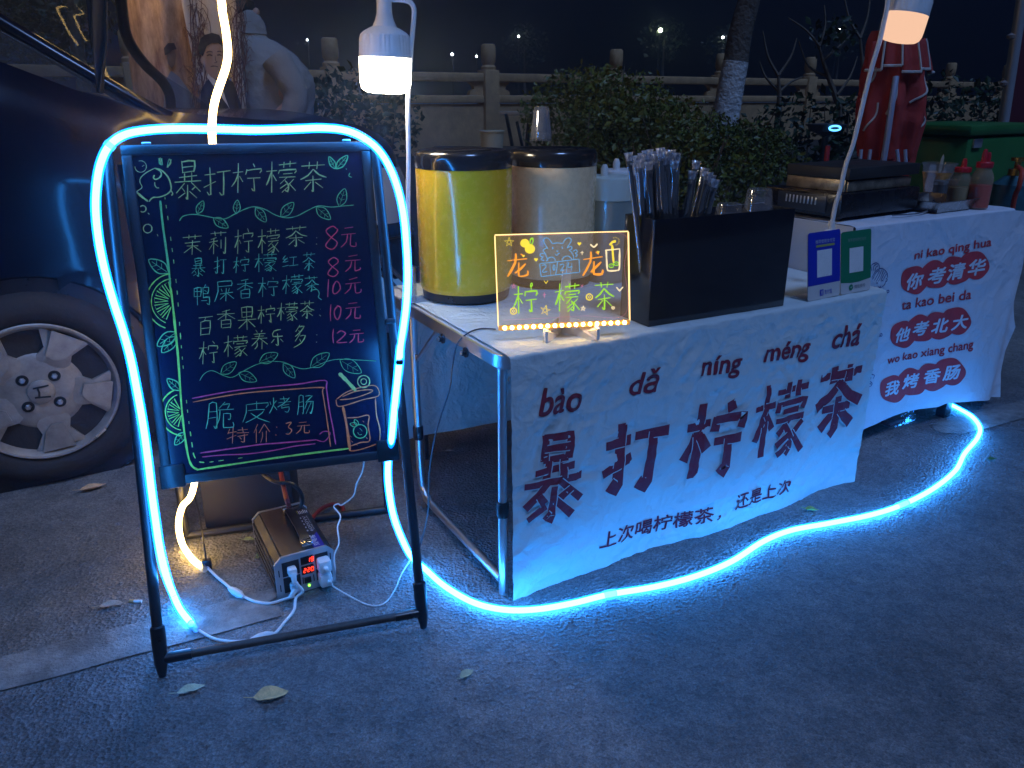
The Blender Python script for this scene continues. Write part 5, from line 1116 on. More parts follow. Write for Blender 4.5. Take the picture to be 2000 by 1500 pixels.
def digits(s, x, z, h, par):
    mb = MB(); w_ = h * .52
    for ch in s:
        q = {'a': (0, h, w_, h), 'b': (w_, h, w_, h / 2), 'c': (w_, h / 2, w_, 0), 'd': (0, 0, w_, 0), 'e': (0, h / 2, 0, 0), 'f': (0, h, 0, h / 2), 'g': (0, h / 2, w_, h / 2)}
        for k in SEG[ch]:
            a, b_, c, d = q[k]; sl = .12
            A, B = V((x + a + b_ * sl, 0, z + b_)), V((x + c + d * sl, 0, z + d)); dv = (B - A).normalized(); nv = V((-dv.z, 0, dv.x)) * h * .07; A, B = A + dv * h * .07, B - dv * h * .07
            mb.prism([ip(p.x, -.0013, p.z) for p in (A + nv, B + nv, B - nv, A - nv)], -IY * .0006)
        x += w_ * 1.62
    mb.sm = False; mb.build('digit', rd, par)
digits('19', g_ * .54, .0815, .0105, d1); digits('220', g_ * .46, .0555, .0105, d2)
mb = MB(); mb.lathe([(.0026, 0), (.0026, .002), (.0015, .0032), (0, .0034)], ip(g_ * .535, 0, .017), 12, -IY); mb.build('indicator', emis('green_led', (.25, 1, .06), 5), FP_)
mb = MB()
for x, z in ((.006, .03), (.006, .07), (g_ - .006, .03), (g_ - .006, .08), (g_ * .44, .034), (g_ * .63, .034)): mb.obox(ip(x - .0012, -.0006, z - .009), IX * .0024, IY * .001, UP * .018)
mb.build('vent_slot', M['blk'], FP_)
# carrying handle
hx_ = g_ * .60; hpts = [ip(hx_, .028, IH + .004), ip(hx_, .034, IH + .014), ip(hx_, .07, IH + .021), ip(hx_, .115, IH + .022), ip(hx_, .16, IH + .021), ip(hx_, .192, IH + .014), ip(hx_, .198, IH + .004)]
mb = MB(); hc = cr(hpts, 5); vs = []
for p in hc: vs += [p - IX * .011, p + IX * .011, p + IX * .011 + UP * .005, p - IX * .011 + UP * .005]
fs = []
for i in range(len(hc) - 1):
    for k in range(4): fs.append((4 * i + k, 4 * i + (k + 1) % 4, 4 * i + 4 + (k + 1) % 4, 4 * i + 4 + k))
mb.add(vs, fs); hd = mb.build('handle', M['blk'], inv_)
for y in (.014, .188): mb = MB(); mb.obox(ip(hx_ - .0135, y, IH + .001), IX * .027, IY * .024, UP * .017, .003); mb.build('handle_bracket', mat('chrome', (.8, .8, .78), .16, 1.0), hd)
lab = MB(); lab.poly([ip(g_ * .70, .008, IH + .0012), ip(g_ - ch_ - .001, .008, IH + .0012), ip(g_ - ch_ - .001, IDp - .010, IH + .0012), ip(g_ * .70, IDp - .010, IH + .0012)]); lb = lab.build('label', mat('label_dark', (.010, .012, .03), .4), inv_)
lab = MB(); lab.poly([ip(g_ * .70, .0085, IH + .0016), ip(g_ - ch_ - .0015, .0085, IH + .0016), ip(g_ - ch_ - .0015, .075, IH + .0016), ip(g_ * .70, .052, IH + .0016)]); lab.build('label_band', mat('label_blue', (.015, .02, .30), .4), lb)
def toplabel(mb, s, x0_, x1_, y0_, y1_, bold=.01):                # reads upward, from the front to the back
    type_on(mb, s, [(x0_, y0_), (x0_, y1_), (x1_, y1_), (x1_, y0_)], lambda x, y: ip(x, y, IH + .0021), bold)
mb = MB(); wA, wB = g_ * .72, g_ - ch_ - .004
toplabel(mb, '双电客', wA, wB - .006, .014, .066, .03); toplabel(mb, '6000W', wA + .010, wB - .002, .084, .166, .03)
toplabel(mb, 'SINE WAVE', wB - .0005, wB + .0025, .09, .165, 0); 
for k in range(5): mb.poly([ip(wA, .088 + .017 * k, IH + .0021), ip(wA, .095 + .017 * k, IH + .0021), ip(wA + .0065, .095 + .017 * k, IH + .0021), ip(wA + .0065, .088 + .017 * k, IH + .0021)])
for k in range(6): mb.poly([ip(wA + .007 + .004 * k, .180, IH + .0021), ip(wA + .007 + .004 * k, .200 - .003 * (k % 3), IH + .0021), ip(wA + .009 + .004 * k, .200 - .003 * (k % 3), IH + .0021), ip(wA + .009 + .004 * k, .180, IH + .0021)])
mb.build('label_lettering', mat('label_print', (.62, .66, .78), .5), lb, smooth=False)
mb = MB(); mb.poly([ip(wA + .001, .182, IH + .0022), ip(wA + .001, .202, IH + .0022), ip(wA + .005, .202, IH + .0022), ip(wA + .005, .182, IH + .0022)]); mb.build('label_tab', mat('label_lime', (.4, .5, .03), .5), lb)

bt0 = at(398, 1046); btX = (at(576, 1030) - bt0); bw = btX.length; btX = btX.normalized(); btY = V((-btX.y, btX.x, 0)); bt0 = bt0 + btY * .03
t = thing('battery', 'black car battery with red cable clamp behind the stand', 'battery', bt0 + btX * bw / 2)
mb = MB(); mb.obox(bt0, btX * bw, btY * .15, UP * .165, .006); mb.build('case', mat('battery_case', (.010, .010, .012), .65), t)
mb = MB(); mb.obox(bt0 - btX * .003 - btY * .003 + UP * .1655, btX * (bw + .006), btY * .156, UP * .022, .005); mb.build('lid', mat('battery_lid', (.02, .02, .022), .4), t)
for x, m_ in ((.035, M['blk']), (bw - .03, mat('red_cap', (.5, .03, .02), .4))):
    mb = MB(); mb.lathe([(.016, 0), (.016, .02), (.010, .024), (.010, .032), (0, .032)], bt0 + btX * x + btY * .03 + UP * .1875, 16); mb.build('terminal', m_, t)
RED = mat('red_cable', (.26, .022, .02), .5); WHT = M['white']
tp = bt0 + btX * (bw - .03) + btY * .03 + UP * .205
cable('battery_cable', 'thick red cable from the battery down to the inverter', [tp, tp + V((.015, -.05, .0)), af(556, 960, 1.68), af(563, 985, 1.66), ip(.10, IDp + .03, .09), ip(.10, IDp + .002, .07)], .006, RED)
cable('battery_cable', 'thick black cable bending off the battery beside the red one', [bt0 + btX * .12 + btY * .03 + UP * .195, af(530, 938, 1.72), af(570, 945, 1.70), af(588, 965, 1.70), af(585, 990, 1.70), ip(.06, IDp + .03, .07), ip(.06, IDp + .002, .06)], .005, M['blk'])
cable('battery_cable', 'red cable loop lying on the asphalt right of the inverter', [ip(.12, IDp + .001, .02), at(625, 996, .02), at(650, 985, .012), at(668, 990, .01), at(672, 1000, .008)], .006, RED)
# plugs and white leads
def plug(p, ax, r, l_, par=None, label=None):
    mb = MB(); ax = V(ax).normalized(); mb.lathe([(r * .5, 0), (r, .002), (r, l_ * .4), (r * .85, l_ * .6), (r * .6, l_ * .62), (r * .5, l_), (0, l_)], p, 10, ax); return mb
p1, p2 = ip(.034, -.0015, .076), ip(.036, -.0015, .032)
t = thing('plug_lead', 'white lead from the upper left socket down to the blue rope connector', 'lead', p1)
mb = MB(); mb.obox(p1 - IX * .010 - UP * .010, IX * .020, -IY * .022, UP * .020, .004); mb.lathe([(.0075, 0), (.006, .02), (.0045, .024), (0, .025)], p1 - IY * .02, 10, V((.2, -.5, -1))); mb.build('plug', WHT, t)
l1 = [p1 - IY * .026 - UP * .02, p1 - IY * .035 - UP * .045 + IX * .014, at(578, 1168, .012), at(574, 1192, .007), at(556, 1215, .006), at(538, 1236, .006), at(520, 1240, .008), at(490, 1250, .007), at(455, 1253, .006), at(420, 1248, .006), at(396, 1236, .008), at(385, 1228, .012)]
mb = MB(); mb.tube(cr(l1, 6), .0034, 8); mb.build('cord', WHT, t)
mb = MB(); a_, b_ = at(534, 1237, .010), at(488, 1251, .009); mb.tube([a_, a_.lerp(b_, .12), a_.lerp(b_, .3), a_.lerp(b_, .6), a_.lerp(b_, .85), b_], [.004, .006, .0095, .0095, .0065, .004], 10); mb.build('inline_switch', WHT, t)
t = thing('plug_lead', 'white lead from the lower left socket to the warm rope connector', 'lead', p2)
mb = MB(); mb.obox(p2 - IX * .010 - UP * .010, IX * .020, -IY * .020, UP * .020, .004); mb.lathe([(.0075, 0), (.006, .02), (.0045, .024), (0, .025)], p2 - IY * .018, 10, V((-.5, -.5, -.8))); mb.build('plug', WHT, t)
l2 = [p2 - IY * .024 - UP * .016 - IX * .006, at(556, 1170, .008), at(530, 1178, .006), at(500, 1175, .006), at(478, 1166, .008), at(455, 1152, .008), at(440, 1140, .007), at(425, 1128, .008), at(405, 1108, .012)]
mb = MB(); mb.tube(cr(l2, 6), .0034, 8); mb.build('cord', WHT, t)
mb = MB(); a_, b_ = at(476, 1166, .010), at(447, 1148, .010); mb.tube([a_, a_.lerp(b_, .12), a_.lerp(b_, .3), a_.lerp(b_, .6), a_.lerp(b_, .85), b_], [.004, .006, .0095, .0095, .0065, .004], 10); mb.build('inline_switch', WHT, t)
for z_, lb_, e_ in ((.072, 'upper white charger plugged into the right side of the inverter', 0), (.034, 'lower white charger plugged into the right side of the inverter', .006)):
    pc = ip(g_ - .028, -.0015, z_); t = thing('phone_charger', lb_, 'charger', pc)
    mb = MB(); mb.obox(pc - IX * .014 - UP * .017 - IY * .0, IX * .030, -IY * .030, UP * .034, .006); mb.build('charger_body', WHT, t)
    mb = MB(); mb.obox(pc - IX * .005 - UP * .006 - IY * .030 + IX * e_, IX * .010, -IY * .012, UP * .012, .003); mb.build('usb_plug', WHT, t)
pc1, pc2 = ip(g_ - .022, -.045, .070), ip(g_ - .018, -.044, .032)
cable('white_cable', 'thin white cable rising from the charger past the inverter handle to the board', [pc1, pc1 - UP * .02 - IY * .012, pc1 - UP * .015 - IY * .022, af(655, 1120, 1.42), af(653, 1085, 1.44), af(662, 1060, 1.48), af(659, 1030, 1.54), af(665, 1008, 1.58), af(652, 990, 1.60), af(660, 984, 1.60), af(668, 986, 1.60), af(690, 968, 1.60), af(696, 945, 1.60), af(708, 918, 1.60), af(712, 880, 1.60)], .0017, WHT)
cable('white_cable', 'thin white cable curving over the asphalt from charger to blue rope', [pc2, pc2 - IY * .015, at(690, 1168, .004), at(715, 1180, .003), at(735, 1183, .003), at(755, 1175, .003), at(772, 1150, .003), at(785, 1120, .004), at(803, 1092, .006)], .0017, WHT)
t = thing('usb_adapter', 'small black connector standing on the ground at the warm rope end', 'connector', at(406, 1112, 0))
mb = MB(); pa = at(406, 1113, 0); mb.box(pa + UP * .016, (.022, .014, .03), .3, .003); mb.build('housing', M['blk'], t)
mb = MB(); mb.tube(cr([pa + UP * .03, af(398, 1060, pa.y + .02), af(390, 1010, pa.y + .12), af(378, 960, pa.y + .2), af(370, 930, pa.y + .24)], 6), .0022, 8); mb.build('cord', M['blk'], t)
# thin dark lead of the glowing sign down the side of the table
cable('sign_cable', 'thin dark lead hanging from the glowing sign over the table edge', [at(968, 643, Z1 + .006), at(940, 642, Z1 + .004), at(915, 650, Z1 + .005), onp(893, 672, t1(-.012, 0, 0), -EX), onp(884, 712, t1(-.016, 0, 0), -EX), af(878, 760, 1.62), af(862, 810, 1.63), af(848, 860, 1.63), af(838, 930, 1.66), af(836, 1000, 1.69), at(820, 1068, .004), at(812, 1080, .006), at(806, 1088, .02)], .0018, mat('grey_lead', (.05, .05, .06), .5))
# litter and leaves
def leaf(label, px, py, ln_, wd, ang, c, curl, cat='fallen leaf', stem=True):
    p0 = at(px, py, .004); d = V((math.cos(R(ang)), math.sin(R(ang)), 0)); n = V((-d.y, d.x, 0)); mb = MB()
    def f(u, v):
        x = (u - .5) * 2; w_ = wd * max(0.0, 1 - abs(x) ** 2.2) * (1 - .25 * x) + 1e-4; y = (v - .5) * 2 * w_
        return p0 + d * x * ln_ + n * y + UP * (curl * (.6 * x * x + 1.1 * (y / wd) ** 2) + .002 + .002 * noise.noise(V((x * 3, y * 90, px))))
    mb.grid(f, 14, 8)
    m = mat('leaf_' + str(px), c, .6, var=(60, .35), bump=[(120, .002)])
    o = tag(mb.build('fallen_leaf', m), label, cat); s_ = o.modifiers.new('t', 'SOLIDIFY'); s_.thickness = .0008
    if stem:
        mb = MB(); mb.tube([f(0, .5), f(0, .5) - d * ln_ * .5 + UP * .004], .0009, 5); mb.build('stem', m, o)
leaf('large yellow brown curled dry leaf lying nearest the camera', 530, 1362, .034, .019, 15, (.80, .52, .24), .010)
leaf('pale grey green fallen leaf left of the large brown one', 374, 1350, .027, .011, 25, (.62, .62, .42), .007)
leaf('small greenish leaf alone on the open asphalt in the middle', 912, 1320, .018, .010, 45, (.5, .55, .38), .006)
leaf('tan dry leaf beside the front wheel of the car', 182, 955, .036, .014, 35, (.62, .40, .22), .010)
leaf('grey brown dry leaf next to a cigarette butt', 218, 1184, .027, .012, 20, (.40, .34, .28), .006)
leaf('yellow green leaf under the front cloth near the blue rope', 1585, 998, .020, .008, -10, (.40, .46, .12), .008)
leaf('small dark green leaf right of the rope bend', 1938, 898, .016, .009, 10, (.08, .22, .05), .004)
leaf('green leaf in front of the battery', 487, 1056, .017, .008, 5, (.30, .36, .16), .005)
leaf('small yellow leaf leaning at the left side of the inverter', 507, 1090, .012, .006, 60, (.42, .40, .16), .008)
leaf('pale leaf on the ground under the near table', 878, 882, .018, .007, 10, (.34, .33, .26), .004)
p = at(262, 1174, .004); t = thing('cigarette_butt', 'cigarette butt lying beside a grey brown leaf', 'cigarette butt', p)
mb = MB(); mb.tube([p, p + V((.018, -.001, 0))], .0038, 10); mb.build('paper', M['white'], t); mb = MB(); mb.tube([p + V((-.011, .0005, 0)), p], .0038, 10); mb.build('filter', mat('filter_tan', (.6, .36, .14), .8), t)

# ------------------------------------------------------------------ on the near table
def bucket(label, c, r, h, m, grp=None):
    t = thing('drink_bucket', label, 'drink bucket', c)
    mb = MB(); mb.lathe([(r * .86, 0), (r * .93, .004), (r * .95, .018), (r * .95, .03)], c, 64); mb.build('base_ring', M['blk'], t)
    mb = MB(); mb.lathe([(r * .965, .026), (r * .985, .030), (r, .04), (r, h * .86), (r * .99, h * .872), (r * .95, h * .874)], c, 72); mb.build('sleeve', m, t)
    mb = MB(); sa = c - EX * r * .985 * .80 + FN * r * .985 * .60; mb.obox(sa - EX * .0012 - FN * .0008 + UP * .042, EX * .0026, FN * .0016, UP * (h * .86 - .046)); mb.build('seam', m, t)
    z = h * .875
    mb = MB(); mb.lathe([(r * .97, z - .002), (r * 1.0, z), (r * 1.015, z + .012), (r * 1.005, z + .028), (r * .985, z + .036), (r * .93, z + .042), (r * .86, z + .043), (r * .80, z + .040), (r * .62, z + .038), (r * .60, z + .026), (0, z + .026)], c, 72); lid = mb.build('lid', mat('lid_black', (.013, .013, .015), .2, coat=.5), t)
    mb = MB(); mb.obox(c + EX * -r * .60 - GY * .012 + UP * (z + .027), EX * r * 1.2, GY * .024, UP * .014, .004); mb.build('handle', M['blk'], lid)
    return t
UB = at(911, 576, Z1 + .004); ru = 89 / FPX * (UB - V((0, 0, CAMH))).dot(V((0, CP, -SP)))
top_y = af(910, 287, UB.y).z
bucket('yellow round drink bucket with black lid', UB, ru, top_y - Z1 - .004, M['yellow'])
u2 = UB + EX * .215 + GY * .085
UB2 = V((af(1076, 530, u2.y).x, u2.y, Z1 + .004)); bucket('cream round drink bucket with black lid and a cup stack on top', UB2, ru * .985, af(1076, 286, UB2.y).z - Z1 - .004, M['cream'])
ORGZ = af(1076, 283, UB2.y).z
def cupstack(label, p, r0, r1, h, n, step, flip=True, grp=None):
    """clear plastic cups stacked upside down: r0 at the rim (below), r1 at the closed end"""
    t = thing('cup_stack', label, 'cup stack', p)
    for k in range(n):
        z = step * k; mb = MB(); mb.lathe([(r0, z), (r0 * 1.06, z + .001), (r0 * 1.06, z + .005), (r0, z + .006), (lerp(r0, r1, .5), z + h * .5), (r1, z + h * .94), (r1 * .94, z + h), (r1 * .6, z + h - .001), (r1 * .55, z + h - .004), (0, z + h - .004)], p, 32); mb.build('cup', M['cup'], t)
    return t
cs = V((af(1057, 270, UB2.y + .02).x, UB2.y + .02, ORGZ + .010)); D_ = (cs - V((0, 0, CAMH))).dot(V((0, CP, -SP))); hh = af(1057, 208, cs.y).z - cs.z
cupstack('tall stack of clear cups upside down on the cream bucket lid', cs, 20 / FPX * D_ * .98, 16 / FPX * D_ * .92, hh * .80, 5, hh * .05)
# jugs
def jug(label, c, r, h, ml):
    t = thing('drink_jug', label, 'jug', c)
    mb = MB(); mb.lathe([(r * .86, 0), (r * .9, .004), (r, h * .9), (r * .985, h * .9), (r * .88, .01), (0, .01)], c, 48); mb.build('jug_body', M['milky'], t)
    mb = MB(); mb.lathe([(r * .99, h * .80), (r * 1.03, h * .805), (r * 1.045, h * .98), (r * 1.0, h * 1.01), (r * .93, h * 1.02), (r * .5, h * 1.025), (0, h * 1.025)], c, 48); ld_ = mb.build('lid', ml, t)
    mb = MB(); q = c + V((0, 0, h * 1.02)) - EX * r * .45; mb.tube([q, q + UP * .02, q + UP * .032], [.010, .011, .006], 12); mb.build('tab', M['white'], ld_)
    mb = MB(); mb.tube(cr([c + EX * r * .98 + UP * h * .85, c + EX * (r + .04) + UP * h * .8, c + EX * (r + .042) + UP * h * .4, c + EX * r * .93 + UP * h * .25], 6), .008, 8); mb.build('handle', M['milky'], t)
    mb = MB(); mb.lathe([(0, .012), (r * .86, .012), (r * .93, h * .5), (0, h * .5)], c, 40); mb.build('drink', clear('pale_drink', (.75, .8, .8), .05, .5, .2, (.5, .55, .55)), t)
jy = UB2.y + .02; JB = V((af(1190, 500, jy).x, jy, Z1 + .004)); jug('milky plastic jug with greenish lid beside the straw box', JB, 43 / FPX * (JB - V((0, 0, CAMH))).dot(V((0, CP, -SP))), af(1190, 343, jy).z - Z1 - .01, M['lidm'])
j2 = JB + GY * .115 + EX * .03; J2 = V((af(1212, 480, j2.y).x, j2.y, Z1 + .004)); jug('white lidded tub partly hidden behind the milky jug', J2, .066, af(1212, 331, j2.y).z - Z1 - .01, M['white'])
# straw box
XA, XB_ = at(1266, 639, Z1 + .003), at(1530, 597, Z1 + .003); XX = (XB_ - XA); XL = XX.length; XX.normalize(); XY = V((-XX.y, XX.x, 0)); XD = .115; XH = af(1283, 430, XA.y).z - XA.z
t = thing('straw_box', 'black open acrylic box holding wrapped straws and cups', 'box', XA + XX * XL / 2 + XY * XD / 2)
bx_ = lambda x, y, z: XA + XX * x + XY * y + UP * z
bm1 = mat('black_acrylic', (.010, .010, .013), .16, var=(12, .3), coat=.3); w_ = .003
for nm, o, a, b_, c_ in (('front_panel', (0, 0, 0), (XL, 0), w_, XH), ('back_panel', (0, XD - w_, 0), (XL, 0), w_, XH)):
    mb = MB(); mb.obox(bx_(*o), XX * a[0], XY * b_, UP * c_, .0008); mb.build(nm, bm1, t)
for x in (0.0, XL - w_): mb = MB(); mb.obox(bx_(x, w_ + .0003, 0), XX * w_, XY * (XD - 2 * w_ - .0006), UP * XH, .0008); mb.build('side_panel', bm1, t)
mb = MB(); mb.obox(bx_(w_ + .0003, w_ + .0003, 0), XX * (XL - 2 * w_ - .0006), XY * (XD - 2 * w_ - .0006), UP * .004); mb.obox(bx_(XL * .52, w_ + .0003, .004), XX * .003, XY * (XD - 2 * w_ - .0006), UP * (XH * .8)); mb.build('bottom_panel', bm1, t)
rnd = random.Random(31)
straws = [(1228, 302), (1243, 308), (1250, 316), (1254, 303), (1262, 298), (1270, 296), (1277, 300), (1283, 305), (1290, 293), (1297, 296), (1304, 300), (1312, 297), (1323, 303), (1240, 322), (1258, 312), (1267, 320), (1274, 310), (1287, 316), (1296, 310), (1308, 314), (1318, 318), (1360, 318), (1376, 332), (1384, 340), (1391, 345), (1397, 354), (1352, 338)]
M['crimp'] = clear('crimped_film', (.8, .85, .92), .30, .85, .2, (.85, .88, .95))
M['straw'] = mat('black_straw', (.012, .012, .014), .22, coat=.4)
for i, (px, py) in enumerate(straws):
    big = px > 1340; fy = XA.y + .035 + .06 * rnd.random() + (.05 if big else .01)
    tip = af(px, py, fy)
    bx0 = lerp(.02, XL * .30, min(1, max(0, (px - 1225) / 105))) if not big else lerp(XL * .20, XL * .34, (px - 1350) / 50)
    foot = bx_(bx0, XD * rnd.uniform(.25, .75), .008); ax = (tip - foot); Ls = ax.length; ax.normalize()
    tt = thing('wrapped_straw', 'black straw in a clear wrapper leaning out of the black box' if not big else 'black wrapped straw leaning far right out of the black box', 'straw', foot, 'wrapped straws in the black box')
    mb = MB(); mb.lathe([(0.0052, 0), (.0052, Ls - .024), (.0044, Ls - .024), (.0044, Ls - .03)], foot, 12, ax); mb.build('straw', M['straw'], tt)
    sx = ax.cross(V((rnd.uniform(-.4, .4), 1, 0))).normalized(); sy = ax.cross(sx); mb = MB(); prof = []
    def wrapf(u, v):
        a = u * 2 * math.pi; z = v * Ls; fl = max(0, (z - (Ls - .026)) / .026); rx, ry = .0068 + .0035 * fl, .0062 * (1 - .85 * fl)
        cr_ = .0012 * math.sin(v * 60 + u * 9 + i) * (fl + .15)
        return foot + ax * z + sx * (math.cos(a) * rx + cr_) + sy * (math.sin(a) * ry + cr_)
    mb.grid(wrapf, 12, 26); mb.build('wrapper', M['wrap'], tt)
    mb = MB(); mb.sm = False; e0 = foot + ax * (Ls - .004)
    def crimp(u, v):
        a = (u - .5) * 2; return e0 + ax * (v * .019 - .010) + sx * a * (.0062 + .0045 * v) + sy * (.0028 * math.sin(u * 9 + i) * (1 - .3 * v) + .0016 * math.sin(v * 7 + u * 4))
    mb.grid(crimp, 7, 5); mb.build('wrapper_end', M['crimp'], tt, smooth=False)
for px, py, dx, n, lb in ((1428, 403, 0, 2, 'low stack of clear cups upside down inside the black box'), (1492, 374, 0, 4, 'taller stack of clear cups upside down at the right end of the box')):
    fy = XA.y + .12 + (.035 if px > 1450 else .0); top = af(px, py, fy); ccx = bx_(XL * (.62 if px < 1450 else .84), XD * .5, 0)
    z0 = XA.z + .01; hcup = .085; n_ = max(2, int((top.z - z0 - hcup) / .022) + 1); cupstack(lb, V((ccx.x, ccx.y, z0)), .040, .030, hcup, n_, (top.z - z0 - hcup) / max(1, n_ - 1))
# edge lit drawing board
SA, SB = at(974, 645, Z1 + .030), at(1230, 633, Z1 + .030); SXv = (SB - SA); SW = SXv.length; SXv.normalize()
sc0 = (SA + SB) / 2; topc = af(1097, 455, sc0.y + .045); SUp = (topc - sc0); SUp = (SUp - SXv * SUp.dot(SXv)); SH = SUp.length; SUp.normalize(); SN = SXv.cross(SUp).normalized()
if SN.y > 0: SN = -SN
sgn = thing('light_sign', 'clear edge lit acrylic sign with glowing hand drawn characters', 'light sign', sc0 - UP * .03)
onsg = lambda px, py, off=.0: onp(px, py, SA + SN * off, SN)
mb = MB(); mb.obox(SA - SN * .004, SXv * SW, SUp * SH, SN * .004, .001); mb.build('acrylic_sheet', M['acry'], sgn)
ORA = (1.0, .56, .12); mb = MB()
for o, a, b_ in ((SA + SUp * (SH - .0015) - SN * .004, SXv * SW, SUp * .0022), (SA + SUp * .008 - SXv * .0013 - SN * .004, SXv * .0020, SUp * (SH - .010)), (SA + SXv * (SW - .0007) + SUp * .008 - SN * .004, SXv * .0024, SUp * (SH - .010))): mb.obox(o, a, b_, SN * .0045, .0005)
mb.build('lit_edge', emis('lit_edge', (1.0, .66, .25), 2.2), sgn)
mb = MB(); mb.obox(SA - SUp * .001 - SN * .007, SXv * SW, SUp * .011, SN * .0095, .0012); led = mb.build('led_strip', mat('led_base', (.55, .28, .06), .5, emit=(1, .42, .05), es=.55), sgn)
for k in range(18):
    mb = MB(); mb.lathe([(.0042, 0), (.004, .0014), (.0022, .0024), (0, .0026)], SA + SXv * (SW * (.045 + k * .0537)) + SUp * .0045 + SN * .0025, 12, SN); mb.build('led', emis('led', (1.0, .60, .15), 60) if k == 0 else bpy.data.materials['led'], led)
mb = MB()
for a, sg in ((.33, -1), (.72, 1)):
    f0 = SA + SXv * SW * a; f1 = sc0 + SUp * SH * .62 - SN * .05; g0 = V((f0.x, f0.y, Z1 + .004)) + V((SN.x, SN.y, 0)).normalized() * .028; g1 = V((f0.x, f0.y, Z1 + .004)) - V((SN.x, SN.y, 0)).normalized() * .09
    mid_ = sc0 + UP * (Z1 + .006 - sc0.z) - SN * .05
    pts = [g0, g0 + UP * .026, f0 + SUp * .003 - SN * .0085, mid_ + UP * .05, mid_]; mb.prism(pts, SXv * .006)
mb.prism([sc0 - SN * .010 + SXv * -.012, sc0 - SN * .010 + SXv * .012, sc0 + SUp * SH * .42 - SN * .012 + SXv * .018, sc0 + SUp * SH * .62 - SN * .012 + SXv * .020, sc0 + SUp * SH * .62 - SN * .012 + SXv * .002, sc0 + SUp * SH * .35 - SN * .012 + SXv * -.006], -SN * .005)
mb.sm = False; mb.build('easel', M['white'], sgn)
ss = lambda p, t_: t_.cross(SN).normalized(); Z6 = lambda x, y: (900 + x / 5, 420 + y / 5); fsg = lambda px, py: onsg(px, py, .0008)
def ink(name, c, s): return mat(name, tuple(q * .5 for q in c), .6, emit=c, es=s)
SI = dict(orange=ink('glow_orange', (1, .34, .03), 1.1), green=ink('glow_green', (.42, .85, .04), .85), yellow=ink('glow_yellow', (1, .72, .05), 1.1), pale=ink('glow_pale', (1, .78, .42), 1.1), blue=ink('glow_blue', (.22, .55, .85), .62), pink=ink('glow_pink', (.9, .28, .42), .75))
def sp(mb, q, wd, n=4, smooth=True): pen(mb, [Z6(*p) for p in q], fsg, wd, ss, n, smooth)
mb = MB()
hand(mb, '龙', (Z6(452, 372), Z6(660, 602)), fsg, .0042, ss); hand(mb, '龙', (Z6(1190, 355), Z6(1392, 592)), fsg, .0042, ss); mb.build('orange_characters', SI['orange'], sgn, smooth=False)
mb = MB()
for ch, a, b_, c, d in (('柠', 515, 690, 755, 962), ('檬', 915, 668, 1168, 938), ('茶', 1298, 648, 1505, 925)): hand(mb, ch, (Z6(a, b_), Z6(c, d)), fsg, .0036, ss)
sp(mb, [(680, 700), (685, 670), (695, 665), (697, 690), (680, 700)], .0024); sp(mb, [(675, 280), (680, 240), (700, 228), (705, 260), (690, 290)], .003)
for c in ((1470, 495), (1518, 475)): sp(mb, [(c[0] + 24 * math.cos(R(a)), c[1] + 18 * math.sin(R(a))) for a in range(0, 361, 40)], .002); sp(mb, [(c[0] - 10, c[1]), (c[0] + 10, c[1] + 2)], .002)
mb.build('green_characters', SI['green'], sgn, smooth=False)
mb = MB()
star = lambda x, y, r, rot=0: [(x + r * math.cos(R(-90 + 144 * k + rot)), y + r * math.sin(R(-90 + 144 * k + rot))) for k in range(6)]
sp(mb, star(472, 265, 48), .0018, smooth=False)
for c, r in (((625, 275), 44), ((675, 330), 50)):
    mb.add([fsg(*Z6(c[0], c[1]))] + [fsg(*Z6(c[0] + r * math.cos(R(a)) * 1.0, c[1] + r * .95 * math.sin(R(a)))) for a in range(0, 360, 24)], [(0, 1 + k, 1 + (k + 1) % 15) for k in range(15)])
sp(mb, [(1455, 295), (1480, 265), (1515, 255)], .0055); sp(mb, [(1478, 290), (1485, 380), (1492, 465)], .0046)
for a in range(-120, 90, 25): sp(mb, [(1510 + 32 * math.cos(R(a)), 255 + 32 * math.sin(R(a))), (1510 + 42 * math.cos(R(a)), 255 + 42 * math.sin(R(a)))], .0016, smooth=False)
heart = lambda x, y, s: [(x, y + s), (x - s, y - s * .2), (x - s * .5, y - s * .9), (x, y - s * .3), (x + s * .5, y - s * .9), (x + s, y - s * .2), (x, y + s)]
for x, y, s in ((1158, 280, 20), (735, 435, 20), (612, 400, 14), (1342, 362, 14)):
    h_ = heart(x, y, s); mb.add([fsg(*Z6(x, y))] + [fsg(*Z6(*p)) for p in h_[:-1]], [(0, 1 + k, 1 + (k + 1) % 6) for k in range(6)])
for x, y in ((515, 938), (1256, 800)): sp(mb, [(x + 30 * math.cos(R(a)), y + 30 * math.sin(R(a))) for a in range(0, 361, 30)], .0022); sp(mb, [(x, y - 14), (x + 14, y), (x, y + 14), (x - 14, y), (x, y - 14)], .0018, smooth=False)
sp(mb, star(825, 930, 50, 12), .0026, smooth=False); sp(mb, [(812, 640), (832, 668), (852, 640)], .0026, smooth=False); mb.build('yellow_drawing', SI['yellow'], sgn, smooth=False)
mb = MB()
sp(mb, [(1410, 345), (1555, 330)], .0042, smooth=False); sp(mb, [(1420, 345), (1425, 450), (1432, 530), (1455, 545), (1530, 540), (1548, 520), (1550, 430), (1552, 335)], .0036)
sp(mb, [(1265, 285), (1300, 312), (1335, 280)], .0034); sp(mb, [(1520, 705), (1550, 740), (1585, 702)], .0036, smooth=False); sp(mb, star(1195, 912, 26, 8), .0024, smooth=False); sp(mb, heart(1488, 908, 14), .002)
sp(mb, [(1185, 350), (1185, 390)], .002); sp(mb, [(1168, 368), (1200, 366)], .002); mb.build('pale_drawing', SI['pale'], sgn, smooth=False)
mb = MB()
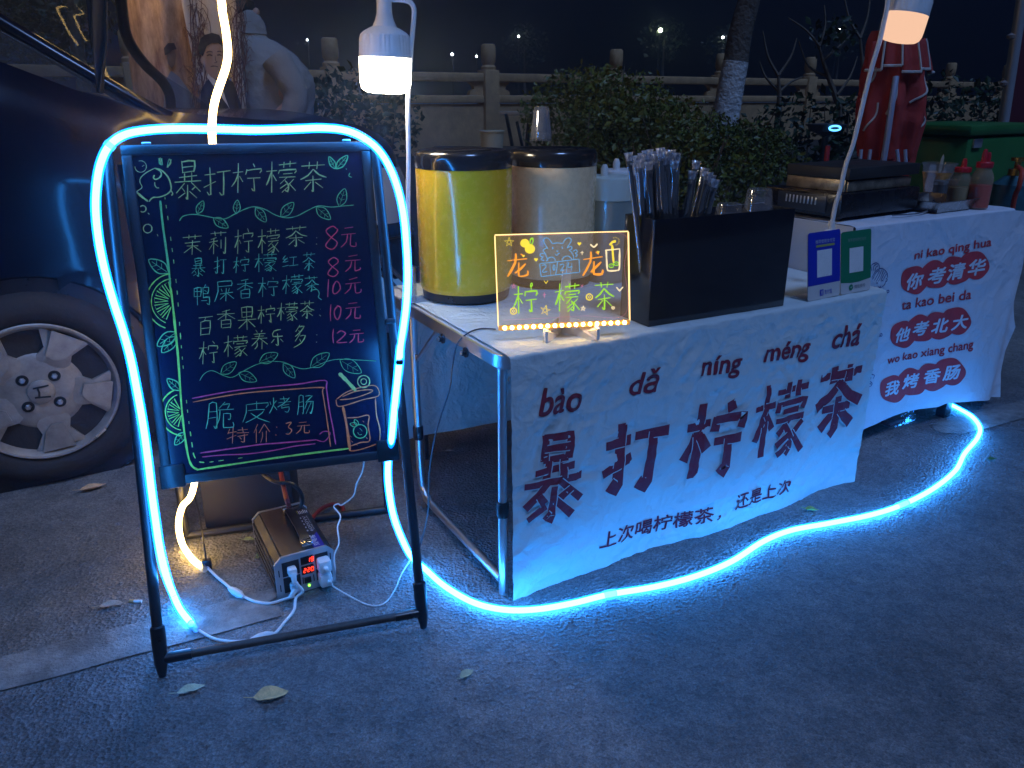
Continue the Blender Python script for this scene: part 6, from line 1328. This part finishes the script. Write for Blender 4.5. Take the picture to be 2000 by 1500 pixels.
for q in ([(850, 450), (835, 400), (820, 370), (805, 345), (830, 325), (850, 320)], [(852, 330), (825, 290), (808, 250), (822, 226), (850, 226), (875, 250), (893, 280)], [(893, 280), (945, 272), (995, 278)], [(995, 278), (1015, 245), (1045, 224), (1075, 232), (1075, 262), (1050, 300), (1038, 325)], [(1038, 320), (1075, 305), (1085, 330), (1060, 345), (1080, 360), (1100, 400), (1105, 440)],
          [(835, 452), (850, 425), (885, 410), (915, 425), (925, 448)], [(990, 442), (1005, 412), (1045, 400), (1075, 418), (1090, 440)], [(830, 380), (785, 375), (775, 400), (800, 410), (785, 435), (815, 445)], [(1095, 355), (1125, 340), (1138, 360), (1118, 372), (1138, 388), (1120, 408)], [(770, 475), (945, 455), (1155, 430)], [(770, 478), (778, 545), (785, 602)], [(785, 602), (960, 580), (1160, 558)], [(1155, 430), (1158, 500), (1162, 560)],
          [(945, 455), (938, 520), (925, 588)], [(892, 312), (900, 322), (895, 335)], [(985, 308), (993, 318), (988, 330)], [(935, 348), (945, 355), (950, 345)], [(920, 378), (938, 395), (952, 378), (968, 372)],
          [(790, 495), (825, 485), (830, 510), (800, 545), (805, 560), (845, 550)], [(905, 490), (900, 520), (910, 540), (920, 515), (915, 490), (905, 490)], [(965, 490), (1000, 478), (1005, 500), (975, 545), (1015, 535)], [(1055, 460), (1048, 510), (1090, 500)], [(1085, 470), (1082, 545)], [(870, 470), (878, 585)], [(1040, 450), (1030, 570)]): sp(mb, q, .0018)
mb.build('blue_drawing', SI['blue'], sgn, smooth=False)
mb = MB()
brd = cr([V((*p, 0)) for p in ((375, 205), (700, 195), (1000, 190), (1590, 192), (1598, 500), (1605, 965), (1200, 985), (800, 1008), (415, 1026))], 26); d = 0
for a, b_ in zip(brd, brd[1:]):
    n_ = max(1, int((b_ - a).length / 22))
    for k in range(n_): p, q = a.lerp(b_, k / n_), a.lerp(b_, (k + .55) / n_); sp(mb, [(p.x, p.y), (q.x, q.y)], .0011, smooth=False)
sp(mb, star(518, 697, 26), .0016, smooth=False); sp(mb, [(815, 755), (815, 810)], .0018); sp(mb, [(800, 780), (832, 776)], .0018); sp(mb, [(1170, 680), (1195, 705)], .0014); sp(mb, [(1195, 678), (1172, 708)], .0014); mb.build('pink_drawing', SI['pink'], sgn, smooth=False)
# payment cards
def paycard(label, bl, br, tl, lean, cm, kind):
    A, B = at(*bl, Z1 + .004), at(*br, Z1 + .004); X = (B - A); W = X.length; X.normalize(); Bk = V((-X.y, X.x, 0))
    T = onp(*tl, A + Bk * lean, -Bk); H = (T.z - A.z); U = (UP * H + Bk * lean); Hh = U.length; U.normalize(); N = -U.cross(X).normalized() if U.cross(X).y > 0 else U.cross(X).normalized()
    t = thing('payment_card', label, 'payment sign', A + X * W / 2)
    P = lambda x, y, o=0.0: A + X * x * W + U * y * Hh + N * o
    r = .05; q = []
    for cx, cy, a0 in ((1 - r, r * W / Hh, 270), (1 - r, 1 - r * W / Hh, 0), (r, 1 - r * W / Hh, 90), (r, r * W / Hh, 180)):
        for k in range(6): a = R(a0 + 18 * k); q.append((cx + r * math.cos(a), cy + r * W / Hh * math.sin(a)))
    mb = MB(); mb.prism([P(x, y, -.002) for x, y in q], N * .002); mb.sm = False; cd = mb.build('card', mat('card_white', (.62, .60, .58), .35), t)
    base = [(1, .20 if kind else .22)] + ([(.6, .165), (.35, .165), (0, .19)] if kind else [(0, .22)])
    mb = MB(); top_ = [(x, y) for x, y in q if y > .3]; mb.poly([P(x, y, .0006) for x, y in [(base[0])] + top_ + base[1:][::1][::-1][::-1]] if False else [P(x, y, .0006) for x, y in top_] + [P(x, y, .0006) for x, y in base[::-1]]); mb.sm = False; mb.build('colour_field', cm, cd)
    mb = MB(); mb.poly([P(x, y, .0012) for x, y in ((.27, .33), (.73, .33), (.73, .73), (.27, .73))]); mb.sm = False; mb.build('paper_patch', M['white'], cd)
    mb = MB(); f = lambda x, y: P(x, y, .0012)
    type_on(mb, '推荐使用微信支付' if kind else '推荐使用支付宝', [(.22, .885), (.82, .885), (.82, .83), (.22, .83)], f, .01); mb.build('lettering', mat('card_print', (.22, .36, .28) if kind else (.5, .52, .6), .5), cd, smooth=False)
    mb = MB(); type_on(mb, '微信支付' if kind else '支付宝', [(.44, .125), (.80, .125), (.80, .065), (.44, .065)] if kind else [(.50, .13), (.74, .13), (.74, .06), (.50, .06)], f, .02); mb.build('lettering', mat('card_dark', (.10, .12, .14), .5) if kind else cm, cd, smooth=False)
    mb = MB()
    if kind: mb.poly([P(.33 + .07 * math.cos(R(a)), .095 + .07 * W / Hh * math.sin(R(a)) * .9, .0012) for a in range(0, 360, 20)]); mb.poly([P(.27, .05, .0013), (P(.36, .05, .0013)), P(.30, .075, .0013)])
    else: mb.poly([P(x, y, .0012) for x, y in ((.36, .05), (.47, .05), (.47, .14), (.36, .14))])
    mb.sm = False; em = mb.build('emblem', cm, cd)
    mb = MB()
    if kind: pen(mb, [(.30, .095), (.325, .083), (.365, .112)], lambda x, y: P(x, y, .0018), .0018, lambda p, t_: t_.cross(N).normalized(), 2, False)
    else: type_on(mb, '支', [(.375, .13), (.455, .13), (.455, .06), (.375, .06)], lambda x, y: P(x, y, .0018), .01)
    mb.build('emblem_mark', M['white'], em, smooth=False)
    if not kind: mb = MB(); mb.poly([P(.25 + .03 * 0, .775, .0012), P(.80, .775, .0012), P(.82, .79, .0012), P(.80, .81, .0012), P(.25, .81, .0012), P(.23, .79, .0012)]); mb.sm = False; mb.build('lime_bar', mat('lime_bar', (.35, .36, .10), .5), cd)
    mb = MB(); mb.obox(A + X * .02 * W + Bk * (.004), X * W * .96, Bk * .055, UP * .0018, .0005); mb.build('foot', M['white'], t)
paycard('blue payment card standing at the front right table corner', (1578, 589), (1640, 576), (1563, 458), .028, mat('card_blue', (.012, .03, .42), .35), 0)
paycard('green payment card standing right against the blue one', (1642, 576), (1700, 565), (1627, 456), .028, mat('card_green', (.01, .20, .09), .35), 1)

# ------------------------------------------------------------------ on the far table
Zt = Z2 + .0045
ga, gb, gc_ = at(1639, 434, Zt), at(1790, 414, Zt), at(1520, 409, Zt)
gx = (gb - ga); GL = gx.length; gx.normalize(); gy = V((-gx.y, gx.x, 0)); GD = min(.42, (gc_ - ga).dot(gy))
gp = lambda x, y, z: ga + gx * x + gy * y + UP * z
GH = af(1639, 380, ga.y).z - Zt
t = thing('sausage_grill', 'black electric sausage grill with flat lid and vented side panel', 'grill', gp(GL / 2, GD / 2, 0))
mb = MB(); mb.obox(gp(0, 0, .010), gx * GL, gy * GD, UP * (GH - .010), .006); mb.build('body', mat('grill_black', (.011, .011, .013), .28, var=(15, .3)), t)
for x in (.02, GL - .04):
    for y in (.02, GD - .04): mb = MB(); mb.obox(gp(x, y, 0), gx * .02, gy * .02, UP * .012, .002); mb.build('foot', M['blk'], t)
mb = MB(); mb.obox(gp(-.004, GD * .18, .022), gx * .004, gy * GD * .62, UP * (GH * .62), .001); pn = mb.build('side_panel', mat('panel_dark', (.03, .035, .045), .35), t)
mb = MB()
for k in range(9): mb.obox(gp(-.0055, GD * (.30 + .047 * k), .034 + GH * .1), gx * .0015, gy * .005, UP * GH * .28, .0005)
mb.build('vent', M['alu'], pn)
LZ = GH + .002; lx0, ly0, lx1, ly1 = GL * .12, GD * .06, GL * .98, GD * .80; plt = mat('worn_steel', (.42, .34, .24), .38, .8, var=(30, .5))
mb = MB(); mb.obox(gp(lx0 - .006, ly0 + .01, LZ), gx * .006, gy * (ly1 - ly0), UP * .034, .001); mb.obox(gp(lx0, ly0 + .004, LZ), gx * (lx1 - lx0 - .02), gy * .006, UP * .030, .001); mb.build('steel_trim', plt, t)
mb = MB(); mb.obox(gp(lx0 + .002, ly0 + .012, LZ), gx * (lx1 - lx0 - .03), gy * (ly1 - ly0 - .015), UP * .03); mb.build('plate', M['blk'], t)
mb = MB(); mb.obox(gp(lx0 - .012, ly0 - .004, LZ + .036), gx * (lx1 - lx0 + .02), gy * (ly1 - ly0 + .014), UP * .034, .003); mb.build('lid', mat('lid_charcoal', (.026, .024, .022), .55, var=(9, .25)), t)
# steel tray
ta, tb = at(1829, 417, Zt), at(1903, 407, Zt); tx = (tb - ta); TL = tx.length; tx.normalize(); ty = V((-tx.y, tx.x, 0)); TD, TH = .16, .036; fl = .012
t = thing('steel_tray', 'shallow stainless steel tray between the grill and the red sauce bottle', 'tray', ta + tx * TL / 2)
b0 = [ta, ta + tx * TL, ta + tx * TL + ty * TD, ta + ty * TD]; cen = sum((p for p in b0), V((0, 0, 0))) / 4
ex_ = lambda p, k, z: p + V((tx * (fl * k) * (1 if (p - cen).dot(tx) > 0 else -1)) + ty * (fl * k) * (1 if (p - cen).dot(ty) > 0 else -1)) + UP * z
rings = [[p + UP * .0012 for p in b0], [ex_(p, 1, TH) for p in b0], [ex_(p, 1.7, TH + .001) for p in b0], [ex_(p, 1.7, TH - .001) for p in b0], [ex_(p, 1, TH - .002) for p in b0], [ex_(p, -.1, .0002) for p in b0]]
vs = [p for r_ in rings for p in r_]; fs = [(0, 1, 2, 3)]
for i in range(5):
    for k in range(4): fs.append((4 * i + k, 4 * i + (k + 1) % 4, 4 * i + 4 + (k + 1) % 4, 4 * i + 4 + k))
fs.append((20, 21, 22, 23)); mb = MB(); mb.add(vs, fs); mb.sm = False; mb.build('tray', mat('steel', (.50, .48, .45), .3, 1.0, var=(25, .2)), t)
mb = MB(); mb.tube(cr([gp(GL * .55, -.03, .006), gp(GL * .8, -.045, .005), gp(GL * 1.0, -.035, .006)], 5), [.003] * 11, 8); tag(mb.build('tongs', M['alu']), 'small steel skewer lying in front of the grill', 'skewer')
# sauce cup with spatula
scp = V((0, 0, 0)) + at(1847, 388, Zt); scp = scp + ty * .045; scp.z = Zt; Dd = (scp - V((0, 0, CAMH))).dot(V((0, CP, -SP))); sh_ = af(1847, 318, scp.y).z - Zt; sr = 30 / FPX * Dd
t = thing('sauce_cup', 'clear cup of brown sauce with a spatula standing in it', 'cup', scp)
mb = MB(); mb.lathe([(sr * .62, 0), (sr * .98, sh_ * .96), (sr * 1.06, sh_ * .965), (sr * 1.06, sh_), (sr * .97, sh_), (sr * .60, .002), (0, .002)], scp, 32); mb.build('cup', M['cup'], t)
mb = MB(); mb.lathe([(0, .003), (sr * .60, .003), (sr * .83, sh_ * .62), (sr * .9, sh_ * .74), (sr * .86, sh_ * .68), (0, sh_ * .60)], scp, 28, mod=lambda a, z: 1 + (.05 * math.sin(a * 3) if z > sh_ * .5 else 0)); mb.build('sauce', mat('brown_sauce', (.62, .30, .08), .4, var=(50, .4)), t)
mb = MB(); s0 = scp + UP * .02; s1 = scp + EX * .008 + UP * (sh_ + .030); sd_ = (s1 - s0).normalized(); sw = sd_.cross(FN).normalized(); mb.prism([s0 - sw * .004, s0 + sw * .004, s0.lerp(s1, .7) + sw * .0085, s1 - sd_ * .012 + sw * .008, s1, s1 - sd_ * .016 - sw * .008, s0.lerp(s1, .7) - sw * .0085], FN * .002); mb.build('spatula', mat('spatula', (.5, .42, .30), .5), t)
for px, py, hpx, lb in ((1868, 380, 352, 'small dark lidded tin beside the sauce cup'), (1884, 376, 350, 'second small tin, right behind the first one')):
    c_ = at(px, py + 18, Zt) + ty * .07 + tx * (.018 if px > 1870 else 0); c_.z = Zt; Dd = (c_ - V((0, 0, CAMH))).dot(V((0, CP, -SP))); hz = af(px, hpx, c_.y).z - Zt
    t = thing('spice_tin', lb, 'tin', c_); mb = MB(); mb.lathe([(.020, 0), (.021, .002), (.021, hz * .8), (.019, hz * .81)], c_, 24); mb.build('tin', mat('tin_grey', (.12, .115, .11), .4, .4), t)
    mb = MB(); mb.lathe([(.0215, hz * .80), (.0220, hz * .82), (.0220, hz * .97), (.019, hz), (0, hz)], c_, 24); mb.build('lid', mat('tin_lid', (.3, .28, .26), .35, .6), t)
def bottle(label, c, top_px, cm, nozz):
    Dd = (c - V((0, 0, CAMH))).dot(V((0, CP, -SP))); H = af(*top_px, c.y).z - c.z; r = 20 / FPX * Dd; t = thing('sauce_bottle', label, 'sauce bottle', c)
    mb = MB(); mb.lathe([(r * .9, 0), (r, .004), (r, H * .50), (r * .92, H * .57), (r * .66, H * .66), (r * .62, H * .70), (0, H * .70)], c, 28); mb.build('bottle_body', clear('bottle_' + label[:4], (.9, .85, .8), .08, .30, .2, (.85, .72, .52)), t)
    mb = MB(); mb.lathe([(r * .87, .004), (r * .97, .006), (r * .97, H * .40), (0, H * .40)], c, 28); mb.build('sauce', cm, t)
    rc = mat('red_cap_' + label[:4], (.55, .02, .03), .35)
    mb = MB(); mb.lathe([(r * .70, H * .69), (r * .74, H * .70), (r * .74, H * .775), (r * .66, H * .79), (0, H * .79)], c, 28); cp_ = mb.build('cap', rc, t)
    for o, hh_ in nozz:
        b_ = c + EX * o * r + UP * H * .785; mb = MB(); mb.lathe([(r * .26, 0), (r * .23, H * hh_ * .6), (r * .17, H * hh_ * .95), (r * .10, H * hh_), (0, H * hh_)], b_, 14, V((.06 * o, 0, 1))); mb.build('nozzle', rc, cp_)
cb_ = at(1918, 408, Zt) + ty * .02; cb_.z = Zt
bottle('squeeze bottle of red sauce with twin red nozzles', cb_, (1921, 291), mat('red_sauce', (.75, .02, .02), .3), ((-.30, .215), (.30, .16)))
cb2 = cb_ + ty * .055 - tx * .024; bottle('pale squeeze bottle half hidden behind the red sauce bottle', cb2, (1905, 305), mat('pale_sauce', (.55, .45, .24), .3), ((0, .17),))

# ------------------------------------------------------------------ behind the stalls
# folded red umbrella on a pole
FU = 3.5; ub = af(1735, 360, FU); uh = V((ub.x, FU, 0)); s_u = (af(1745, 200, FU) - V((0, 0, CAMH))).dot(V((0, CP, -SP))) / FPX
t = thing('folded_umbrella', 'folded red stall umbrella with white piping on a pale pole', 'umbrella', uh)
axp = [V((uh.x - .05, FU, 0)), af(1722, 330, FU), af(1738, 240, FU), af(1752, 150, FU), af(1760, 60, FU)]
mb = MB(); mb.tube(cr(axp, 5), .016, 12); mb.build('pole', mat('pale_blue_pole', (.45, .48, .58), .4, .3), t)
mb = MB(); mb.lathe([(.22, 0), (.23, .02), (.2, .07), (.05, .09), (.03, .14), (0, .14)], V((uh.x - .05, FU, 0)), 24); mb.build('base', M['blk'], t)
rcl = mat('red_canvas', (.38, .034, .026), .8, var=(6, .12), bump=[(14, .01), (300, .0004)]); trim = mat('cream_piping', (.55, .50, .45), .7)
cxs = [(60, 1750, 40), (85, 1749, 46), (120, 1747, 50), (160, 1745, 53), (200, 1742, 56), (240, 1740, 55), (280, 1736, 50), (330, 1730, 43)]
def ucan(u, v):
    y = lerp(60, 330, v); cx = interp([(a, b_) for a, b_, c in cxs], y); r = interp([(a, c) for a, b_, c in cxs], y) * s_u
    a = u * 2 * math.pi; rr = r * (1 + .20 * math.sin(a * 7 + v * 2.2 + .6) * min(1, .4 + v)) + .010 * noise.noise(V((math.cos(a) * 3, math.sin(a) * 3, v * 7)))
    p = af(cx, y, FU); zc = p.z; 
    if v > .93: zc += .045 * math.sin(a * 7 + 2)
    return V((p.x + math.cos(a) * rr, FU + math.sin(a) * rr * .9, zc))
mb = MB(); mb.grid(ucan, 168, 60); mb.build('canopy', rcl, t)
def uflap(a0, a1, y0, y1, out_):
    def f(u, v):
        a = lerp(a0, a1, u); y = lerp(y0, y1, v); cx = interp([(q, b_) for q, b_, c in cxs], y); r = interp([(q, c) for q, b_, c in cxs], y) * s_u * (1.12 + out_ * v + .07 * math.sin(u * 8))
        p = af(cx, y, FU); return V((p.x + math.cos(a) * r, FU + math.sin(a) * r * .9, p.z))
    return f
fl_m, tr_m = MB(), MB()
for a0, a1, y0, y1, o in ((-2.9, -2.3, 82, 138, .12), (-2.3, -1.75, 80, 130, .05), (-1.75, -1.2, 78, 142, .12), (-1.2, -.55, 78, 136, .05), (-.55, .1, 76, 142, .16)):
    f = uflap(a0, a1, y0, y1, o); fl_m.grid(f, 12, 12)
    tr_m.tube([f(k / 12, 1) for k in range(13)], .0055, 6); tr_m.tube([f(1, k / 8) for k in range(9)], .005, 6)
ax_ = lambda p: V((p.x, p.y, p.z)) + (V((p.x - uh.x, p.y - FU, 0)).normalized() * .004)
for pts in ([(.46, .50), (.52, .42), (.585, .36), (.60, .27)], [(.66, .60), (.70, .50), (.705, .40)], [(.80, .52), (.86, .44), (.90, .34), (.91, .28)], [(.90, .52), (.95, .60), (.96, .66), (.93, .72)], [(.56, .72), (.60, .62), (.61, .52)]):
    tr_m.tube([ax_(ucan(p.x, p.y)) for p in cr([V((*q, 0)) for q in pts], 6)], .0045, 6)
mb = MB(); mb.tube(cr([af(1722, 334, FU - .185), af(1731, 280, FU - .195), af(1741, 210, FU - .20), af(1750, 150, FU - .17)], 5), .0125, 10); mb.build('rib', mat('pale_rib', (.42, .45, .55), .4, .3), t)
for x0_, x1_ in ((1678, 1682), (1694, 1700), (1757, 1752), (1770, 1768)):
    mb = MB(); mb.tube([af(x0_, 336, FU - .175), af(x1_, 292, FU - .165)], .0075, 8); mb.build('rib', bpy.data.materials['pale_rib'], t)
o = fl_m.build('valance', rcl, t); s_ = o.modifiers.new('t', 'SOLIDIFY'); s_.thickness = .004; tr_m.build('piping', trim, t)
# green cooler, gas cylinder, banner post at the far right
FG = 3.7; ga_ = af(1868, 400, FG); gx2 = RD
t = thing('green_box', 'tall green plastic cooler box behind the sauce bottles', 'cooler', V((ga_.x + .25, FG, 0)))
gtop = af(1880, 245, FG).z; mb = MB(); go = V((ga_.x, FG, 0)); gm = mat('green_plastic', (.025, .13, .03), .45, var=(5, .2))
mb.obox(go, RD * .62, RN * .45, UP * (gtop - .05), .03); mb.build('box', gm, t); mb = MB(); mb.obox(go - RD * .008 - RN * .008 + UP * (gtop - .048), RD * .636, RN * .466, UP * .05, .018); mb.build('lid', gm, t)
mb = MB(); mb.obox(go + RD * .03 - RN * .012 + UP * (gtop - .10), RD * .07, RN * .012, UP * .04, .004); mb.build('latch', M['alu'], t)
FC = 3.25; gc2 = V((af(1975, 380, FC).x, FC, 0)); D3 = (V((gc2.x, FC, .9)) - V((0, 0, CAMH))).dot(V((0, CP, -SP))); rr_ = 40 / FPX * D3; zt_ = af(1975, 345, FC).z
t = thing('gas_cylinder', 'teal gas cylinder with red hose right of the sauce bottles', 'gas cylinder', gc2)
mb = MB(); mb.lathe([(rr_ * .8, 0), (rr_, .02), (rr_, zt_ - .09), (rr_ * .9, zt_ - .03), (rr_ * .5, zt_), (.03, zt_ + .005), (0, zt_ + .005)], gc2, 32); mb.build('cylinder_body', mat('teal_paint', (.03, .11, .14), .35, var=(12, .3)), t)
mb = MB(); mb.lathe([(.03, zt_), (.03, zt_ + .03), (.012, zt_ + .032), (.012, zt_ + .06), (.028, zt_ + .062), (.028, zt_ + .075), (0, zt_ + .075)], gc2, 16); mb.build('valve', mat('brass', (.55, .36, .10), .3, 1), t)
mb = MB(); mb.tube(cr([gc2 + UP * (zt_ + .04), af(1996, 335, FC - .1), af(1990, 365, FC - .12), af(1978, 405, FC - .1), V((gc2.x - .02, FC - rr_ - .02, .3))], 6), .009, 8); mb.build('hose', mat('red_hose', (.5, .06, .03), .5), t)
FPp = 4.6; t = thing('banner_stand', 'leaning pale metal post with a dark red sign board at the right edge', 'sign stand', V((af(1955, 260, FPp).x, FPp, 0)))
mb = MB(); q0, q1 = af(1955, 270, FPp), af(2002, -40, FPp); dv = (q1 - q0).normalized(); gq = q0 - dv * (q0.z / dv.z); mb.tube([gq, q1], .028, 12); mb.build('post', mat('pale_metal', (.45, .46, .48), .4, .5), t)
mb = MB(); sx_ = V((1, .2, 0)).normalized(); mb.obox(q0 - dv * .2 + sx_ * .035, sx_ * .5, V((-sx_.y, sx_.x, 0)) * .02, dv * 1.1, .003); sb = mb.build('sign_board', mat('wine_red', (.10, .012, .02), .5), t)
mb = MB(); mb.obox(q0 - dv * .15 + sx_ * .07 - V((-sx_.y, sx_.x, 0)) * .003, sx_ * .25, V((-sx_.y, sx_.x, 0)) * .003, dv * .22, .001); mb.build('pale_patch', mat('pale_patch', (.32, .34, .45), .6), sb)
mb = MB()
for k in range(5):
    p = q0 + dv * (.05 + .24 * k) - sx_ * .035; mb.lathe([(0, -.02), (.02, -.008), (.022, .006), (0, .02)], p, 12)
mb.build('bulb_string', mat('dull_bulb', (.25, .2, .18), .4), t)
# small blue ring light on the far ground, red stick
FL_ = 4.9; p = af(1627, 250, FL_); t = thing('ring_lamp', 'small dark solar lamp with a glowing blue ring', 'lamp', V((p.x, p.y, 0)))
mb = MB(); mb.lathe([(.02, 0), (.02, p.z - .05), (.10, p.z - .02), (.12, p.z + .02), (0, p.z + .025)], V((p.x, p.y + .1, 0)), 24); mb.build('housing', mat('lamp_case', (.05, .06, .07), .4), t)
mb = MB(); mb.tube([p + V((.034 * math.cos(R(a)), -.03, .013 * math.sin(R(a)))) for a in range(0, 360, 15)], .0055, 8, closed=True); mb.build('ring', emis('ring_glow', (.10, .45, 1.0), 3.2), t)
p = at(1612, 330, Z2 + .12); p = af(1612, 332, 3.0); q = af(1617, 285, 3.0); mb = MB(); dv = (q - p).normalized(); mb.tube([p - dv * (p.z / dv.z), q], [.012, .009], 10)
tag(mb.build('marker_stick', mat('red_stick', (.36, .02, .025), .5)), 'thin red stick standing behind the sausage grill', 'stick')
# clear bag of packaging on the ground between the tables
bg_ = [at(x, y, .0) for x, y in ((1720, 836), (1745, 838), (1782, 826), (1770, 814), (1735, 820))]; cen = sum(bg_, V((0, 0, 0))) / 5
t = thing('plastic_bag', 'crumpled clear plastic bag with dark red packets under the far table', 'plastic bag', cen)
def bagf(u, v):
    a = u * 2 * math.pi; rr = .075 * math.sqrt(max(0, 1 - (1 - v) ** 2)) if v < 1 else .075; p = cen + EX * math.cos(a) * rr * 1.15 + GY * math.sin(a) * rr * .6; h = .055 * (1 - v)
    n_ = noise.noise(p * 26 + V((0, 0, v * 3))); return p + UP * (h * (1 + .5 * n_) + .003) + EX * .012 * n_
mb = MB(); mb.grid(bagf, 36, 14); mb.sm = False; mb.build('film', M['wrap'], t, smooth=False)
mb = MB(); mb.obox(cen - EX * .065 - GY * .02 + UP * .004, EX * .09, GY * .04, UP * .018, .006); mb.build('packet', mat('wine_packet', (.18, .015, .04), .4), t)
# tub and stool beyond the buckets
FT = 3.9; c_ = af(961, 281, FT); s3 = (c_ - V((0, 0, CAMH))).dot(V((0, CP, -SP))) / FPX
t = thing('paper_tub', 'small pale tub on a crate seen between the two bucket lids', 'tub', V((c_.x, FT, c_.z - .02)))
mb = MB(); mb.lathe([(21 * s3, -.02), (23 * s3, 22 * s3), (24.5 * s3, 22.5 * s3), (24.5 * s3, 25 * s3), (0, 25 * s3)], c_, 28); mb.build('tub_body', mat('kraft', (.36, .34, .24), .7), t)
mb = MB(); kx = c_ + V((-.3, 0, -.02)); zt_ = c_.z - .021; mb.obox(V((c_.x - .3, FT - .15, zt_ - .03)), V((.6, 0, 0)), V((0, .35, 0)), UP * .03, .004); t = thing('crate_table', 'low dark wooden crate table behind the drink buckets', 'crate', V((c_.x, FT, 0))); mb.build('top', mat('dark_wood', (.05, .035, .025), .7), t)
for x in (-.28, .25):
    for y in (-.13, .17): mb = MB(); mb.obox(V((c_.x + x, FT + y, 0)), V((.03, 0, 0)), V((0, .03, 0)), UP * (zt_ - .031), .002); mb.build('leg', mat('dark_wood_leg', (.05, .035, .025), .7), t)
FS = 4.6; sA, sB = af(975, 218, FS), af(1048, 219, FS); t = thing('folding_stool', 'thin legged folding table standing in front of the railing', 'folding stool', V(((sA.x + sB.x) / 2, FS, 0)))
mb = MB(); mb.obox(sA + V((0, 0, -.02)), sB - sA, V((0, .3, 0)), UP * .02, .003); mb.build('top', mat('stool_top', (.26, .20, .14), .6), t)
for a, b_ in (((988, 222), (1000, 285)), ((1036, 222), (1030, 285)), ((1010, 240), (1020, 285))):
    p, q = af(*a, FS), af(*b_, FS); dv = (q - p).normalized()
    for dy in (0, .28): mb = MB(); mb.tube([p + V((0, dy, 0)), p + V((0, dy, 0)) + dv * (-(p.z) / dv.z)], .009, 8); mb.build('leg', M['blk'], t)
# folding crate and blue bag between the car and the near table
FK = 2.28; t = thing('folding_rack', 'black folding wire rack between the board and the near table', 'rack', V((af(745, 560, FK).x, FK, 0)))
for k_, (a, b_) in enumerate((((735, 495), (800, 560)), ((738, 528), (785, 572)), ((800, 575), (828, 540)), ((735, 530), (752, 505)), ((735, 500), (735, 620)), ((820, 520), (822, 640)))):
    mb = MB(); p, q = af(*a, FK + .02 * k_), af(*b_, FK + .02 * k_); mb.tube([p, q], .007, 8); mb.build('bar', M['blk'], t)
for x in (735, 822):
    p = af(x, 620, FK); mb = MB(); mb.tube([p, V((p.x, p.y, 0))], .007, 8); mb.build('leg', M['blk'], t)
cc2 = af(760, 566, FK + .25); 
def bag2(u, v):
    a = u * 2 * math.pi; b_ = v * math.pi; p = V((math.cos(a) * math.sin(b_) * .17, math.sin(a) * math.sin(b_) * .1, math.cos(b_) * .09)); n_ = noise.noise(p * 14); return V((cc2.x, cc2.y, cc2.z - .05)) + p * (1 + .35 * n_) + V((0, 0, .02 * n_))
mb = MB(); mb.grid(bag2, 40, 22); mb.sm = False; bb = tag(mb.build('plastic_bag', mat('blue_bag', (.10, .28, .50), .35), smooth=False), 'crumpled blue plastic bag on the rack behind the table', 'plastic bag')

# ------------------------------------------------------------------ haze added to put a soft halo round the lit ropes and bulbs
hm = bpy.data.materials.new('haze'); hm.use_nodes = True; t = hm.node_tree; t.nodes.clear()
pv = t.nodes.new('ShaderNodeVolumePrincipled'); pv.inputs['Color'].default_value = (.50, .66, 1.0, 1); pv.inputs['Density'].default_value = 0.015; pv.inputs['Anisotropy'].default_value = 0.8
o_ = t.nodes.new('ShaderNodeOutputMaterial'); t.links.new(pv.outputs[0], o_.inputs['Volume'])
mb = MB(); mb.sm = False; mb.box((2, 17, 3.5), (90, 56, 9.0)); hz = tag(mb.build('haze', hm, org=(0, 0, 0)), kind='stuff')
